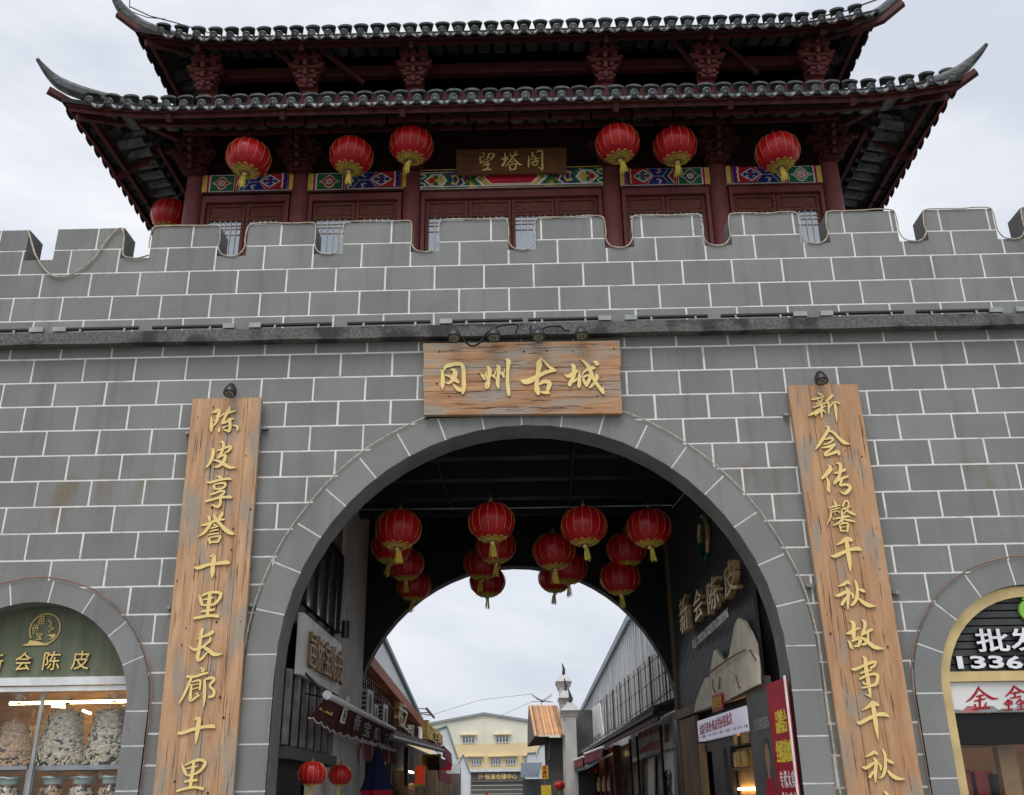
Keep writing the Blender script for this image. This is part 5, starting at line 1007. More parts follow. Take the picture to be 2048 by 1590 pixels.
for k in range(nC + 1):
    f = k / nC; top_ = Vector((bar[0].x, bar[0].y, bz)).lerp(Vector((bar[1].x, bar[1].y, bz)), f ** 1.15); bx, by = lerp_px(lowpx, f ** .8); bt = atp(bx, by, -2.42, -.015); bt.z += .022 * math.sin(k * 2.0 * math.pi / 3.2)
    bt.x += .03 * math.sin(f * 17); rows_.append([top_.lerp(bt, q) + Vector((.015 * math.sin(f * 23 + q * 2) * q, 0, 0)) for q in (0, .33, .66, 1)])
t = MB()
for a, b in zip(rows_[:-1], rows_[1:]):
    for j in range(3): t.quad(a[j], b[j], b[j + 1], a[j + 1])
t.build('valance', M['maroon'], aw, smooth=True)
t = MB(); t.tube([r_[3] for r_ in rows_], .008, 4); t.build('valance_piping', M['pw'], aw)
t = MB(); t.tube([LP(bar[0].y + .05, bz + .28, .02), Vector((bar[0].x, bar[0].y + .02, bz))], .016, 6); t.build('folding_arm', M['black'], aw); t = MB(); t.tube([LP(bar[0].y + .3, bz + .05, .02), Vector((bar[0].x, bar[0].y + .25, bz - .02))], .010, 6); t.build('folding_arm', M['black'], aw)
nq = [(672, 1402), (638, 1418), (664, 1431), (671, 1408)]
A_, B_, C_2, D_ = [atp(x, y, -2.34, -.015) for x, y in ((638, 1418), (664, 1431.5), (672, 1408), (657, 1402))]
t = MB(); t.prism([A_, B_, C_2, D_], NL * -.004, 0); text_quad(t, '大红柑', A_.lerp(D_, .5) + NL * .002, B_.lerp(C_2, .5) + NL * .002, C_2.lerp(D_, .1), D_.lerp(C_2, .1), NL, mf=1, ms=1, depth=.004); t.build('yellow_note', [M['yel'], M['black']], aw)
for i, (ch, x, y) in enumerate(zip('邑侨宝陈皮', (683, 702, 722, 744, 764), (1424, 1440, 1452, 1462, 1470))):
    pA = atp(x, y + 22, -2.33, -.015); 
    t = MB(); hh = .20; ww = .42 + i * .08
    if i == 0: t.prism([pA + Vector((0, -.12, -.0)), pA + Vector((0, .22, -.0)), pA + Vector((.06, .2, .32)), pA + Vector((.06, -.02, .32))], NL * -.003, 0); text_on(t, '邑', pA + Vector((.01, .0, .03)), (0, 1, 0), (.18, 0, 1), NL, w=.14, h=.12, depth=.004, mf=1, ms=1); t.build('white_print', [M['pw'], M['black']], aw)
    else: text_on(t, ch, pA + Vector((.02, 0, .02)), (0, 1, 0), (.15, 0, 1), NL, w=ww, h=hh, bold=.01, depth=.004); t.build('lettering', M['greylet'], aw)
XL_ = lambda px, py: (RW @ (atp(px, py, -2.38, -.015) - CAMP)).z
lantern(624, 1547, 56, 56 * XL_(624, 1547) / FPX, 'small red lantern hanging nearest the camera under the left shop window sill', (0, 0), group='small lanterns by the left shop', seed=21)
lantern(680, 1550, 48, 48 * XL_(680, 1550) / FPX, 'small red lantern hanging deeper in the passage under the left shop window sill', (0, .03), group='small lanterns by the left shop', seed=22)
# ---- passage lanterns
pp = [(797, 1058, 92, 'foremost lantern of the left hand row in the passage'), (783, 1092, 82, 'second lantern of the left row, partly behind the foremost one'), (811, 1128, 75, 'third lantern of the left row in the passage'), (828, 1171, 70, 'rearmost lantern of the left row, against the rim of the rear arch'),
      (983, 1044, 93, 'foremost lantern of the second row, highest of all in the passage'), (992, 1092, 80, 'second lantern of the middle left row, behind the highest one'), (964, 1127, 74, 'third lantern of the middle left row in the passage'), (975, 1163, 72, 'rearmost lantern of the middle left row with white sky behind it'),
      (1168, 1052, 92, 'foremost lantern of the third row in the passage'), (1108, 1102, 85, 'lantern below and left of the foremost one of the third row'), (1137, 1135, 76, 'third lantern of the third row, overlapping the rearmost one'), (1110, 1156, 68, 'rearmost lantern of the third row with its tassel against the sky'),
      (1298, 1055, 90, 'foremost lantern of the right hand row in the passage'), (1253, 1098, 80, 'second lantern of the right row, behind the foremost one'), (1240, 1155, 80, 'lowest lantern of the right row, against the dark rear wall')]
for i, (x, y, d, lb_) in enumerate(pp):
    o_, c = lantern(x, y, d, .58, 'red ' + lb_, group='red lanterns hung in four rows inside the passage', seed=30 + i)
    mb = MB(); mb.tube([c + Vector((0, 0, .3)), Vector((c.x, c.y, 5.8))], .004, 4); mb.build('cord', M['cable'], o_, loc=c)
a = at(700, 1019, 1.7); b = at(1345, 1010, 1.7)
mb = MB(); mb.tube([a, a.lerp(b, .5) + Vector((0, 0, -.01)), b], .008, 5); tag(mb.build('hanging_wire', M['steel']), 'thin grey wire stretched across the passage above the foremost lanterns', 'wire')
mb = MB(); mb.tube([at(1345, 1015, 1.7), at(1375, 980, 1.2)], .007, 5); tag(mb.build('hanging_wire', M['greybar']), 'short slanting wire at the upper right corner inside the passage', 'wire')
# ---- right shop front inside the passage
rs = thing('slatted_shop', (2.5, 3.3, 0), 'dark slatted shop front right of the passage with gold characters and mountain panel', 'shop front')
yA, yB_ = 1.02, YB - .02
zf = 2.74
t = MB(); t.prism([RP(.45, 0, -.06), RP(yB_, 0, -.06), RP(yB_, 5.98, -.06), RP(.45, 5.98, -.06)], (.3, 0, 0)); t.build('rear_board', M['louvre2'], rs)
y = yA; k = 0
while y < yB_ - .14:
    t = MB(); t.prism([RP(y, zf + .04, .02), RP(y + .045, zf + .04, .02), RP(y + .045, 5.95, .02), RP(y, 5.95, .02)], (.05, 0, 0)); t.build('slat', M['louvre'], rs, loc=RP(y, 4, 0)); y += .088; k += 1
for yy in (yB_ - .12,):
    for q in range(3): t = MB(); t.prism([RP(yy + q * .045, 0, .06), RP(yy + .03 + q * .045, 0, .06), RP(yy + .03 + q * .045, 5.95, .06), RP(yy + q * .045, 5.95, .06)], (.08, 0, 0)); t.build('corner_post', M['wood'], rs)
t = MB(); t.prism([RP(.8, zf - .10, .08), RP(yB_, zf - .10, .08), RP(yB_, zf + .03, .08), RP(.8, zf + .03, .08)], (.1, 0, 0)); t.build('lintel_rail', M['wood'], rs)
# gold 3-D characters
cpx = [(1358, 1268, 1382, 1175), (1385, 1244, 1412, 1163), (1412, 1225, 1446, 1138), (1445, 1195, 1481, 1103)]
for ch, (xa, ya, xb, yb) in zip('新会陈皮', cpx):
    A_ = RWP(xa, ya, .2); B_ = RWP(xb, ya - (xb - xa) * .45, .2); T_ = RWP(xa, yb + (xb - xa) * .35, .2)
    t = MB(); y_hi, y_lo = A_.y, B_.y; z0 = min(A_.z, B_.z); z1 = RWP((xa + xb) / 2, (yb), .2).z
    text_on(t, ch, RP(y_hi, (A_.z + B_.z) / 2, .10), (0, -1, 0), (0, 0, 1), NR, w=abs(y_hi - y_lo) * .92, h=(z1 - (A_.z + B_.z) / 2) * .86, bold=.006, depth=.075, mf=0, ms=1); t.build('gold_character', [M['goldm'], M['bronze']], rs)
A_ = RWP(1384, 1292, .06); B_ = RWP(1483, 1236, .06); T_ = RWP(1483, 1200, .06)
t = MB(); text_on(t, '电话13802265762/17363203996', RP(A_.y, (A_.z + B_.z) / 2 - .03, .05), (0, -1, 0), (0, 0, 1), NR, w=A_.y - B_.y, h=.15, bold=.0, depth=.006); t.build('phone_number', M['pw'], rs)
# faint wreath emblem high on the wall
E_ = RWP(1407, 1075, .06); t = MB()
for i in range(20):
    a = i / 20 * 2 * math.pi; a2 = (i + 1) / 20 * 2 * math.pi
    if i in (3, 4): continue
    t.tube([RP(E_.y, E_.z, .06) + Vector((0, .34 * math.cos(a), .3 * math.sin(a))), RP(E_.y, E_.z, .06) + Vector((0, .34 * math.cos(a2), .3 * math.sin(a2)))], .03, 5, 1 if i > 12 else 0)
t.build('round_emblem', [M['goldm'], M['pg']], rs)
# mountain veneer
mpx = [(1388, 1425), (1391, 1405), (1400, 1380), (1409, 1358), (1415, 1354), (1419, 1356), (1422, 1330), (1427, 1302), (1431, 1299), (1440, 1313), (1450, 1323), (1458, 1310), (1464, 1280), (1468, 1250), (1476, 1236), (1487, 1242), (1500, 1266), (1509, 1288), (1511, 1306), (1516, 1340), (1518, 1368)]
t = MB(); P = [RWP(x, y, .10) for x, y in mpx]; t.prism(P, (.04, 0, 0)); t.build('mountain_panel', M['stone'], rs)
m2 = [(1455, 1398), (1470, 1372), (1480, 1345), (1492, 1312), (1500, 1303), (1506, 1303), (1514, 1316), (1517, 1368)]
t = MB(); t.prism([RWP(x, y, .14) for x, y in m2], (.03, 0, 0)); t.build('mountain_panel', M['stone'], rs)
m3 = [(1400, 1420), (1412, 1400), (1420, 1388), (1438, 1372), (1448, 1345), (1456, 1342), (1466, 1352), (1474, 1356), (1480, 1350), (1470, 1375), (1455, 1400)]
t = MB(); t.prism([RWP(x, y, .12) for x, y in m3], (.03, 0, 0)); t.build('mountain_panel', M['stone'], rs)
t = MB()
for pts in (((1420, 1345), (1440, 1330), (1452, 1322), (1470, 1310), (1490, 1300)), ((1425, 1358), (1426, 1375), (1430, 1385)), ((1440, 1355), (1438, 1378)), ((1472, 1352), (1478, 1375), (1482, 1376)), ((1500, 1300), (1512, 1320))):
    t.tube([RWP(x, y, .145) for x, y in pts], .012, 4)
t.build('dark_branch', M['wood'], rs)
A_, B_, C_2, D_ = [RWP(x, y, .16) for x, y in ((1425, 1425), (1444, 1418), (1442, 1385), (1424, 1391))]
t = MB(); t.prism([A_, B_, C_2, D_], (.02, 0, 0)); text_quad(t, '招财进宝', A_.lerp(D_, .15) + NR * .003, B_.lerp(C_2, .15) + NR * .003, C_2.lerp(B_, .15) + NR * .003, D_.lerp(A_, .15) + NR * .003, NR, mf=1, ms=1, depth=.004); t.build('red_paper', [M['redp'], M['yel']], rs)
# white light-box sign
A_, B_, C_2, D_ = [RWP(x, y, .10) for x, y in ((1398, 1483), (1495, 1461), (1490, 1411), (1394, 1443))]
zlo = (A_.z + B_.z) / 2; zhi = (C_2.z + D_.z) / 2; ya_, yb_ = (A_.y + D_.y) / 2, (B_.y + C_2.y) / 2
t = MB(); t.prism([RP(ya_, zlo, .10), RP(yb_, zlo, .10), RP(yb_, zhi, .10), RP(ya_, zhi, .10)], (.08, 0, 0)); t.build('lightbox_sign', M['lightbox'], rs)
t = MB(); text_on(t, '金鑫号茶业·陈皮供应链批发', RP(ya_ - (ya_ - yb_) * .05, zlo + (zhi - zlo) * .28, .103), (0, -1, 0), (0, 0, 1), NR, w=(ya_ - yb_) * .92, h=(zhi - zlo) * .5, bold=.005, depth=.004); t.build('lettering', M['redp'], rs)
t = MB()
for i in range(26):
    f = i / 25; r_ = random.uniform(.02, .06); t.lathe([(0, 0), (.6, 0)] if False else [(0, .001), (r_, 0)], 7, (0, 0, 0)); n_ = 14
    for j in range(len(t.v) - n_, len(t.v)): x, y_, z = t.v[j]; q = RP(ya_ - (ya_ - yb_) * f, zlo + .05, .104); t.v[j] = (q.x + z, q.y + x, q.z + y_ * .5)
    for j in range(7): t.m[-1 - j] = i % 3
t.build('flower_print', [M['pinkp'], M['pg'], M['pw']], rs)
# doorway below: interior, door leaves, posters
zd = zlo - .02
t = MB(); t.prism([RP(ya_ + .3, 0, .05), RP(ya_ + .02, 0, .05), RP(ya_ + .02, zd, .05), RP(ya_ + .3, zd, .05)], (.05, 0, 0)); t.build('door_post', M['warm'], rs)
for a_, b_, mm in ((.18, .42, 'louvre'), (.5, .56, 'black')):
    t = MB(); t.prism([RP(ya_ - (ya_ - yb_) * a_, 0, .04), RP(ya_ - (ya_ - yb_) * b_, 0, .04), RP(ya_ - (ya_ - yb_) * b_, zd - .1, .04), RP(ya_ - (ya_ - yb_) * a_, zd - .1, .04)], (.05, 0, 0)); t.build('door_leaf', M[mm], rs)
t = MB(); t.prism([RP(ya_, zd - .12, .02), RP(yb_, zd - .12, .02), RP(yb_, zd, .02), RP(ya_, zd, .02)], (.2, 0, 0)); t.build('door_head', M['black'], rs)
ya2, yb2 = ya_ - (ya_ - yb_) * .56, ya_ - (ya_ - yb_) * .93
t = MB(); t.prism([RP(ya2, 0, -.03), RP(yb2, 0, -.03), RP(yb2, zd - .14, -.03), RP(ya2, zd - .14, -.03)], (.03, 0, 0)); t.build('shop_interior', M['warm'], rs)
for k in range(14):
    yy = random.uniform(yb2 + .1, ya2 - .1); zz = random.choice((1.45, 1.95, 2.2)) ; q = RP(yy, zz, .01); t = MB(); t.lathe([(0, .09), (.03, .09), (.05, .05), (.05, -.08), (0, -.08)], 10, q); t.build('shelf_jar', M[random.choice(('peel2', 'boxgold', 'bronze'))], rs)
for zz in (1.37, 1.86): t = MB(); t.prism([RP(ya2, zz, .0), RP(yb2, zz, .0), RP(yb2, zz, .03), RP(ya2, zz, .03)], (0, 0, -.03)); t.build('shelf', M['wood'], rs)
for zz in (1.62, 2.30): t = MB(); t.tube([RP(ya2 - .1, zz, .0), RP(yb2 + .1, zz, .0)], .016, 6); t.build('shelf_lamp', M['lampw'], rs)
A_ = RWP(1360, 1460, .06); 
t = MB(); t.prism([RP(yB_ - .2, 0, .05), RP(ya_ + .35, 0, .05), RP(ya_ + .35, zf - .12, .05), RP(yB_ - .2, zf - .12, .05)], (.05, 0, 0)); t.build('photo_poster', M['wood'], rs)
# grey + red banner on the front jamb
y1_, y0_ = yb_ - .03, .02
zt_ = zf - .03
gp = thing('grey_poster', RP(1.1, 1.5, .1), 'dark grey poster with a printed woman in red beside the shop door in the passage', 'poster')
jl = [atp(x, y, 2.57, -.0) for x, y in ((1498, 1400), (1523, 1390))]
ga, gb = RP(yb_ - .05, 0, .09), Vector((2.56, .62, 0))
t = MB(); t.prism([Vector((ga.x, ga.y, .4)), Vector((gb.x, gb.y, .4)), Vector((gb.x, gb.y, zt_ + .02)), Vector((ga.x, ga.y, zt_ + .02))], (.04, 0, 0)); t.build('poster_sheet', M['greyboard'], gp)
du = (gb - ga).normalized(); ng = Vector((-abs(du.y), du.x * (1 if du.y < 0 else -1), 0)); ng = du.cross(Vector((0, 0, 1))); ng = -ng if ng.x > 0 else ng
L_ = (gb - ga).length
t = MB(); text_on(t, '全国招商', ga + du * L_ * .22 + ng * .004 + Vector((0, 0, 2.22)), du, (0, 0, 1), ng, w=L_ * .68, h=.13, depth=.003); t.build('lettering', M['greylet'], gp)
fc = ga + du * L_ * .68 + ng * .003; t = MB()
def disc(mb_, c, u, n, rx, rz, mi, off, k=16): mb_.add([c + u * (rx * math.cos(2 * math.pi * i / k)) + Vector((0, 0, rz * math.sin(2 * math.pi * i / k))) + n * off for i in range(k)], [list(range(k))] if True else [], mi)
disc(t, fc + Vector((0, 0, 1.93)), du, ng, .085, .15, 0, .000); disc(t, fc + Vector((0, 0, 1.97)), du, ng, .098, .16, 2, -.001)
t.add([fc + du * a_ + Vector((0, 0, z_)) + ng * .0005 for a_, z_ in ((-.19, 1.1), (.19, 1.1), (.19, 1.55), (.10, 1.72), (.04, 1.76), (-.04, 1.76), (-.10, 1.72), (-.19, 1.55))], [list(range(8))], 1)
t.add([fc + du * a_ + Vector((0, 0, z_)) + ng * .001 for a_, z_ in ((-.04, 1.72), (.04, 1.72), (.035, 1.82), (-.035, 1.82))], [list(range(4))], 0)
for sx in (-.03, .03): disc(t, fc + du * sx + Vector((0, 0, 1.95)), du, ng, .012, .008, 2, .002, 8)
disc(t, fc + Vector((0, 0, 1.86)), du, ng, .02, .008, 1, .002, 8); disc(t, fc + Vector((0, 0, 1.905)), du, ng, .008, .02, 3, .001, 8)
t.build('printed_portrait', [M['skinp'], M['redp'], M['black'], M['wood']], gp)
rbn = thing('red_banner', (2.6, .2, 1.5), 'red vertical banner with yellow and white characters on the right jamb of the big arch', 'banner')
ra, rb2 = Vector((2.555, .60, 0)), Vector((2.61, -.045, 0)); du = (rb2 - ra).normalized(); ng = du.cross(Vector((0, 0, 1))); ng = -ng if ng.x > 0 else ng; L_ = (rb2 - ra).length
t = MB(); t.prism([ra + ng * .02 + Vector((0, 0, .4)), rb2 + ng * .02 + Vector((0, 0, .4)), rb2 + ng * .02 + Vector((0, 0, 2.66)), ra + ng * .02 + Vector((0, 0, 2.66))], ng * -.015); t.build('banner_sheet', M['redp'], rbn)
t = MB(); t.tube([rb2 + ng * .03 + Vector((0, 0, .4)), rb2 + ng * .03 + Vector((0, 0, 2.68))], .012, 5); t.build('banner_edge', M['pw'], rbn)
def bt(s_, u0, u1, z0, z1, mm):
    t_ = MB(); text_on(t_, s_, ra + du * L_ * u0 + ng * .022 + Vector((0, 0, z0)), du, (0, 0, 1), ng, w=L_ * (u1 - u0), h=z1 - z0, bold=.008, depth=.004); t_.build('lettering', M[mm], rbn)
bt('品牌集合', .30, .84, 2.14, 2.37, 'ylw'); bt('全国招商加盟', .16, .95, 1.86, 2.08, 'ylw')
for i, col_ in enumerate(('专业', '代加工', '大宗交', '实力厂')):
    for j, ch in enumerate(col_): bt(ch, .22 + i * .185, .22 + i * .185 + .14, 1.62 - j * .20 - .0, 1.78 - j * .20, 'whl')
# ================================================================ LEFT SMALL SHOP
cx, cz, ri, ro = ARCH[1]; Yp = .26
sl = thing('left_arch_shop', (cx, .4, 0), 'left arch shop with an olive sign board, gold emblem and lit display behind glass', 'shop')
zb1 = at(100, 1355, Yp).z; zb2 = at(100, 1371, Yp).z
n_ = 24; P = [(cx - math.sqrt(max(0, 1.14 ** 2 - (zb1 - cz) ** 2)), zb1)] + [(cx - 1.14 * math.cos(t_), cz + 1.14 * math.sin(t_)) for t_ in [math.asin((zb1 - cz) / 1.14) + (math.pi - 2 * math.asin((zb1 - cz) / 1.14)) * i / n_ for i in range(n_ + 1)]] + [(cx + math.sqrt(max(0, 1.14 ** 2 - (zb1 - cz) ** 2)), zb1)]
t = MB(); t.prism([(x, Yp, z) for x, z in P], (0, .05, 0)); t.build('sign_board', M['green'], sl)
t = MB(); t.box(cx - 1.13, cx + 1.13, Yp - .04, Yp + .05, zb2 - .0, zb1); t.box(cx - 1.13, cx + 1.13, Yp - .02, Yp + .05, zb2 - .06, zb2 - .012); t.build('white_rail', M['wpaint'], sl)
def txt(root, s_, px0, py0, px1, py1, Y, mf, ms=None, bold=.02, depth=.02, name='lettering', up=True):
    a_, b_ = at(px0, py1, Y), at(px1, py0, Y); t_ = MB(); text_on(t_, s_, a_, (1, 0, 0), (0, 0, 1), (0, -1, 0), w=b_.x - a_.x, h=b_.z - a_.z, bold=bold, depth=depth, mf=0, ms=1); return t_.build(name, [M[mf], M[ms or mf]], root)
for ch, xa, xb, ya, yb in (('新', -28, 12, 1308, 1344), ('会', 30, 69, 1305, 1342), ('陈', 86, 126, 1303, 1341), ('皮', 143, 184, 1302, 1340)): txt(sl, ch, xa, ya, xb, yb, Yp, 'gold', 'golds', .004, .03, 'character')
# emblem: ring, mound, gourd, three small characters
t = MB(); c_ = at(90, 1258, Yp - .012); rr = (at(120, 1258, Yp) - at(60, 1258, Yp)).x / 2
t.tube([c_ + Vector((rr * math.cos(a), 0, rr * math.sin(a))) for a in [R(-75 + 290 * i / 40) for i in range(41)]], .008, 6)
t.prism([at(x, y, Yp - .02) for x, y in ((43, 1291.5), (55, 1287), (60, 1280), (64, 1281), (72, 1282), (80, 1284), (99, 1290))], (0, .015, 0))
q = [(97, 1240), (103, 1245), (103, 1250), (98, 1252), (103, 1255), (109, 1257), (102, 1260), (97, 1263), (99, 1265)]
t.tube([at(x, y, Yp - .014) for x, y in q], .007, 5)
t.prism([at(x, y, Yp - .018) for x, y in ((92, 1270), (98, 1269), (111, 1268), (110, 1273), (103, 1278), (97, 1279), (104, 1275), (100, 1272))], (0, .012, 0)); t.build('emblem', M['gold'], sl)
for ch, xa, xb, ya, yb in (('邑', 78, 93, 1233, 1249), ('侨', 63, 81, 1249, 1270), ('宝', 73, 88, 1265, 1280)): txt(sl, ch, xa, ya, xb, yb, Yp, 'gold', 'golds', .003, .016, 'emblem_character')
# interior
yb_i = 1.9
t = MB(); t.box(cx - 1.3, cx + 1.3, yb_i, yb_i + .05, 0, 3.0); t.build('rear_panel', M['woodlam'], sl)
t = MB(); t.box(cx - 1.35, cx - 1.3, .42, yb_i, 0, 3.0); t.box(cx + 1.3, cx + 1.35, .42, yb_i, 0, 3.0); t.box(cx - 1.3, cx + 1.3, .42, yb_i, 2.95, 3.0); t.build('shop_lining', M['woodlam'], sl)
for (xa, ya, xb, yb, Y_) in ((20, 1407, 262, 1402, 1.2), (104, 1412, 130, 1414, 1.5), (165, 1421, 182, 1427, 1.5)):
    t = MB(); t.tube([at(xa, ya, Y_), at(xb, yb, Y_)], .018 if Y_ < 1.3 else .014, 8); t.build('lamp_tube', M['tube'], sl)
zs_ = at(140, 1531, .45).z
t = MB(); t.box(cx - 1.12, at(60, 1531, .4).x, .38, 1.1, zs_ - .035, zs_); t.build('shelf', M['steel'], sl)
t = MB(); t.box(at(66, 1531, .4).x, cx + 1.12, .38, 1.1, zs_ - .045, zs_ + .0); t.build('shelf', M['steel'], sl)
for px_ in (56, 64): xx = at(px_, 1560, .4).x; t = MB(); t.box(xx - .02, xx + .02, .38, .42, 0, zs_ + .0 if px_ == 56 else zs_); t.build('upright', M['steel'], sl)
a_, b_ = at(75, 1375, .3), at(56, 1560, .3)
t = MB(); t.box(b_.x - .006, b_.x + .03, .30, .33, 0, zb2 - .06); t.build('mullion', M['silver'], sl)
t = MB(); t.box(cx - 1.12, b_.x - .008, .315, .320, 0, zb2 - .062); t.build('glass_pane', M['pane'], sl)
t = MB(); t.box(b_.x + .032, cx + 1.12, .315, .320, 0, zb2 - .062); t.build('glass_pane', M['pane'], sl)
def flakes(mb_, fn, N, s_, r):
    for i in range(N):
        p, n = fn(r); u = n.cross(Vector((0, 0, 1))); u = u.normalized() if u.length > .01 else Vector((1, 0, 0)); v = n.cross(u); a = r.uniform(-.7, .7) + (0 if r.random() < .8 else 1.4); e1 = u * math.cos(a) + v * math.sin(a); e2 = n.cross(e1)
        l_ = s_ * r.uniform(.7, 1.25); w_ = l_ * r.uniform(.3, .5); cv = n * w_ * r.uniform(.35, .8); o = p + n * r.uniform(-.004, .012)
        mb_.add([o - e1 * l_, o - e1 * l_ * .4 + e2 * w_ + cv * .1, o + e1 * l_ * .5 + e2 * w_ * .8 + cv * .2, o + e1 * l_ - cv * .1, o + e1 * l_ * .4 - e2 * w_, o - e1 * l_ * .5 - e2 * w_ * .9, o + cv], [(0, 1, 6), (1, 2, 6), (2, 3, 6), (3, 4, 6), (4, 5, 6), (5, 0, 6)])
def bag(px_, ytop, ytie, ybot, wpx, Y, label, m_, seed, fill=.0):
    r = random.Random(seed); b0 = at(px_, ybot, Y); tp = at(px_, ytie, Y); tt = at(px_, ytop, Y); rad = (at(px_ + wpx / 2, ybot, Y) - b0).x; H_ = tp.z - zs_; base = Vector((tp.x, Y + .02, zs_))
    b = thing('peel_bag', base, label, 'bag', 'clear bags of dried peel in the left shop'); dz = H_ * (1 - fill)
    prof = [(rad * .95, 0), (rad * 1.05, H_ * .05), (rad * .92, H_ * .3), (rad * .80, H_ * .55), (rad * .74, H_ * .75), (rad * .58, H_ * .86)]
    if fill: prof = [(rr2, z_ * (1 - fill)) for rr2, z_ in prof] 
    top_ = prof[-1][1]
    t_ = MB(); t_.lathe([(rr2 * .93, z_) for rr2, z_ in prof] + [(0.0, top_ + .02)], 20, base, sy=.62); t_.build('peel_core', M['peeld'], b)
    def fn(r_):
        q_ = r_.random() ** .9; 
        for (ra1, za1), (rb1, zb1_) in zip(prof[:-1], prof[1:]):
            if za1 <= q_ * top_ <= zb1_: f = (q_ * top_ - za1) / (zb1_ - za1 + 1e-6); rr2 = ra1 + (rb1 - ra1) * f; break
        an = r_.uniform(-math.pi, .0) if r_.random() < .85 else r_.uniform(0, math.pi)
        return base + Vector((rr2 * math.cos(an), rr2 * .62 * math.sin(an), q_ * top_)), Vector((math.cos(an), math.sin(an), .15)).normalized()
    t_ = MB(); flakes(t_, fn, 750, .034, r); o_ = t_.build('peel_pieces', m_, b); o_['kind'] = 'stuff'
    fl = prof + [(rad * .55, H_ * .93), (rad * .25, H_ * .985), (rad * .06, H_), (rad * .06, H_ + .01), (rad * .3, H_ + .06), (rad * .36, H_ + (tt.z - tp.z))]
    t_ = MB(); t_.lathe([(rr2 * 1.05 + .004, z_) for rr2, z_ in fl], 24, base, sy=.66)
    for i in range(len(t_.v)):
        x_, y_, z_ = t_.v[i]; h_ = (z_ - base.z) / H_
        if h_ > .9: a = math.atan2(y_ - base.y, x_ - base.x); k_ = 1 + .25 * math.sin(a * 5 + seed); t_.v[i] = (base.x + (x_ - base.x) * k_, base.y + (y_ - base.y) * k_, z_ + (.02 * math.sin(a * 4) if h_ > 1.03 else 0))
    t_.build('bag_film', M['film'], b, smooth=True)
    t_ = MB()
    for k_ in range(22):
        a = 6.283 * k_ / 22; ca, sa = math.cos(a), math.sin(a); f_ = r.uniform(.8, 1.25); h2 = (tt.z - tp.z) * r.uniform(.7, 1.1)
        t_.quad(base + Vector((rad * .05 * ca, rad * .05 * sa, H_)), base + Vector((rad * .05 * math.cos(a + .3), rad * .05 * math.sin(a + .3), H_)), base + Vector((rad * .34 * f_ * math.cos(a + .35), rad * .2 * math.sin(a + .35), H_ + h2)), base + Vector((rad * .34 * f_ * ca, rad * .2 * sa, H_ + h2 * .9)))
        t_.quad(base + Vector((rad * .05 * ca, rad * .05 * sa, H_)), base + Vector((rad * .05 * math.cos(a + .12), rad * .05 * math.sin(a + .12), H_)), base + Vector((rad * .60 * math.cos(a + .08), rad * .4 * math.sin(a + .08), H_ * .88)), base + Vector((rad * .60 * ca, rad * .4 * sa, H_ * .88)))
    t_.build('bag_neck', M['neck'], b)
    t_ = MB(); t_.lathe([(rad * .09, H_ - .008), (rad * .11, H_), (rad * .09, H_ + .008)], 10, base, sy=.7); t_.build('bag_tie', M['cable'], b)
bag(36, 1384, 1407, 1527, 92, .62, 'clear bag of dark brown dried peel at the left edge of the lit display', M['peel2'], 1, .22)
bag(134, 1392, 1406, 1527, 96, .62, 'clear bag of pale dried peel in the middle of the lit display shelf', M['peel'], 2)
bag(227, 1385, 1403, 1527, 92, .62, 'clear bag of pale dried peel at the right end of the lit display shelf', M['peel'], 3)
def jar(px_, ytop, Y, label, seed, rad=.135):
    r = random.Random(seed); tp = at(px_, ytop, Y); z1 = tp.z; z0 = z1 - .42; base = Vector((tp.x, Y, z0)); j = thing('peel_jar', base, label, 'jar', 'glass jars of dried peel under the shelf')
    prof = [(rad * .8, 0), (rad, .05), (rad * 1.02, .2), (rad * .9, .29), (rad * .66, .335), (rad * .62, .37)]
    t_ = MB(); t_.lathe([(a * .9, z) for a, z in prof[:-1]] + [(0, .33)], 18, base); t_.build('peel_core', M['peeld'], j)
    def fn(r_):
        q_ = r_.random() * .31
        for (ra1, za1), (rb1, zb1_) in zip(prof[:-1], prof[1:]):
            if za1 <= q_ <= zb1_: f = (q_ - za1) / (zb1_ - za1); rr2 = (ra1 + (rb1 - ra1) * f) * .95; break
        an = r_.uniform(-math.pi, 0); return base + Vector((rr2 * math.cos(an), rr2 * math.sin(an), q_)), Vector((math.cos(an), math.sin(an), .1)).normalized()
    t_ = MB(); flakes(t_, fn, 220, .026, r); o_ = t_.build('peel_pieces', M['peel2'] if seed % 2 else M['peel'], j); o_['kind'] = 'stuff'
    t_ = MB(); t_.lathe([(a + .006, z) for a, z in prof], 24, base); t_.build('jar_glass', M['film'], j, smooth=True)
    t_ = MB(); t_.lathe([(rad * .72, .35), (rad * .74, .40), (rad * .68, .41), (0, .41)], 24, base)
    t_.lathe([(rad * .76, .40), (rad * 1.05, .41), (rad * .95, .425), (0, .415)], 24, base); 
    for i in range(len(t_.v) - 96, len(t_.v)):
        x_, y_, z_ = t_.v[i]; t_.v[i] = (x_ + r.uniform(-.008, .008), y_, z_ + r.uniform(-.008, .008))
    t_.build('jar_lid', M['jarlid'], j)
for i, (px_, lb_) in enumerate(((20, 'glass jar of dried peel left of the metal upright below the shelf'), (108, 'first glass jar of dried peel right of the metal upright'), (168, 'second glass jar of dried peel right of the metal upright'), (226, 'glass jar of dried peel nearest the right jamb of the left arch'))): jar(px_, 1555 - i * .8, .55, lb_, 40 + i)
for i in range(5):
    p_ = at(70 + i * 38, 1500 + (i % 2) * 10, 1.4); t = MB(); t.lathe([(0, .28), (.07, .26), (.09, .1), (.09, -.2), (0, -.2)], 10, p_); t.build('rear_package', M[('boxgold', 'peel2', 'bronze')[i % 3]], sl)
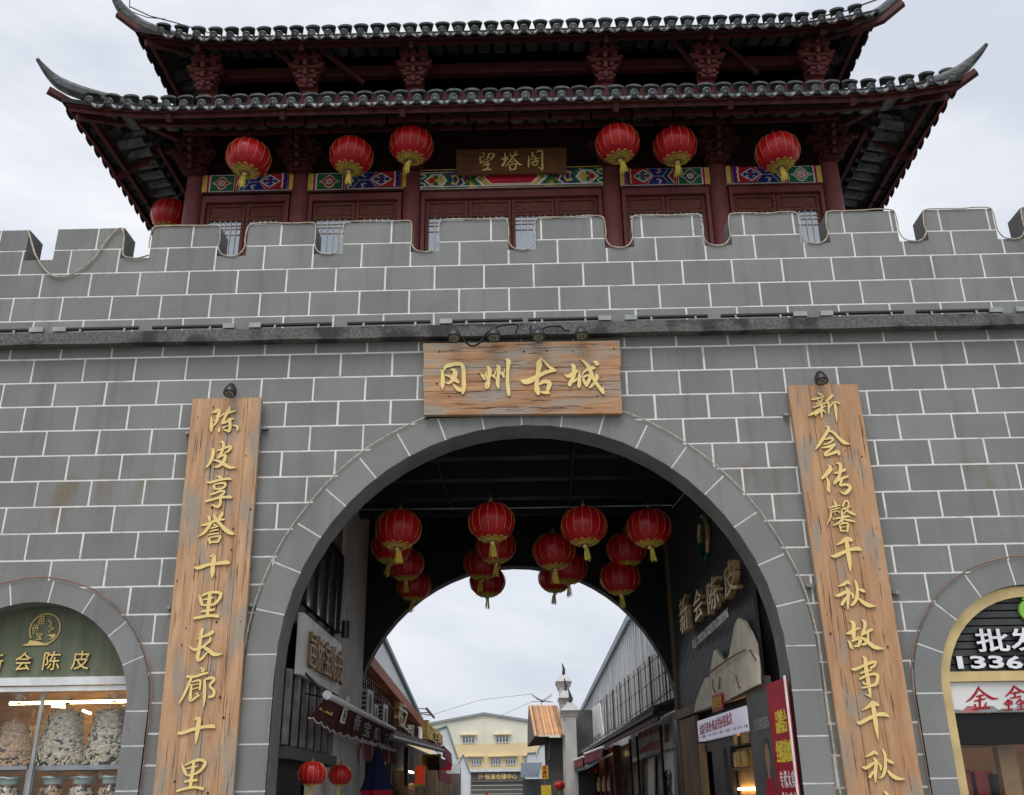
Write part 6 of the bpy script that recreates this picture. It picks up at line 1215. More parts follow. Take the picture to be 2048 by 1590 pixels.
# ================================================================ RIGHT SMALL SHOP
cx, cz, ri, ro = ARCH[2]; Yp = .10
sr = thing('right_arch_shop', (cx, .4, 0), 'right arch shop framed in gold with black slats, white characters and a red lettered sign', 'shop')
def band(r0, r1, y0, y1, z0, m_, name):
    t_ = MB(); n2 = 28; A = [(cx - r1, z0)] + [(cx - r1 * math.cos(math.pi * i / n2), cz + r1 * math.sin(math.pi * i / n2)) for i in range(n2 + 1)] + [(cx + r1, z0)]
    B = [(cx - r0, z0)] + [(cx - r0 * math.cos(math.pi * i / n2), cz + r0 * math.sin(math.pi * i / n2)) for i in range(n2 + 1)] + [(cx + r0, z0)]
    for (a0, b0), (a1, b1) in zip(zip(A, B), list(zip(A, B))[1:]): t_.prism([(a0[0], y0, a0[1]), (a1[0], y0, a1[1]), (b1[0], y0, b1[1]), (b0[0], y0, b0[1])], (0, y1 - y0, 0))
    return t_.build(name, m_, sr)
band(.965, 1.078, Yp - .06, Yp + .1, 0, M['goldm'], 'gold_frame')
zr1, zr0 = at(1960, 1343, Yp - .03).z, at(1960, 1363, Yp - .03).z
t = MB(); t.box(cx - .963, cx + .963, Yp - .055, Yp + .03, zr0, zr1); t.build('gold_frame', M['goldm'], sr)
z = zr1; k = 0
while z < cz + .95:
    w = math.sqrt(max(0, .962 ** 2 - max(0, z + .0 - cz) ** 2)); t = MB(); t.box(cx - w, cx + w, Yp + .0, Yp + .03, z + .004, z + .066); t.build('slat', M['louvre'], sr, loc=(cx, Yp, z)); z += .078
t = MB(); P = arch_pts(cx, cz, .963, 24, zr1); t.prism([(x, Yp + .04, z_) for x, z_ in P], (0, .03, 0)); t.build('slat_backing', M['louvre2'], sr)
txt(sr, '批', 1952, 1258, 2009, 1305, Yp - .02, 'whl', 'louvre2', .016, .05, 'character'); txt(sr, '发', 2020, 1256, 2076, 1303, Yp - .02, 'whl', 'louvre2', .016, .05, 'character')
txt(sr, '133', 1913, 1312, 2001, 1339, Yp - .02, 'whl', 'louvre2', .03, .05, 'phone_digits'); txt(sr, '66', 2010, 1312, 2073, 1339, Yp - .02, 'whl', 'louvre2', .03, .05, 'phone_digits')
t = MB(); c_ = at(2058, 1222, Yp - .02); t.lathe([(0, .03), (.11, .03), (.115, 0)], 18, (0, 0, 0)); t.v = [(c_.x + x, c_.y - z_, c_.z + y_) for x, y_, z_ in t.v]; t.prism([at(x, y, Yp - .04) for x, y in ((2046, 1190), (2044, 1199), (2054, 1202), (2060, 1196))], (0, .02, 0)); t.build('fruit_emblem', M['limeg'], sr)
zs0 = at(1960, 1425, Yp - .02).z
t = MB(); t.box(cx - .962, cx + .962, Yp - .02, Yp + .02, zs0, zr0 - .004); t.build('white_sign', M['wsign'], sr)
KIN = [[(975, 3, 0)]]
def kin(root, x0, y0, s_, extra):
    st = [[(50, 0, 6), (38, 25, 10), (20, 48, 9), (0, 62, 3)], [(48, 8, 5), (70, 30, 9), (100, 50, 10), (125, 50, 2)], [(38, 42, 5), (55, 38, 8), (68, 36, 4)], [(30, 60, 5), (55, 54, 8), (76, 50, 4)], [(53, 36, 8), (53, 60, 9), (52, 88, 8)], [(32, 72, 8), (38, 82, 6)], [(78, 66, 4), (72, 80, 9)], [(24, 94, 4), (55, 88, 10), (92, 88, 8)]] if not extra else \
         [[(40, 0, 6), (30, 20, 9), (8, 42, 3)], [(40, 4, 5), (60, 20, 9), (85, 30, 4)], [(28, 30, 4), (60, 26, 7)], [(42, 24, 7), (42, 46, 7)], [(24, 48, 4), (64, 42, 7)], [(20, 52, 6), (12, 62, 7), (2, 70, 2)], [(18, 56, 5), (34, 62, 6)], [(8, 72, 4), (34, 68, 6)], [(20, 60, 6), (20, 92, 7)], [(6, 94, 4), (36, 88, 6)], [(62, 50, 6), (52, 62, 7), (44, 70, 2)], [(60, 56, 5), (80, 64, 6)], [(50, 72, 4), (80, 68, 6)], [(64, 60, 6), (64, 92, 7)], [(48, 94, 4), (84, 88, 6)]]
    mb_ = MB(); strokes_mesh(mb_, st, lambda x, y: at(x0 + x * s_, y0 + y * s_ * .95 - x * s_ * .02, Yp - .022), (0, -1, 0), .002, 0, 0, minw=2); mb_.build('character', M['redp'], root)
kin(sr, 1932, 1373, .52, False); kin(sr, 2006, 1371, .56, True)
t = MB()
for i in range(12):
    f = i / 11; xx = cx - .94 + 1.88 * f; h_ = .03 + .035 * abs(math.sin(i * 2.1)); P = [(xx - .12, zs0 + .003), (xx + .12, zs0 + .003), (xx + .05, zs0 + h_), (xx - .04, zs0 + h_ * 1.1)]
    t.prism([(x, Yp - .022 - i * .0006, z_) for x, z_ in P], (0, .001, 0), (0, 1, 0, 2)[i % 4])
t.build('landscape_print', [M['steel'], M['pinkp'], M['green']], sr)
t = MB(); t.box(cx - .962, cx + .962, Yp + .02, Yp + .26, zs0 - .30, zs0 - .004); t.build('roller_box', M['louvre2'], sr)
t = MB(); t.box(cx - .96, cx + 1.3, 2.2, 2.25, 0, 2.9); t.box(cx - 1.02, cx - .965, .42, 2.2, 0, 2.9); t.box(cx - .96, cx + 1.3, .42, 2.2, 2.5, 2.55); t.build('shop_lining', M['warm'], sr)
t = MB(); t.box(at(1995, 1500, .5).x, at(2030, 1500, .5).x, .5, .62, 0, 2.4); t.build('wall_pier', M['warm'], sr)
for zz in (1.52, 2.02): t = MB(); t.box(cx - .96, at(1998, 1500, .55).x, .5, .9, zz - .02, zz); t.build('shelf', M['wood'], sr)
bx = [(1925, 1490, 1938, 1535, 'boxgold'), (1940, 1486, 1975, 1536, 'boxblk'), (1976, 1490, 1997, 1538, 'boxgold'), (1932, 1552, 1950, 1600, 'boxred'), (1950, 1548, 1985, 1600, 'boxred'), (1984, 1556, 2004, 1600, 'boxblk')]
for i, (xa, ya, xb, yb, mm) in enumerate(bx):
    a_, b_ = at(xa, yb, .62), at(xb, ya, .62); sh = 1.52 if ya > 1545 else 2.02
    hgt = b_.z - a_.z; z0 = max(sh, 0); t = MB(); t.box(a_.x, b_.x, .62, .72, z0 - (.0 if ya < 1545 else .0), z0 + min(hgt, .34)); o_ = t.build('gift_box', M[mm], None)
    tag(o_, ('tall gold gift box standing at the left of the upper shelf in the right shop', 'black gift box with an oval mark on the upper shelf of the right shop', 'gold gift box at the right end of the upper shelf in the right shop', 'narrow red gift box on the lower shelf of the right shop', 'wide red gift box in the middle of the lower shelf in the right shop', 'black gift box at the right end of the lower shelf in the right shop')[i], 'gift box', 'gift boxes in the right shop')
p_ = at(1957, 1512, .615); t = MB(); t.lathe([(0, .004), (.04, .004), (.042, 0)], 16, (0, 0, 0)); t.v = [(p_.x + x * .8, .616 - z_, 2.02 + .17 + y_ * 1.2) for x, y_, z_ in t.v]; t.build('oval_mark', M['boxgold'], sr)
t = MB(); t.tube([(cx - .9, .62, 2.42), (cx + 1.0, .62, 2.42)], .02, 6); t.build('lamp_tube', M['lampw'], sr)  # lamp added near the front to brighten the shop interior
t = MB(); t.box(cx - .962, cx + .962, Yp + .1, Yp + .106, 0, zs0 - .3); t.build('glass_pane', M['pane'], sr)
for k_ in range(5):
    xx = at(1930 + k_ * 13, 1480, .8).x; t = MB(); t.box(xx, xx + .07, .74, .80, 2.02, 2.02 + .22 + .05 * (k_ % 3)); t.build('shelf_package', M[('boxgold', 'boxred', 'peel2', 'boxgold', 'bronze')[k_]], sr)
# ================================================================ STREET BEYOND THE GATE
SR = lambda px, py, o=0.0: atp(px, py, 3.4 - o, -.02)
def SRP(y, z, o=0.0): return Vector((3.4 - o - .02 * y, y, z))
nR = Vector((-1, -.02, 0)).normalized(); nL = Vector((1, .02, 0)).normalized()
def pr(root, pts, off, m_, name, loc=None): t_ = MB(); t_.prism(pts, off); return t_.build(name, m_, root, loc=loc)
# ---- right warehouse row
rw = thing('right_warehouse', SRP(26, 0), 'pale corrugated warehouse with streaked gable behind pipe railings on the right of the street', 'warehouse')
pk = SR(1262, 1232); gb_ = SR(1165, 1420); ya_, yb_ = 11.5, gb_.y
pkz, gbz = pk.z, gb_.z; hw_ = gb_.y - pk.y; y_n = pk.y - hw_
# near slope is hidden by the arch; gable sheets are real ribs
x = y_n; sheetw = .55
def gz(y): return pkz - abs(y - pk.y) * (pkz - gbz) / hw_
y = max(7.0, y_n)
while y < gb_.y - .01:
    y2 = min(y + sheetw, gb_.y); pts = [SRP(y, 0), SRP(y2, 0), SRP(y2, gz(y2)), SRP(y, gz(y))]
    if y < pk.y < y2: pts.insert(3, SRP(pk.y, pkz))
    rib = MB(); rib.prism(pts, (.12, 0, 0)); m_ = rib.build('wall_sheet', M['paledirty'], rw, loc=SRP((y + y2) / 2, 3)); 
    t = MB(); t.prism([SRP(y, 3.6, .04), SRP(y + .05, 3.6, .04), SRP(y + .05, gz(y + .05), .04), SRP(y, gz(y), .04)], (.04, 0, 0)); t.build('sheet_rib', M['pale'], rw, loc=SRP(y, 4)); y = y2
t = MB()
for a_, b_ in ((SRP(max(7, y_n), gz(max(7, y_n)), .12), SRP(pk.y, pkz, .12)), (SRP(pk.y, pkz, .12), SRP(gb_.y, gbz, .12))):
    d = Vector((.5, 0, 0)); t.prism([a_ + Vector((0, 0, .03)), b_ + Vector((0, 0, .03)), b_ + Vector((0, 0, -.16)), a_ + Vector((0, 0, -.16))], d)
    t.prism([a_ + Vector((0, 0, .06)), b_ + Vector((0, 0, .06)), b_ + Vector((9, 0, .06)), a_ + Vector((9, 0, .06))], (0, 0, -.03))
t.build('roof_verge', M['blueroof'], rw)
pr(rw, [SRP(gb_.y, 0, 0), SRP(gb_.y, gbz, 0), SRP(gb_.y, gbz, -9), SRP(gb_.y, 0, -9)], (0, .2, 0), M['paledirty'], 'end_wall')
# pipe railing
_r0, _r1 = SR(1312, 1303, .35), SR(1200, 1400, .35); _q0, _q1 = SR(1340, 1393, .35), SR(1210, 1476, .35)
rtop = lambda y: _r0.z + (_r1.z - _r0.z) * (y - _r0.y) / (_r1.y - _r0.y)
rbot = lambda y: _q0.z + (_q1.z - _q0.z) * (y - _q0.y) / (_q1.y - _q0.y)
CE = (SR(1335, 1403, 1.02).z + SR(1165, 1503, 1.02).z) / 2
rl = thing('pipe_railing', SRP(20, 3.57), 'tall grey pipe railing standing on the shop canopy in front of the right warehouse', 'railing')
y = 9.5; k = 0
while y < 30.5:
    zt = rtop(y); t = MB(); t.tube([SRP(y, rbot(y) - .15, .35), SRP(y, zt + random.uniform(-.02, .02), .35)], (.018 if k % 4 else .026), 5); t.build('upright', M[('greybar', 'pale', 'greylet', 'rust', 'pale')[k % 5]], rl, loc=SRP(y, 4, .35)); y += .44 + (.05 if k % 5 == 0 else 0); k += 1
for q in (.12, .5, .9):
    t = MB(); t.tube([SRP(y_, rbot(y_) * (1 - q) + rtop(y_) * q + random.uniform(-.02, .02), .33) for y_ in (9.5, 14, 20, 25, 30.5)], .015, 5); t.build('rail', M['rust'], rl)
# banner
bn = thing('white_banner', SRP(34, 4.4, .5), 'white advertising banner with grey writing hung beside the pipe railing on the right', 'banner')
A_, B_, C_2, D_ = [SR(x, y, .4) for x, y in ((1207, 1473), (1170, 1497), (1168, 1430), (1199, 1405))]
pr(bn, [A_, B_, C_2, D_], (.03, 0, 0), M['wpaint'], 'banner_sheet')
def lerp4(u, v): return (B_.lerp(A_, u)).lerp(C_2.lerp(D_, u), v)
t = MB(); text_quad(t, '仓储', lerp4(.12, .45), lerp4(.34, .45), lerp4(.34, .80), lerp4(.12, .80), nR * .02, depth=1.0); text_quad(t, '招租电话', lerp4(.1, .05), lerp4(.9, .05), lerp4(.9, .16), lerp4(.1, .16), nR * .02, depth=1.0); t.build('lettering', M['greylet'], bn)
pr(bn, [p_ + nR * .02 for p_ in (lerp4(.1, .26), lerp4(.42, .26), lerp4(.42, .42), lerp4(.1, .42))], (.01, 0, 0), M['steel'], 'printed_block')
# tiled canopy with near shop
cn = thing('tiled_canopy', SRP(14, 3.5, .5), 'long grey tiled canopy sloping over the shops on the right of the street', 'canopy')
for a in range(0, 132):
    y = 8.5 + a * .26; 
    if y > 42: break
    if y < 24: t = MB(); t.tube([SRP(y, CE + .02, 1.0), SRP(y, CE + .25, .35)], .06, 6); o_ = t.build('cap_tile', M['tile'], cn, loc=SRP(y, 3.5, .8))
t = MB()
t.prism([SRP(8.3, CE - .02, 1.02), SRP(43, CE - .02, 1.02), SRP(43, CE + .2, .3), SRP(8.3, CE + .2, .3)], (0, 0, -.06)); t.build('canopy_deck', M['tiled'], cn)
t = MB()
y = 24
while y < 43: t.tube([SRP(y, CE + .02, 1.0), SRP(y, CE + .25, .35)], .06, 5); y += .26
o_ = t.build('cap_tile', M['tile'], cn); o_['kind'] = 'stuff'
t = MB(); t.prism([SRP(8.3, CE - .18, .95), SRP(43, CE - .18, .95), SRP(43, CE - .08, .95), SRP(8.3, CE - .08, .95)], (.05, 0, 0)); t.build('canopy_beam', M['redd'], cn)
# near shop front panels (white lightbox signs)
ns = thing('white_front_shop', SRP(13.5, 0, .2), 'shop with white printed panels and dark door just beyond the rear arch, right side', 'shop')
def panel(px, m_, name, o=.25, th=.06):
    P = [SR(x, y, o) for x, y in px]; t_ = MB(); t_.prism(P, (th, 0, 0)); return t_.build(name, m_, ns), P
_, P = panel(((1277, 1510), (1325, 1500), (1323, 1432), (1274, 1457)), M['wsign'], 'sign_panel')
def pq4(P, u, v): return P[0].lerp(P[1], u).lerp(P[3].lerp(P[2], u), v)
t = MB(); text_quad(t, '陈皮茶礼', pq4(P, .06, .55), pq4(P, .94, .55), pq4(P, .94, .82), pq4(P, .06, .82), nR * .02, depth=1.0); t.build('lettering', M['pinkp'], ns)
pr(ns, [p_ + nR * .012 for p_ in (pq4(P, .1, .04), pq4(P, .95, .04), pq4(P, .95, .3), pq4(P, .6, .36), pq4(P, .1, .16))], (.01, 0, 0), M['pinkp'], 'printed_flowers')
_, P = panel(((1262, 1517), (1275, 1513), (1273, 1459), (1261, 1463)), M['wsign'], 'sign_panel')
_, P = panel(((1326, 1500), (1345, 1496), (1343, 1425), (1324, 1434)), M['wsign'], 'sign_panel'); pr(ns, [p_ + nR * .012 for p_ in (pq4(P, .25, .2), pq4(P, .7, .2), pq4(P, .75, .7), pq4(P, .35, .75))], (.01, 0, 0), M['wood'], 'printed_figure')
_, P = panel(((1330, 1640), (1352, 1640), (1346, 1502), (1327, 1506)), M['wsign'], 'sign_panel'); t = MB(); text_quad(t, '陈皮', pq4(P, .2, .35), pq4(P, .8, .35), pq4(P, .8, .75), pq4(P, .2, .75), nR * .02, depth=1.0); t.build('lettering', M['black'], ns)
panel(((1266, 1640), (1284, 1640), (1283, 1520), (1264, 1525)), M['wood'], 'printed_board'); panel(((1284, 1640), (1330, 1640), (1326, 1506), (1284, 1517)), M['black'], 'door_opening', .2)
panel(((1297, 1640), (1310, 1640), (1308, 1514), (1296, 1517)), M['silver'], 'door_frame', .26, .04)
for x in (1262, 1276, 1325):
    P0 = SR(x, 1515, .3); t = MB(); t.tube([Vector((P0.x, P0.y, 0)), Vector((P0.x, P0.y, CE - .02))], .035, 5); t.build('post', M['black'], ns)
# dark shop row behind the posts
row = thing('right_shop_row', SRP(30, 0, .1), 'row of dark open shops with red brown posts under the canopy on the right', 'shop')
t = MB(); t.prism([SRP(21, 0, .03), SRP(60, 0, .03), SRP(60, CE, .03), SRP(21, CE, .03)], (.2, 0, 0)); t.build('shop_shade_sheet', M['louvre2'], row)  # flat black sheet, shade of the open shops put into its colour
for y in (21.3, 22.8, 24.5, 26.5, 29, 32, 35.5, 39, 43, 48, 54):
    t = MB(); t.prism([SRP(y, 0, .5), SRP(y + .22, 0, .5), SRP(y + .22, CE - .05, .5), SRP(y, CE - .05, .5)], (.22, 0, 0)); t.build('post', M['redd'] if y < 36 else M['greybar'], row)
for y in (23.4, 25.4, 27.5, 30.5, 33.5, 37, 41):
    t = MB(); t.lathe([(0, .24), (.14, .22), (.2, 0), (.19, -.25), (0, -.27)], 10, SRP(y, 1.9, .35)); t.build('peel_sack', M['peel2'] if y < 28 else M['boxgold'], row)
for y in (22.2, 25.8, 31): t = MB(); t.tube([SRP(y, 2.75, .3), SRP(y + 1.0, 2.75, .3)], .02, 5); t.build('lamp_tube', M['lampw'], row)
# rose awnings right
for i, (px, lb_) in enumerate(((((1169, 1547), (1207, 1535), (1205, 1496), (1168, 1510)) and ((1171, 1527), (1205, 1514), (1209, 1493), (1170, 1508)), 'rose'),)): pass
def roseaw(px, o, label, root_=None):
    P = [SR(x, y, o) for x, y in px]; t_ = MB(); n_ = 14; r_ = thing('rose_awning', P[0], label, 'awning')
    for k in range(n_):
        a, b = k / n_, (k + 1) / n_; w0 = .03 * math.sin(k * 2.6); w1 = .03 * math.sin((k + 1) * 2.6)
        A0, A1, B0, B1 = P[3].lerp(P[2], a), P[3].lerp(P[2], b), P[0].lerp(P[1], a), P[0].lerp(P[1], b); t_.quad(B0 + Vector((w0, 0, -.04 * (k % 2))), B1 + Vector((w1, 0, -.04 * ((k + 1) % 2))), A1, A0)
    t_.build('valance', M['rose'], r_); t_ = MB(); t_.tube([P[3], P[2]], .035, 6); t_.build('front_bar', M['wpaint'], r_); t_ = MB(); bk = Vector((.9, 0, .35)); t_.quad(P[3], P[2], P[2] + bk, P[3] + bk); t_.build('canopy_cloth', M['awnu'], r_); return r_
roseaw(((1169, 1527), (1206, 1513), (1207, 1494), (1169, 1508)), 1.3, 'nearer rose canvas awning over the dark shops on the right of the street')
roseaw(((1136, 1541), (1167, 1530), (1167, 1513), (1135, 1527)), 1.3, 'farther rose canvas awning over the dark shops on the right of the street')
# lower long canopy edge
lc = thing('metal_canopy', SRP(45, 2.9, 1.2), 'long low metal canopy beneath the rose awnings on the right of the street', 'canopy')
t = MB(); A_, B_ = SR(1175, 1532, 1.2), SR(1062, 1568, 1.2); t.prism([A_, B_, B_ + Vector((.9, 0, .45)), A_ + Vector((.9, 0, .45))], (0, 0, -.08)); t.tube([A_, B_], .06, 6); t.build('canopy_sheet', M['blueroof'], lc)
# white stepped gable pillars
def hpillar(px, pyt, wpx, Y, zb_, label, ht=.5):
    c = at(px, pyt, Y); w = wpx / FPX * (Y + 11) / 2; r_ = thing('gable_pillar', (c.x, Y, 0), label, 'pillar', 'stepped white gable pillars')
    t_ = MB(); t_.box(c.x - w, c.x + w, Y, Y + 1.2, 0, c.z - .5); t_.build('shaft', M['white'], r_)
    t_ = MB(); 
    for q, (ww, z0, z1) in enumerate(((1.25, -.5, -.40), (1.45, -.40, -.30), (1.7, -.30, -.22))): t_.box(c.x - w * ww, c.x + w * ww, Y - .05 * q, Y + 1.25, c.z + z0, c.z + z1)
    t_.prism([(c.x - w * 1.8, Y - .2, c.z - .22), (c.x + w * 1.8, Y - .2, c.z - .22), (c.x + w * .3, Y - .05, c.z + .12), (c.x - w * .3, Y - .05, c.z + .12)], (0, 1.5, 0)); t_.build('cornice', M['white'], r_)
    t_ = MB(); t_.tube([(c.x, Y, c.z + .05), (c.x + .02, Y - .05, c.z + .3), (c.x - .04, Y - .12, c.z + .55)], [.09, .07, .02], 6); t_.build('finial', M['tile'], r_)
hpillar(1127, 1353, 17, 34, 0, 'tallest and farthest of the stepped white gable pillars on the right'); hpillar(1131, 1385, 16, 31, 0, 'middle one of the stepped white gable pillars on the right'); hpillar(1140, 1409, 20, 28, 0, 'lowest and nearest of the stepped white gable pillars on the right')
t = MB(); a_ = at(1152, 1420, 30); t.box(a_.x, a_.x + 1.2, 30, 33, 0, a_.z); o_ = t.build('dark_side_wall', M['greyboard']); tag(o_, 'dark narrow wall with pipes between the white pillars and the banner', 'wall')
# orange sheet canopy
oc = thing('orange_canopy', at(1100, 1450, 33), 'orange corrugated sheet canopy jutting out beside the white gable pillars', 'canopy')
A_, B_, C_2, D_ = at(1068, 1473, 31), at(1132, 1471, 30.5), at(1115, 1412, 34), at(1057, 1412, 34.5); nw = 34
for i in range(nw):
    a, b = i / nw, (i + 1) / nw; P = [A_.lerp(B_, a), A_.lerp(B_, b), D_.lerp(C_2, b), D_.lerp(C_2, a)]; up_ = Vector((0, 0, .05 if i % 2 else 0)); m0 = P[0].lerp(P[1], .5) + Vector((0, -.02, .07)); m1 = P[3].lerp(P[2], .5) + Vector((0, -.02, .07))
    t = MB(); t.add([P[0], m0, P[1], P[2], m1, P[3]], [(0, 1, 4, 5), (1, 2, 3, 4)]); t.build('corrugated_sheet', M['orange'], oc, loc=P[0])
t = MB(); E0 = at(1055, 1492, 31.5); E1 = at(1102, 1488, 31.5); t.prism([at(1057, 1412, 34.6), at(1070, 1473, 31.2), at(1098, 1473, 31.2), at(1098, 1488, 32), at(1055, 1493, 32), at(1055, 1455, 34)], (0, .3, 0)); t.build('underside', M['brownu'], oc)
t = MB(); t.tube([at(1101, 1478, 31.4), at(1098, 1520, 31.4)], .05, 5); t.box(at(1090, 1500, 31.6).x, at(1125, 1500, 31.6).x, 31.7, 33, 0, at(1100, 1475, 31.6).z); t.build('support_wall', M['greyboard'], oc)
# aerial cross above
an = thing('antenna', at(1085, 1398, 60), 'thin steel antenna cross against the sky above the orange canopy', 'antenna')
t = MB()
for a, b in (((1061, 1387), (1086, 1403)), ((1104, 1388), (1082, 1403)), ((1064, 1391), (1086, 1405)), ((1103, 1392), (1084, 1405)), ((1062, 1403), (1106, 1404)), ((1072, 1398), (1104, 1404)), ((1083, 1400), (1083, 1412))): t.tube([at(*a, 60), at(*b, 60)], .035, 4)
t.build('lattice_arm', M['greylet'], an)
# small things right far
def box_thing(name, px, Y, dep, m_, label, cat, grp=None):
    a_, b_ = at(px[0], px[3], Y), at(px[2], px[1], Y); t_ = MB(); t_.box(a_.x, b_.x, Y, Y + dep, a_.z, b_.z); o_ = t_.build(name, m_, loc=((a_.x + b_.x) / 2, Y, a_.z)); return tag(o_, label, cat, grp), a_, b_
gh = thing('blue_canopy', at(1065, 1540, 55), 'blue grey ribbed sheet canopy over the far end shops on the right', 'canopy')
A_, B_, C_2, D_ = at(1042, 1556, 50), at(1078, 1556, 50), at(1085, 1526, 54), at(1041, 1526, 54)
for i in range(18):
    a, b = i / 18, (i + 1) / 18; m0 = A_.lerp(B_, (a + b) / 2) + Vector((0, 0, .06)); m1 = D_.lerp(C_2, (a + b) / 2) + Vector((0, 0, .06)); t = MB(); t.add([A_.lerp(B_, a), m0, A_.lerp(B_, b), D_.lerp(C_2, b), m1, D_.lerp(C_2, a)], [(0, 1, 4, 5), (1, 2, 3, 4)]); t.build('canopy_sheet', M['blueroof'], gh, loc=m0)
t = MB(); t.box(at(1045, 1560, 52).x, at(1095, 1560, 52).x, 52, 56, 0, at(1060, 1558, 52).z); t.build('shop_body', M['greyboard'], gh)
def gable(px, Y, dep, m_, label, tri):
    P = [at(x, y, Y) for x, y in px]; P = [Vector((P[0].x, Y, 0))] + P + [Vector((P[-1].x, Y, 0))]; r_ = thing('gable_building', P[0], label, 'building'); t_ = MB(); t_.prism(P, (0, dep, 0)); t_.build('gable_wall', m_, r_)
    t_ = MB(); Q = P[1:-1]
    for a, b in zip(Q[:-1], Q[1:]): t_.prism([a + Vector((0, -.1, .07)), b + Vector((0, -.1, .07)), b + Vector((0, -.1, -.03)), a + Vector((0, -.1, -.03))], (0, dep, 0))
    t_.build('roof_edge', M['teal'], r_); return r_
gable(((1074, 1507), (1080, 1491), (1110, 1480), (1130, 1478)), 62, 10, M['pale'], 'pale sheet clad building peeping out behind the orange canopy', None)
gable(((1050, 1530), (1055, 1507), (1072, 1506), (1076, 1530)), 75, 8, M['pale'], 'small pale gabled shed beyond the blue canopy on the right', None)
gable(((895, 1560), (893, 1453), (905, 1500), (925, 1560)) if False else ((868, 1462), (893, 1453), (914, 1517)), 58, 1.5, M['pale'], 'pale blue gabled building end rising behind the maroon awnings on the left', None)
gable(((914, 1535), (926, 1510), (940, 1548)), 80, 1.5, M['pale'], 'smallest pale gable at the far end of the left row', None)
def lan_s(px, py, d, Y, label): o_, c = lantern(px, py, d, d / FPX * (Y + 10.9), label, (0, 0), group='orange red lanterns outside the far shops on the right', seed=int(px)); 
lan_s(1103, 1520, 16, 31.0, 'lantern hanging below the orange canopy on the right of the street'); lan_s(1181, 1542, 10, 26, 'left one of two small lanterns beneath the rose awning'); lan_s(1191, 1539, 11, 25, 'right one of two small lanterns beneath the rose awning'); lan_s(1119, 1571, 22, 27, 'larger lantern near the bottom edge beside the dark shop posts'); lan_s(1102, 1573, 15, 30, 'lantern partly behind the larger one near the bottom edge'); lan_s(1112, 1562, 12, 33, 'highest of the three lanterns near the bottom edge')
ys_ = thing('yellow_sign', at(1090, 1545, 29), 'yellow vertical shop sign with red characters on the right of the street', 'sign')
A_, B_ = at(1083, 1558, 29), at(1096, 1531, 29); t = MB(); t.box(A_.x, B_.x, 29, 29.1, A_.z, B_.z); t.build('sign_panel', M['yel'], ys_); t = MB()
for i, ch in enumerate('五金行'): text_on(t, ch, Vector((A_.x + .04, 28.99, B_.z - (i + 1) * (B_.z - A_.z) / 3 + .03)), (1, 0, 0), (0, 0, 1), (0, -1, 0), w=(B_.x - A_.x) * .7, h=(B_.z - A_.z) / 3 * .75, depth=.01)
t.build('lettering', M['redp'], ys_)
box_thing('yellow_board', (1083, 1570, 1102, 1610), 27.5, .1, M['yel'], 'yellow board at the bottom edge below the yellow vertical sign', 'board')
# ---- left row
SL = lambda px, py, o=0.0: atp(px, py, -3.45 + o, -.012)
def SLP(y, z, o=0.0): return Vector((-3.45 + o - .012 * y, y, z))
lb2 = thing('left_building', SLP(20, 0), 'two storey building with terracotta fascia and rusty window bars, left of the street', 'building')
f0, f1 = SL(735, 1297, .45), SL(845, 1437, .45); g0, g1 = SL(733, 1320, .45), SL(843, 1452, .45)
ye = f1.y; zt0, zt1 = f0.z, f1.z; yn = 7.0
def fz(y): return zt0 + (zt1 - zt0) * (y - f0.y) / (f1.y - f0.y)
hF = (f0.z - g0.z + f1.z - g1.z) / 2
pr(lb2, [SLP(yn, fz(yn) - hF, .45), SLP(ye, fz(ye) - hF, .45), SLP(ye, fz(ye), .45), SLP(yn, fz(yn), .45)], (-.3, 0, 0), M['terra'], 'fascia_board')
pr(lb2, [SLP(yn, 0, -.02), SLP(ye, 0, -.02), SLP(ye, fz(ye) - .05, -.02), SLP(yn, fz(yn) - .05, -.02)], (-.25, 0, 0), M['white'], 'front_wall')
pr(lb2, [SLP(ye - .3, 0, 0), SLP(ye, 0, 0), SLP(ye, fz(ye), 0), SLP(ye - .3, fz(ye), 0)], (-6, 0, 0), M['white'], 'end_wall')
y = 7.6; k = 0
while y < ye - 1.2:
    pr(lb2, [SLP(y, 3.25, .0), SLP(y + .75, 3.25, .0), SLP(y + .75, 4.0, .0), SLP(y, 4.0, .0)], (-.03, 0, 0), M['glassd'] if k % 2 else M['redd'], 'window_pane'); pr(lb2, [SLP(y + .32, 3.25, .03), SLP(y + .42, 3.25, .03), SLP(y + .42, 4.0, .03), SLP(y + .32, 4.0, .03)], (-.03, 0, 0), M['wpaint'], 'window_frame'); y += 1.45; k += 1
y = 7.3; k = 0
while y < ye:
    t = MB(); t.tube([SLP(y, 3.05, .35), SLP(y, fz(y) - hF - .05, .35)], .017, 4); t.tube([SLP(y, fz(y) - hF - .12, .35), SLP(y, fz(y) - hF - .35, .02)], .014, 4); t.build('window_bar', M['rust'], lb2, loc=SLP(y, 3.5, .35)); y += .27; k += 1
for z in (3.1, 3.5, 3.75): t = MB(); t.tube([SLP(7.2, z, .35), SLP(ye, z, .35)], .015, 4); t.build('bar_rail', M['rust'], lb2)
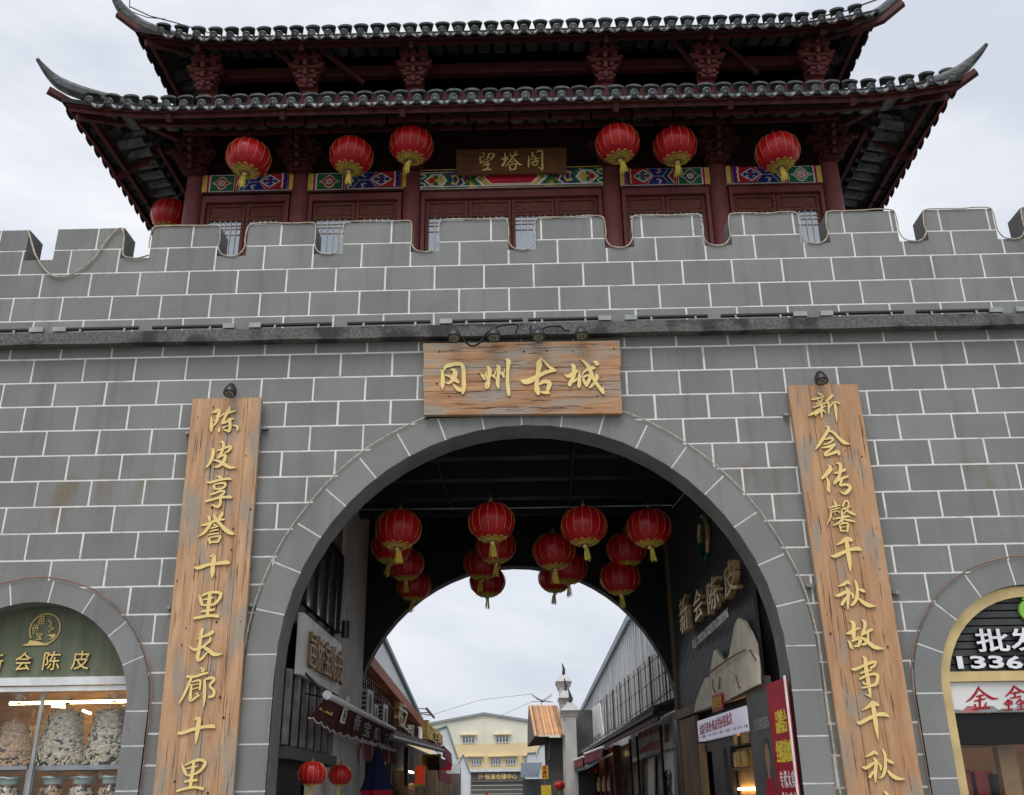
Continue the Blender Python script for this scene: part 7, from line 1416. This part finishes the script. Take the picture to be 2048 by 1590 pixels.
# gable wall with teal verge behind the fascia
gT, gB = SL(765, 1278, -.6), SL(822, 1400, -.6); sl_ = (gB.z - gT.z) / (gB.y - gT.y); ys0 = 8.0; ys1 = gB.y + 4
gzl = lambda y: gT.z + sl_ * (y - gT.y)
t = MB(); y = ys0
while y < ys1: 
    t2 = MB(); t2.prism([SLP(y, 3.5, -.6), SLP(y + .5, 3.5, -.6), SLP(y + .5, gzl(y + .5), -.6), SLP(y, gzl(y), -.6)], (-.15, 0, 0)); t2.build('gable_sheet', M['pale'], lb2, loc=SLP(y, 4, -.6)); y += .5
pr(lb2, [SLP(ys0, gzl(ys0) - .05, -.5), SLP(ys1, gzl(ys1) - .05, -.5), SLP(ys1, gzl(ys1) + .08, -.5), SLP(ys0, gzl(ys0) + .08, -.5)], (-.4, 0, 0), M['teal'], 'roof_verge')
# air conditioners
def aircon(px, Y_, label, s_=1.0, o=.55):
    c = SL(*px, o); r_ = thing('air_conditioner', c, label, 'air conditioner', 'outdoor air conditioner units on the left building'); w, h, d = .42 * s_, .30 * s_, .16 * s_
    t_ = MB(); t_.box(c.x - d * 1.4, c.x + d * .6, c.y - w, c.y + w, c.z - h, c.z + h); t_.build('casing', M['acw'], r_)
    t_ = MB()
    for k_ in range(5): t_.box(c.x - d * 1.2, c.x + d * .4, c.y - w - .006, c.y - w - .001, c.z - h * .8 + k_ * h * .34, c.z - h * .8 + k_ * h * .34 + h * .18)
    t_.lathe([(0, .0), (h * .75, 0)], 14, (0, 0, 0)); nn = 28
    for j in range(len(t_.v) - nn, len(t_.v)): x_, y_, z_ = t_.v[j]; t_.v[j] = (c.x + d * .6 + .004, c.y + x_, c.z + y_)
    t_.build('grille', M['acd'], r_)
aircon((764, 1433), 0, 'air conditioner with a dark grille above the maroon awning', .75); aircon((747, 1428), 0, 'rounded white unit left of the grilled air conditioner', .55); aircon((732, 1408), 0, 'tall white unit cut off by the rear arch on the left', .8); aircon((823, 1463), 0, 'small white air conditioner far along the rusty bars', .5)
# gold sign letters
t = thing('gold_letter_sign', SL(800, 1435, .6), 'pale gold block letters standing on brackets along the rusty bars', 'sign')
for ch, (x0_, y0_, x1_, y1_) in zip('柑之韵', ((788, 1452, 797, 1402), (797, 1458, 807, 1407), (807, 1466, 817, 1450))):
    A_ = SL(x0_, y0_, .6); B_ = SL(x1_, y0_ + 4, .6); T_ = SL(x0_, y1_, .6); m_ = MB(); text_on(m_, ch, Vector((A_.x, A_.y, (A_.z + B_.z) / 2)), (-.012, 1, 0), (0, 0, 1), nL, w=max(.5, B_.y - A_.y), h=T_.z - A_.z, bold=.006, depth=.10, mf=0, ms=1); m_.build('character', [M['cream'], M['boxgold']], t)
t = thing('gold_shop_letters', SL(860, 1470, .6), 'row of deep gold block letters above the far maroon awning', 'sign')
for ch, x0_, yt, yb2_ in zip('陈皮世家店', (844, 852, 860, 867, 872), (1437, 1446, 1455, 1461, 1466), (1478, 1481, 1483, 1485, 1487)):
    A_ = SL(x0_, yb2_, .7); T_ = SL(x0_, yt, .7); B_ = SL(x0_ + 7, yb2_ + 2, .7); m_ = MB(); text_on(m_, ch, A_, (-.012, 1, 0), (0, 0, 1), nL, w=max(.6, (B_.y - A_.y) * .85), h=T_.z - A_.z, bold=.006, depth=.14, mf=0, ms=1); m_.build('character', [M['gold'], M['boxgold']], t)
# lamp arms
t = thing('roof_lamp_arms', SL(850, 1425, .5), 'thin grey lamp arms reaching out over the terracotta fascia', 'lamp')
m_ = MB()
for a, b in (((838, 1417), (855, 1418)), ((838, 1426), (858, 1425)), ((843, 1428), (860, 1430))): m_.tube([SL(*a, .3), SL(b[0], b[1], 1.0)], .02, 4)
m_.tube([SL(853, 1417, 1.0), SL(868, 1435, 1.0)], .035, 5); m_.build('lamp_arm', M['greylet'], t)
# maroon awnings beyond
def bigawn(top, bot, label, mt, mb2, o1, o2):
    r_ = thing('maroon_awning', SL(*top[0], o1), label, 'awning'); T_ = [SL(x, y, o1) for x, y in top]; B_ = [SL(x, y, o2) for x, y in bot]; t_ = MB()
    t_.prism([B_[0], B_[1], T_[1], T_[0]], (0, 0, -.03)); t_.build('canopy_cloth', mt, r_); t_ = MB(); t_.tube([B_[0], B_[1]], .04, 6); t_.build('front_bar', mb2, r_); return r_, T_, B_
bigawn(((778, 1455), (886, 1492)), ((783, 1475), (886, 1502)), 'broad dark maroon awning over the left shops beyond the arch', M['awnu'], M['greyboard'], .5, 1.5)
m_ = MB(); A_ = [atp(x, y, -2.1, -.012) for x, y in ((888, 1512), (905, 1532), (903, 1507), (887, 1491))]; m_.prism(A_, (-.03, 0, 0)); tag(m_.build('rose_valance', M['rose']), 'rose pink hanging valance at the far end of the broad maroon awning', 'awning')
m_ = MB(); A_ = [atp(x, y, -2.0, -.012) for x, y in ((880, 1560), (903, 1569), (904, 1550), (877, 1541))]; m_.prism(A_, (-.03, 0, 0)); tag(m_.build('rose_valance', M['rose']), 'lower rose pink hanging valance left of the far warehouse gate', 'awning')
m_ = MB(); A_ = [atp(x, y, -2.05, -.012) for x, y in ((880, 1540), (894, 1532), (894, 1522), (878, 1514))]; m_.prism(A_, (-.3, 0, 0)); tag(m_.build('folded_awning', M['maroon']), 'folded dark red awning between the two rose valances on the left', 'awning')
r_ = thing('rose_awning', atp(750, 1495, -2.45, -.012), 'rose striped awning directly behind the dark maroon awning near the arch', 'awning')
A_ = [atp(x, y, -2.55, -.012) for x, y in ((723, 1518), (791, 1525), (791, 1501), (723, 1482))]; n_ = 20; m_ = MB()
for k in range(n_):
    a, b = k / n_, (k + 1) / n_; m_.quad(A_[0].lerp(A_[1], a) + Vector((.02 * math.sin(k * 2), 0, -.04 * (k % 2))), A_[0].lerp(A_[1], b) + Vector((.02 * math.sin(k * 2 + 2), 0, -.04 * ((k + 1) % 2))), A_[3].lerp(A_[2], b), A_[3].lerp(A_[2], a), 0 if k % 5 else 1)
m_.build('valance', [M['rose'], M['pinkp']], r_); m_ = MB(); m_.tube([A_[3], A_[2]], .03, 6); m_.build('front_bar', M['wpaint'], r_)
# shaded shop depths on the left, painted as one dark sheet
lsr = thing('left_shop_row', SLP(15, 0, .2), 'row of dark open shops under the awnings on the left of the street', 'shop')
pr(lsr, [SLP(6.8, 0, .12), SLP(46, 0, .12), SLP(46, 2.95, .12), SLP(6.8, 2.95, .12)], (-.1, 0, 0), M['louvre2'], 'shop_shade_sheet')
for y in (10.2, 13.6, 17.2, 21, 23.5, 25.5, 27.5, 29.5, 32, 35, 38): pr(lsr, [SLP(y, 0, .35), SLP(y + .15, 0, .35), SLP(y + .15, 2.8, .35), SLP(y, 2.8, .35)], (-.12, 0, 0), M['wood'] if y > 20 else M['black'], 'post')
pr(lsr, [SLP(9.2, 1.55, .3), SLP(9.9, 1.55, .3), SLP(9.9, 2.45, .3), SLP(9.2, 2.45, .3)], (-.06, 0, 0), M['acw'], 'hanging_sheet')
for px, py, s_ in ((797, 1557, .26), (806, 1585, .2), (822, 1580, .2)): c = SL(px, py, .3); m_ = MB(); m_.lathe([(0, .9 * s_), (.5 * s_, .7 * s_), (.6 * s_, 0), (.5 * s_, -.9 * s_), (0, -.95 * s_)], 12, c); m_.build('peel_sack', M['peel2'], lsr)
m_ = MB(); m_.tube([SLP(11, 2.3, .3), SLP(13, 2.3, .3)], .02, 5); m_.tube([SLP(18, 2.2, .3), SLP(19, 2.2, .3)], .03, 5); m_.build('lamp_tube', M['lampw'], lsr)
# red vertical sign
r_ = thing('red_sign', SL(840, 1552, .7), 'red lit vertical sign with four yellow characters and yellow base', 'sign')
A_, B_ = at(830, 1568, 12.0), at(849, 1531, 12.0); m_ = MB(); m_.box(A_.x, B_.x, 12, 12.12, A_.z, B_.z); m_.build('sign_panel', M['vermil'], r_); m_ = MB(); m_.box(A_.x, B_.x, 11.97, 12.12, A_.z - .045, A_.z - .003); m_.build('sign_base', M['ylw'], r_); m_ = MB(); hh = (B_.z - A_.z) / 4
for i, ch in enumerate('文鸿陈皮'): text_on(m_, ch, Vector((A_.x + (B_.x - A_.x) * .17, 11.995, B_.z - (i + 1) * hh + hh * .1)), (1, 0, 0), (0, 0, 1), (0, -1, 0), w=(B_.x - A_.x) * .66, h=hh * .86, bold=.015, depth=.01)
m_.build('lettering', M['ylw'], r_)
# navy parasol, closed
r_ = thing('closed_parasol', atp(760, 1590, -1.9), 'closed navy blue parasol with crimson hem by the left shops', 'parasol')
tp_ = atp(756, 1497, -2.3); m_ = MB(); vs = []; n_ = 12; prof = [(.03, 0), (.07, -.14), (.13, -.38), (.19, -.58)]
for k, (rr2, dz) in enumerate(prof):
    for j in range(n_): a = 2 * math.pi * j / n_; q = rr2 * (1 + .28 * math.cos(a * 4)); vs.append((tp_.x + q * math.cos(a), tp_.y + q * math.sin(a), tp_.z + dz))
m_.add(vs, [(i * n_ + j, i * n_ + (j + 1) % n_, (i + 1) * n_ + (j + 1) % n_, (i + 1) * n_ + j) for i in range(3) for j in range(n_)], 0); m_.build('canopy', M['navy'], r_)
m_ = MB(); vs = []
for rr2, dz in ((.195, -.575), (.17, -.66)):
    for j in range(n_): a = 2 * math.pi * j / n_; q = rr2 * (1 + .28 * math.cos(a * 4)); vs.append((tp_.x + q * math.cos(a), tp_.y + q * math.sin(a), tp_.z + dz))
m_.add(vs, [(j, (j + 1) % n_, n_ + (j + 1) % n_, n_ + j) for j in range(n_)], 0); m_.build('hem', M['crimson'], r_); m_ = MB(); m_.tube([tp_ + Vector((0, 0, .05)), (tp_.x, tp_.y, 0)], .02, 6); m_.build('pole', M['black'], r_)
# ---- far warehouse closing the street
fw = thing('far_warehouse', (-4, 110, 0), 'big cream and yellow warehouse with shallow gable closing the end of the street', 'warehouse')
Yf = 110; zr = at(968, 1430, Yf); zl = at(862, 1450, Yf); sl2 = (zr.z - zl.z) / (zr.x - zl.x); zm = at(960, 1487, Yf).z + .0
xl, xr2 = zr.x - 22, zr.x + 22; ze_ = zr.z - 22 * sl2
pr(fw, [(xl, Yf, zm), (xr2, Yf, zm), (xr2, Yf, ze_), (zr.x, Yf, zr.z), (xl, Yf, ze_)], (0, 20, 0), M['cream'], 'upper_wall'); pr(fw, [(xl, Yf - .02, 0), (xr2, Yf - .02, 0), (xr2, Yf - .02, zm), (xl, Yf - .02, zm)], (0, 20, 0), M['yellowwall'], 'lower_wall')
pr(fw, [(xl, Yf - .25, ze_ + .02), (zr.x, Yf - .25, zr.z + .02), (xr2, Yf - .25, ze_ + .02), (xr2, Yf - .25, ze_ + .3), (zr.x, Yf - .25, zr.z + .3), (xl, Yf - .25, ze_ + .3)], (0, 21, 0), M['steel'], 'roof_edge')
for px in ((925, 1472, 949, 1487), (992, 1471, 1017, 1486), (942, 1515, 963, 1531), (981, 1515, 1001, 1531), (1011, 1514, 1031, 1530), (925, 1516, 935, 1531), (1049, 1513, 1062, 1529)):
    a_, b_ = at(px[0], px[3], Yf - .1), at(px[2], px[1], Yf - .1); f_ = MB(); f_.box(a_.x, b_.x, Yf - .12, Yf - .03, a_.z, b_.z); w_ = f_.build('window', M['wpaint'], fw); g_ = MB(); n3 = 4
    for k in range(n3): x0_ = a_.x + (b_.x - a_.x) * k / n3 + .06; x1_ = a_.x + (b_.x - a_.x) * (k + 1) / n3 - .06; g_.box(x0_, x1_, Yf - .14, Yf - .121, a_.z + .08, b_.z - .3); g_.box(x0_, x1_, Yf - .14, Yf - .121, b_.z - .24, b_.z - .06)
    g_.build('pane', M['glassd'], w_); h_ = MB(); h_.box(a_.x - .3, b_.x + .3, Yf - .5, Yf - .03, b_.z + .08, b_.z + .18); h_.build('window_hood', M['yellowwall'], w_)
for x in range(-20, 21, 2): m_ = MB(); m_.box(zr.x + x - .04, zr.x + x + .04, Yf - .05, Yf - .0, zm, zr.z - abs(x) * sl2); m_.build('cladding_seam', M['steel'] if False else M['cream'], fw)
Yg = 95; a_, b_ = at(926, 1560, Yg), at(1048, 1544, Yg); zt_s = at(990, 1544, Yg).z; zb_s = at(990, 1562, Yg).z; hx0, hx1 = at(926, 1550, Yg).x, at(1052, 1550, Yg).x
gt = thing('gate_sign', ((hx0 + hx1) / 2, Yg, 0), 'dark brown sign board with gold characters above grey roller shutters', 'sign')
pr(gt, [(hx0, Yg, zb_s), (hx1, Yg, zb_s), (hx1, Yg, zt_s), (hx0, Yg, zt_s)], (0, .5, 0), M['greyboard'], 'sign_board'); m_ = MB(); p0 = at(970, 1559, Yg - .05); p1 = at(1034, 1547, Yg - .05); text_on(m_, '标准仓储中心', (p0.x, Yg - .03, p0.z), (1, 0, 0), (0, 0, 1), (0, -1, 0), w=p1.x - p0.x, h=p1.z - p0.z, bold=.012, depth=.05); m_.build('lettering', M['gold'], gt)
m_ = MB(); q = at(961, 1553, Yg - .05); m_.lathe([(0, .03), (.35, .03), (.4, 0)], 3, (0, 0, 0)); m_.v = [(q.x + x, Yg - .02 - z_, q.z + y_) for x, y_, z_ in m_.v]; m_.build('small_emblem', M['bronze'], gt)
pr(gt, [(hx0, Yg - .3, zt_s + .02), (hx1, Yg - .3, zt_s + .02), (hx1, Yg - .3, zt_s + .3), (hx0, Yg - .3, zt_s + .3)], (0, 3, 0), M['pale'], 'canopy_roof')
n_ = 7
for k in range(n_): z0_ = k * zb_s / n_; m_ = MB(); m_.box(hx0, hx1, Yg + .2, Yg + .3, z0_ + .02, z0_ + zb_s / n_ - .02); m_.build('shutter_panel', M['shutter'], gt)
box_thing('paper_lantern', (970, 1585, 976, 1600), 70, .3, M['redp'], 'tiny red sign by the far shutters at the bottom edge', 'sign')
# overhead wires
for i, (a, b, c) in enumerate((((830, 1440), (960, 1400), (1062, 1388)), ((880, 1447), (1000, 1432), (1062, 1404)))):
    m_ = MB(); m_.tube([at(*a, 60), at(*b, 60), at(*c, 60)], .02, 4); tag(m_.build('overhead_wire', M['greylet']), ('upper faint overhead wire crossing the sky inside the arch', 'lower faint overhead wire above the far warehouse roof')[i], 'wire')
# roof wires at the pavilion
m_ = MB(); m_.tube([at(260, -10, 1.4), at(259, 15, 1.4)], .008, 4); m_.tube([at(259, 13, 1.4), at(300, 32, 1.6), at(350, 45, 1.8), at(420, 66, 1.8)], .009, 4); m_.tube([at(260, 22, 1.4), at(295, 35, 1.6), at(330, 38, 1.7)], .007, 4); tag(m_.build('roof_wire', M['cable']), 'thin dark wires strung from the upper left eave tip of the pavilion', 'wire')
m_ = MB(); m_.tube([at(1757, -2, 1.5), at(1690, 22, 1.6), at(1620, 38, 1.6)], .012, 4); tag(m_.build('roof_wire', M['cable']), 'dark wire slanting down to the upper right eave of the pavilion', 'wire')

m_ = MB(); m_.tube([SLP(8, 3.0, .6), SLP(14, 2.86, .62), SLP(20, 2.98, .6), SLP(27, 2.85, .6)], .012, 4); tag(m_.build('street_cable', M['cable']), 'black cable drooping along the left shop fronts beneath the window bars', 'cable')
m_ = MB(); m_.tube([SRP(10, CE + .35, .6), SRP(15, CE + .22, .62), SRP(21, CE + .36, .6), SRP(29, CE + .3, .6)], .012, 4); tag(m_.build('street_cable', M['cable']), 'black cable lying along the tiled canopy below the pipe railing', 'cable')
for i, (y_, col_, lb_) in enumerate(((15.5, 'yel', 'small yellow notice hanging under the left awnings nearest the arch'), (19.5, 'redp', 'small red notice hanging under the left awnings'), (24.0, 'wpaint', 'small white notice hanging farthest along under the left awnings'))):
    m_ = MB(); m_.prism([SLP(y_, 2.25, .9), SLP(y_ + .02, 2.25, 1.35), SLP(y_ + .02, 2.55, 1.35), SLP(y_, 2.55, .9)], (0, .03, 0)); tag(m_.build('hanging_notice', M[col_]), lb_, 'notice', 'notices under the left awnings')
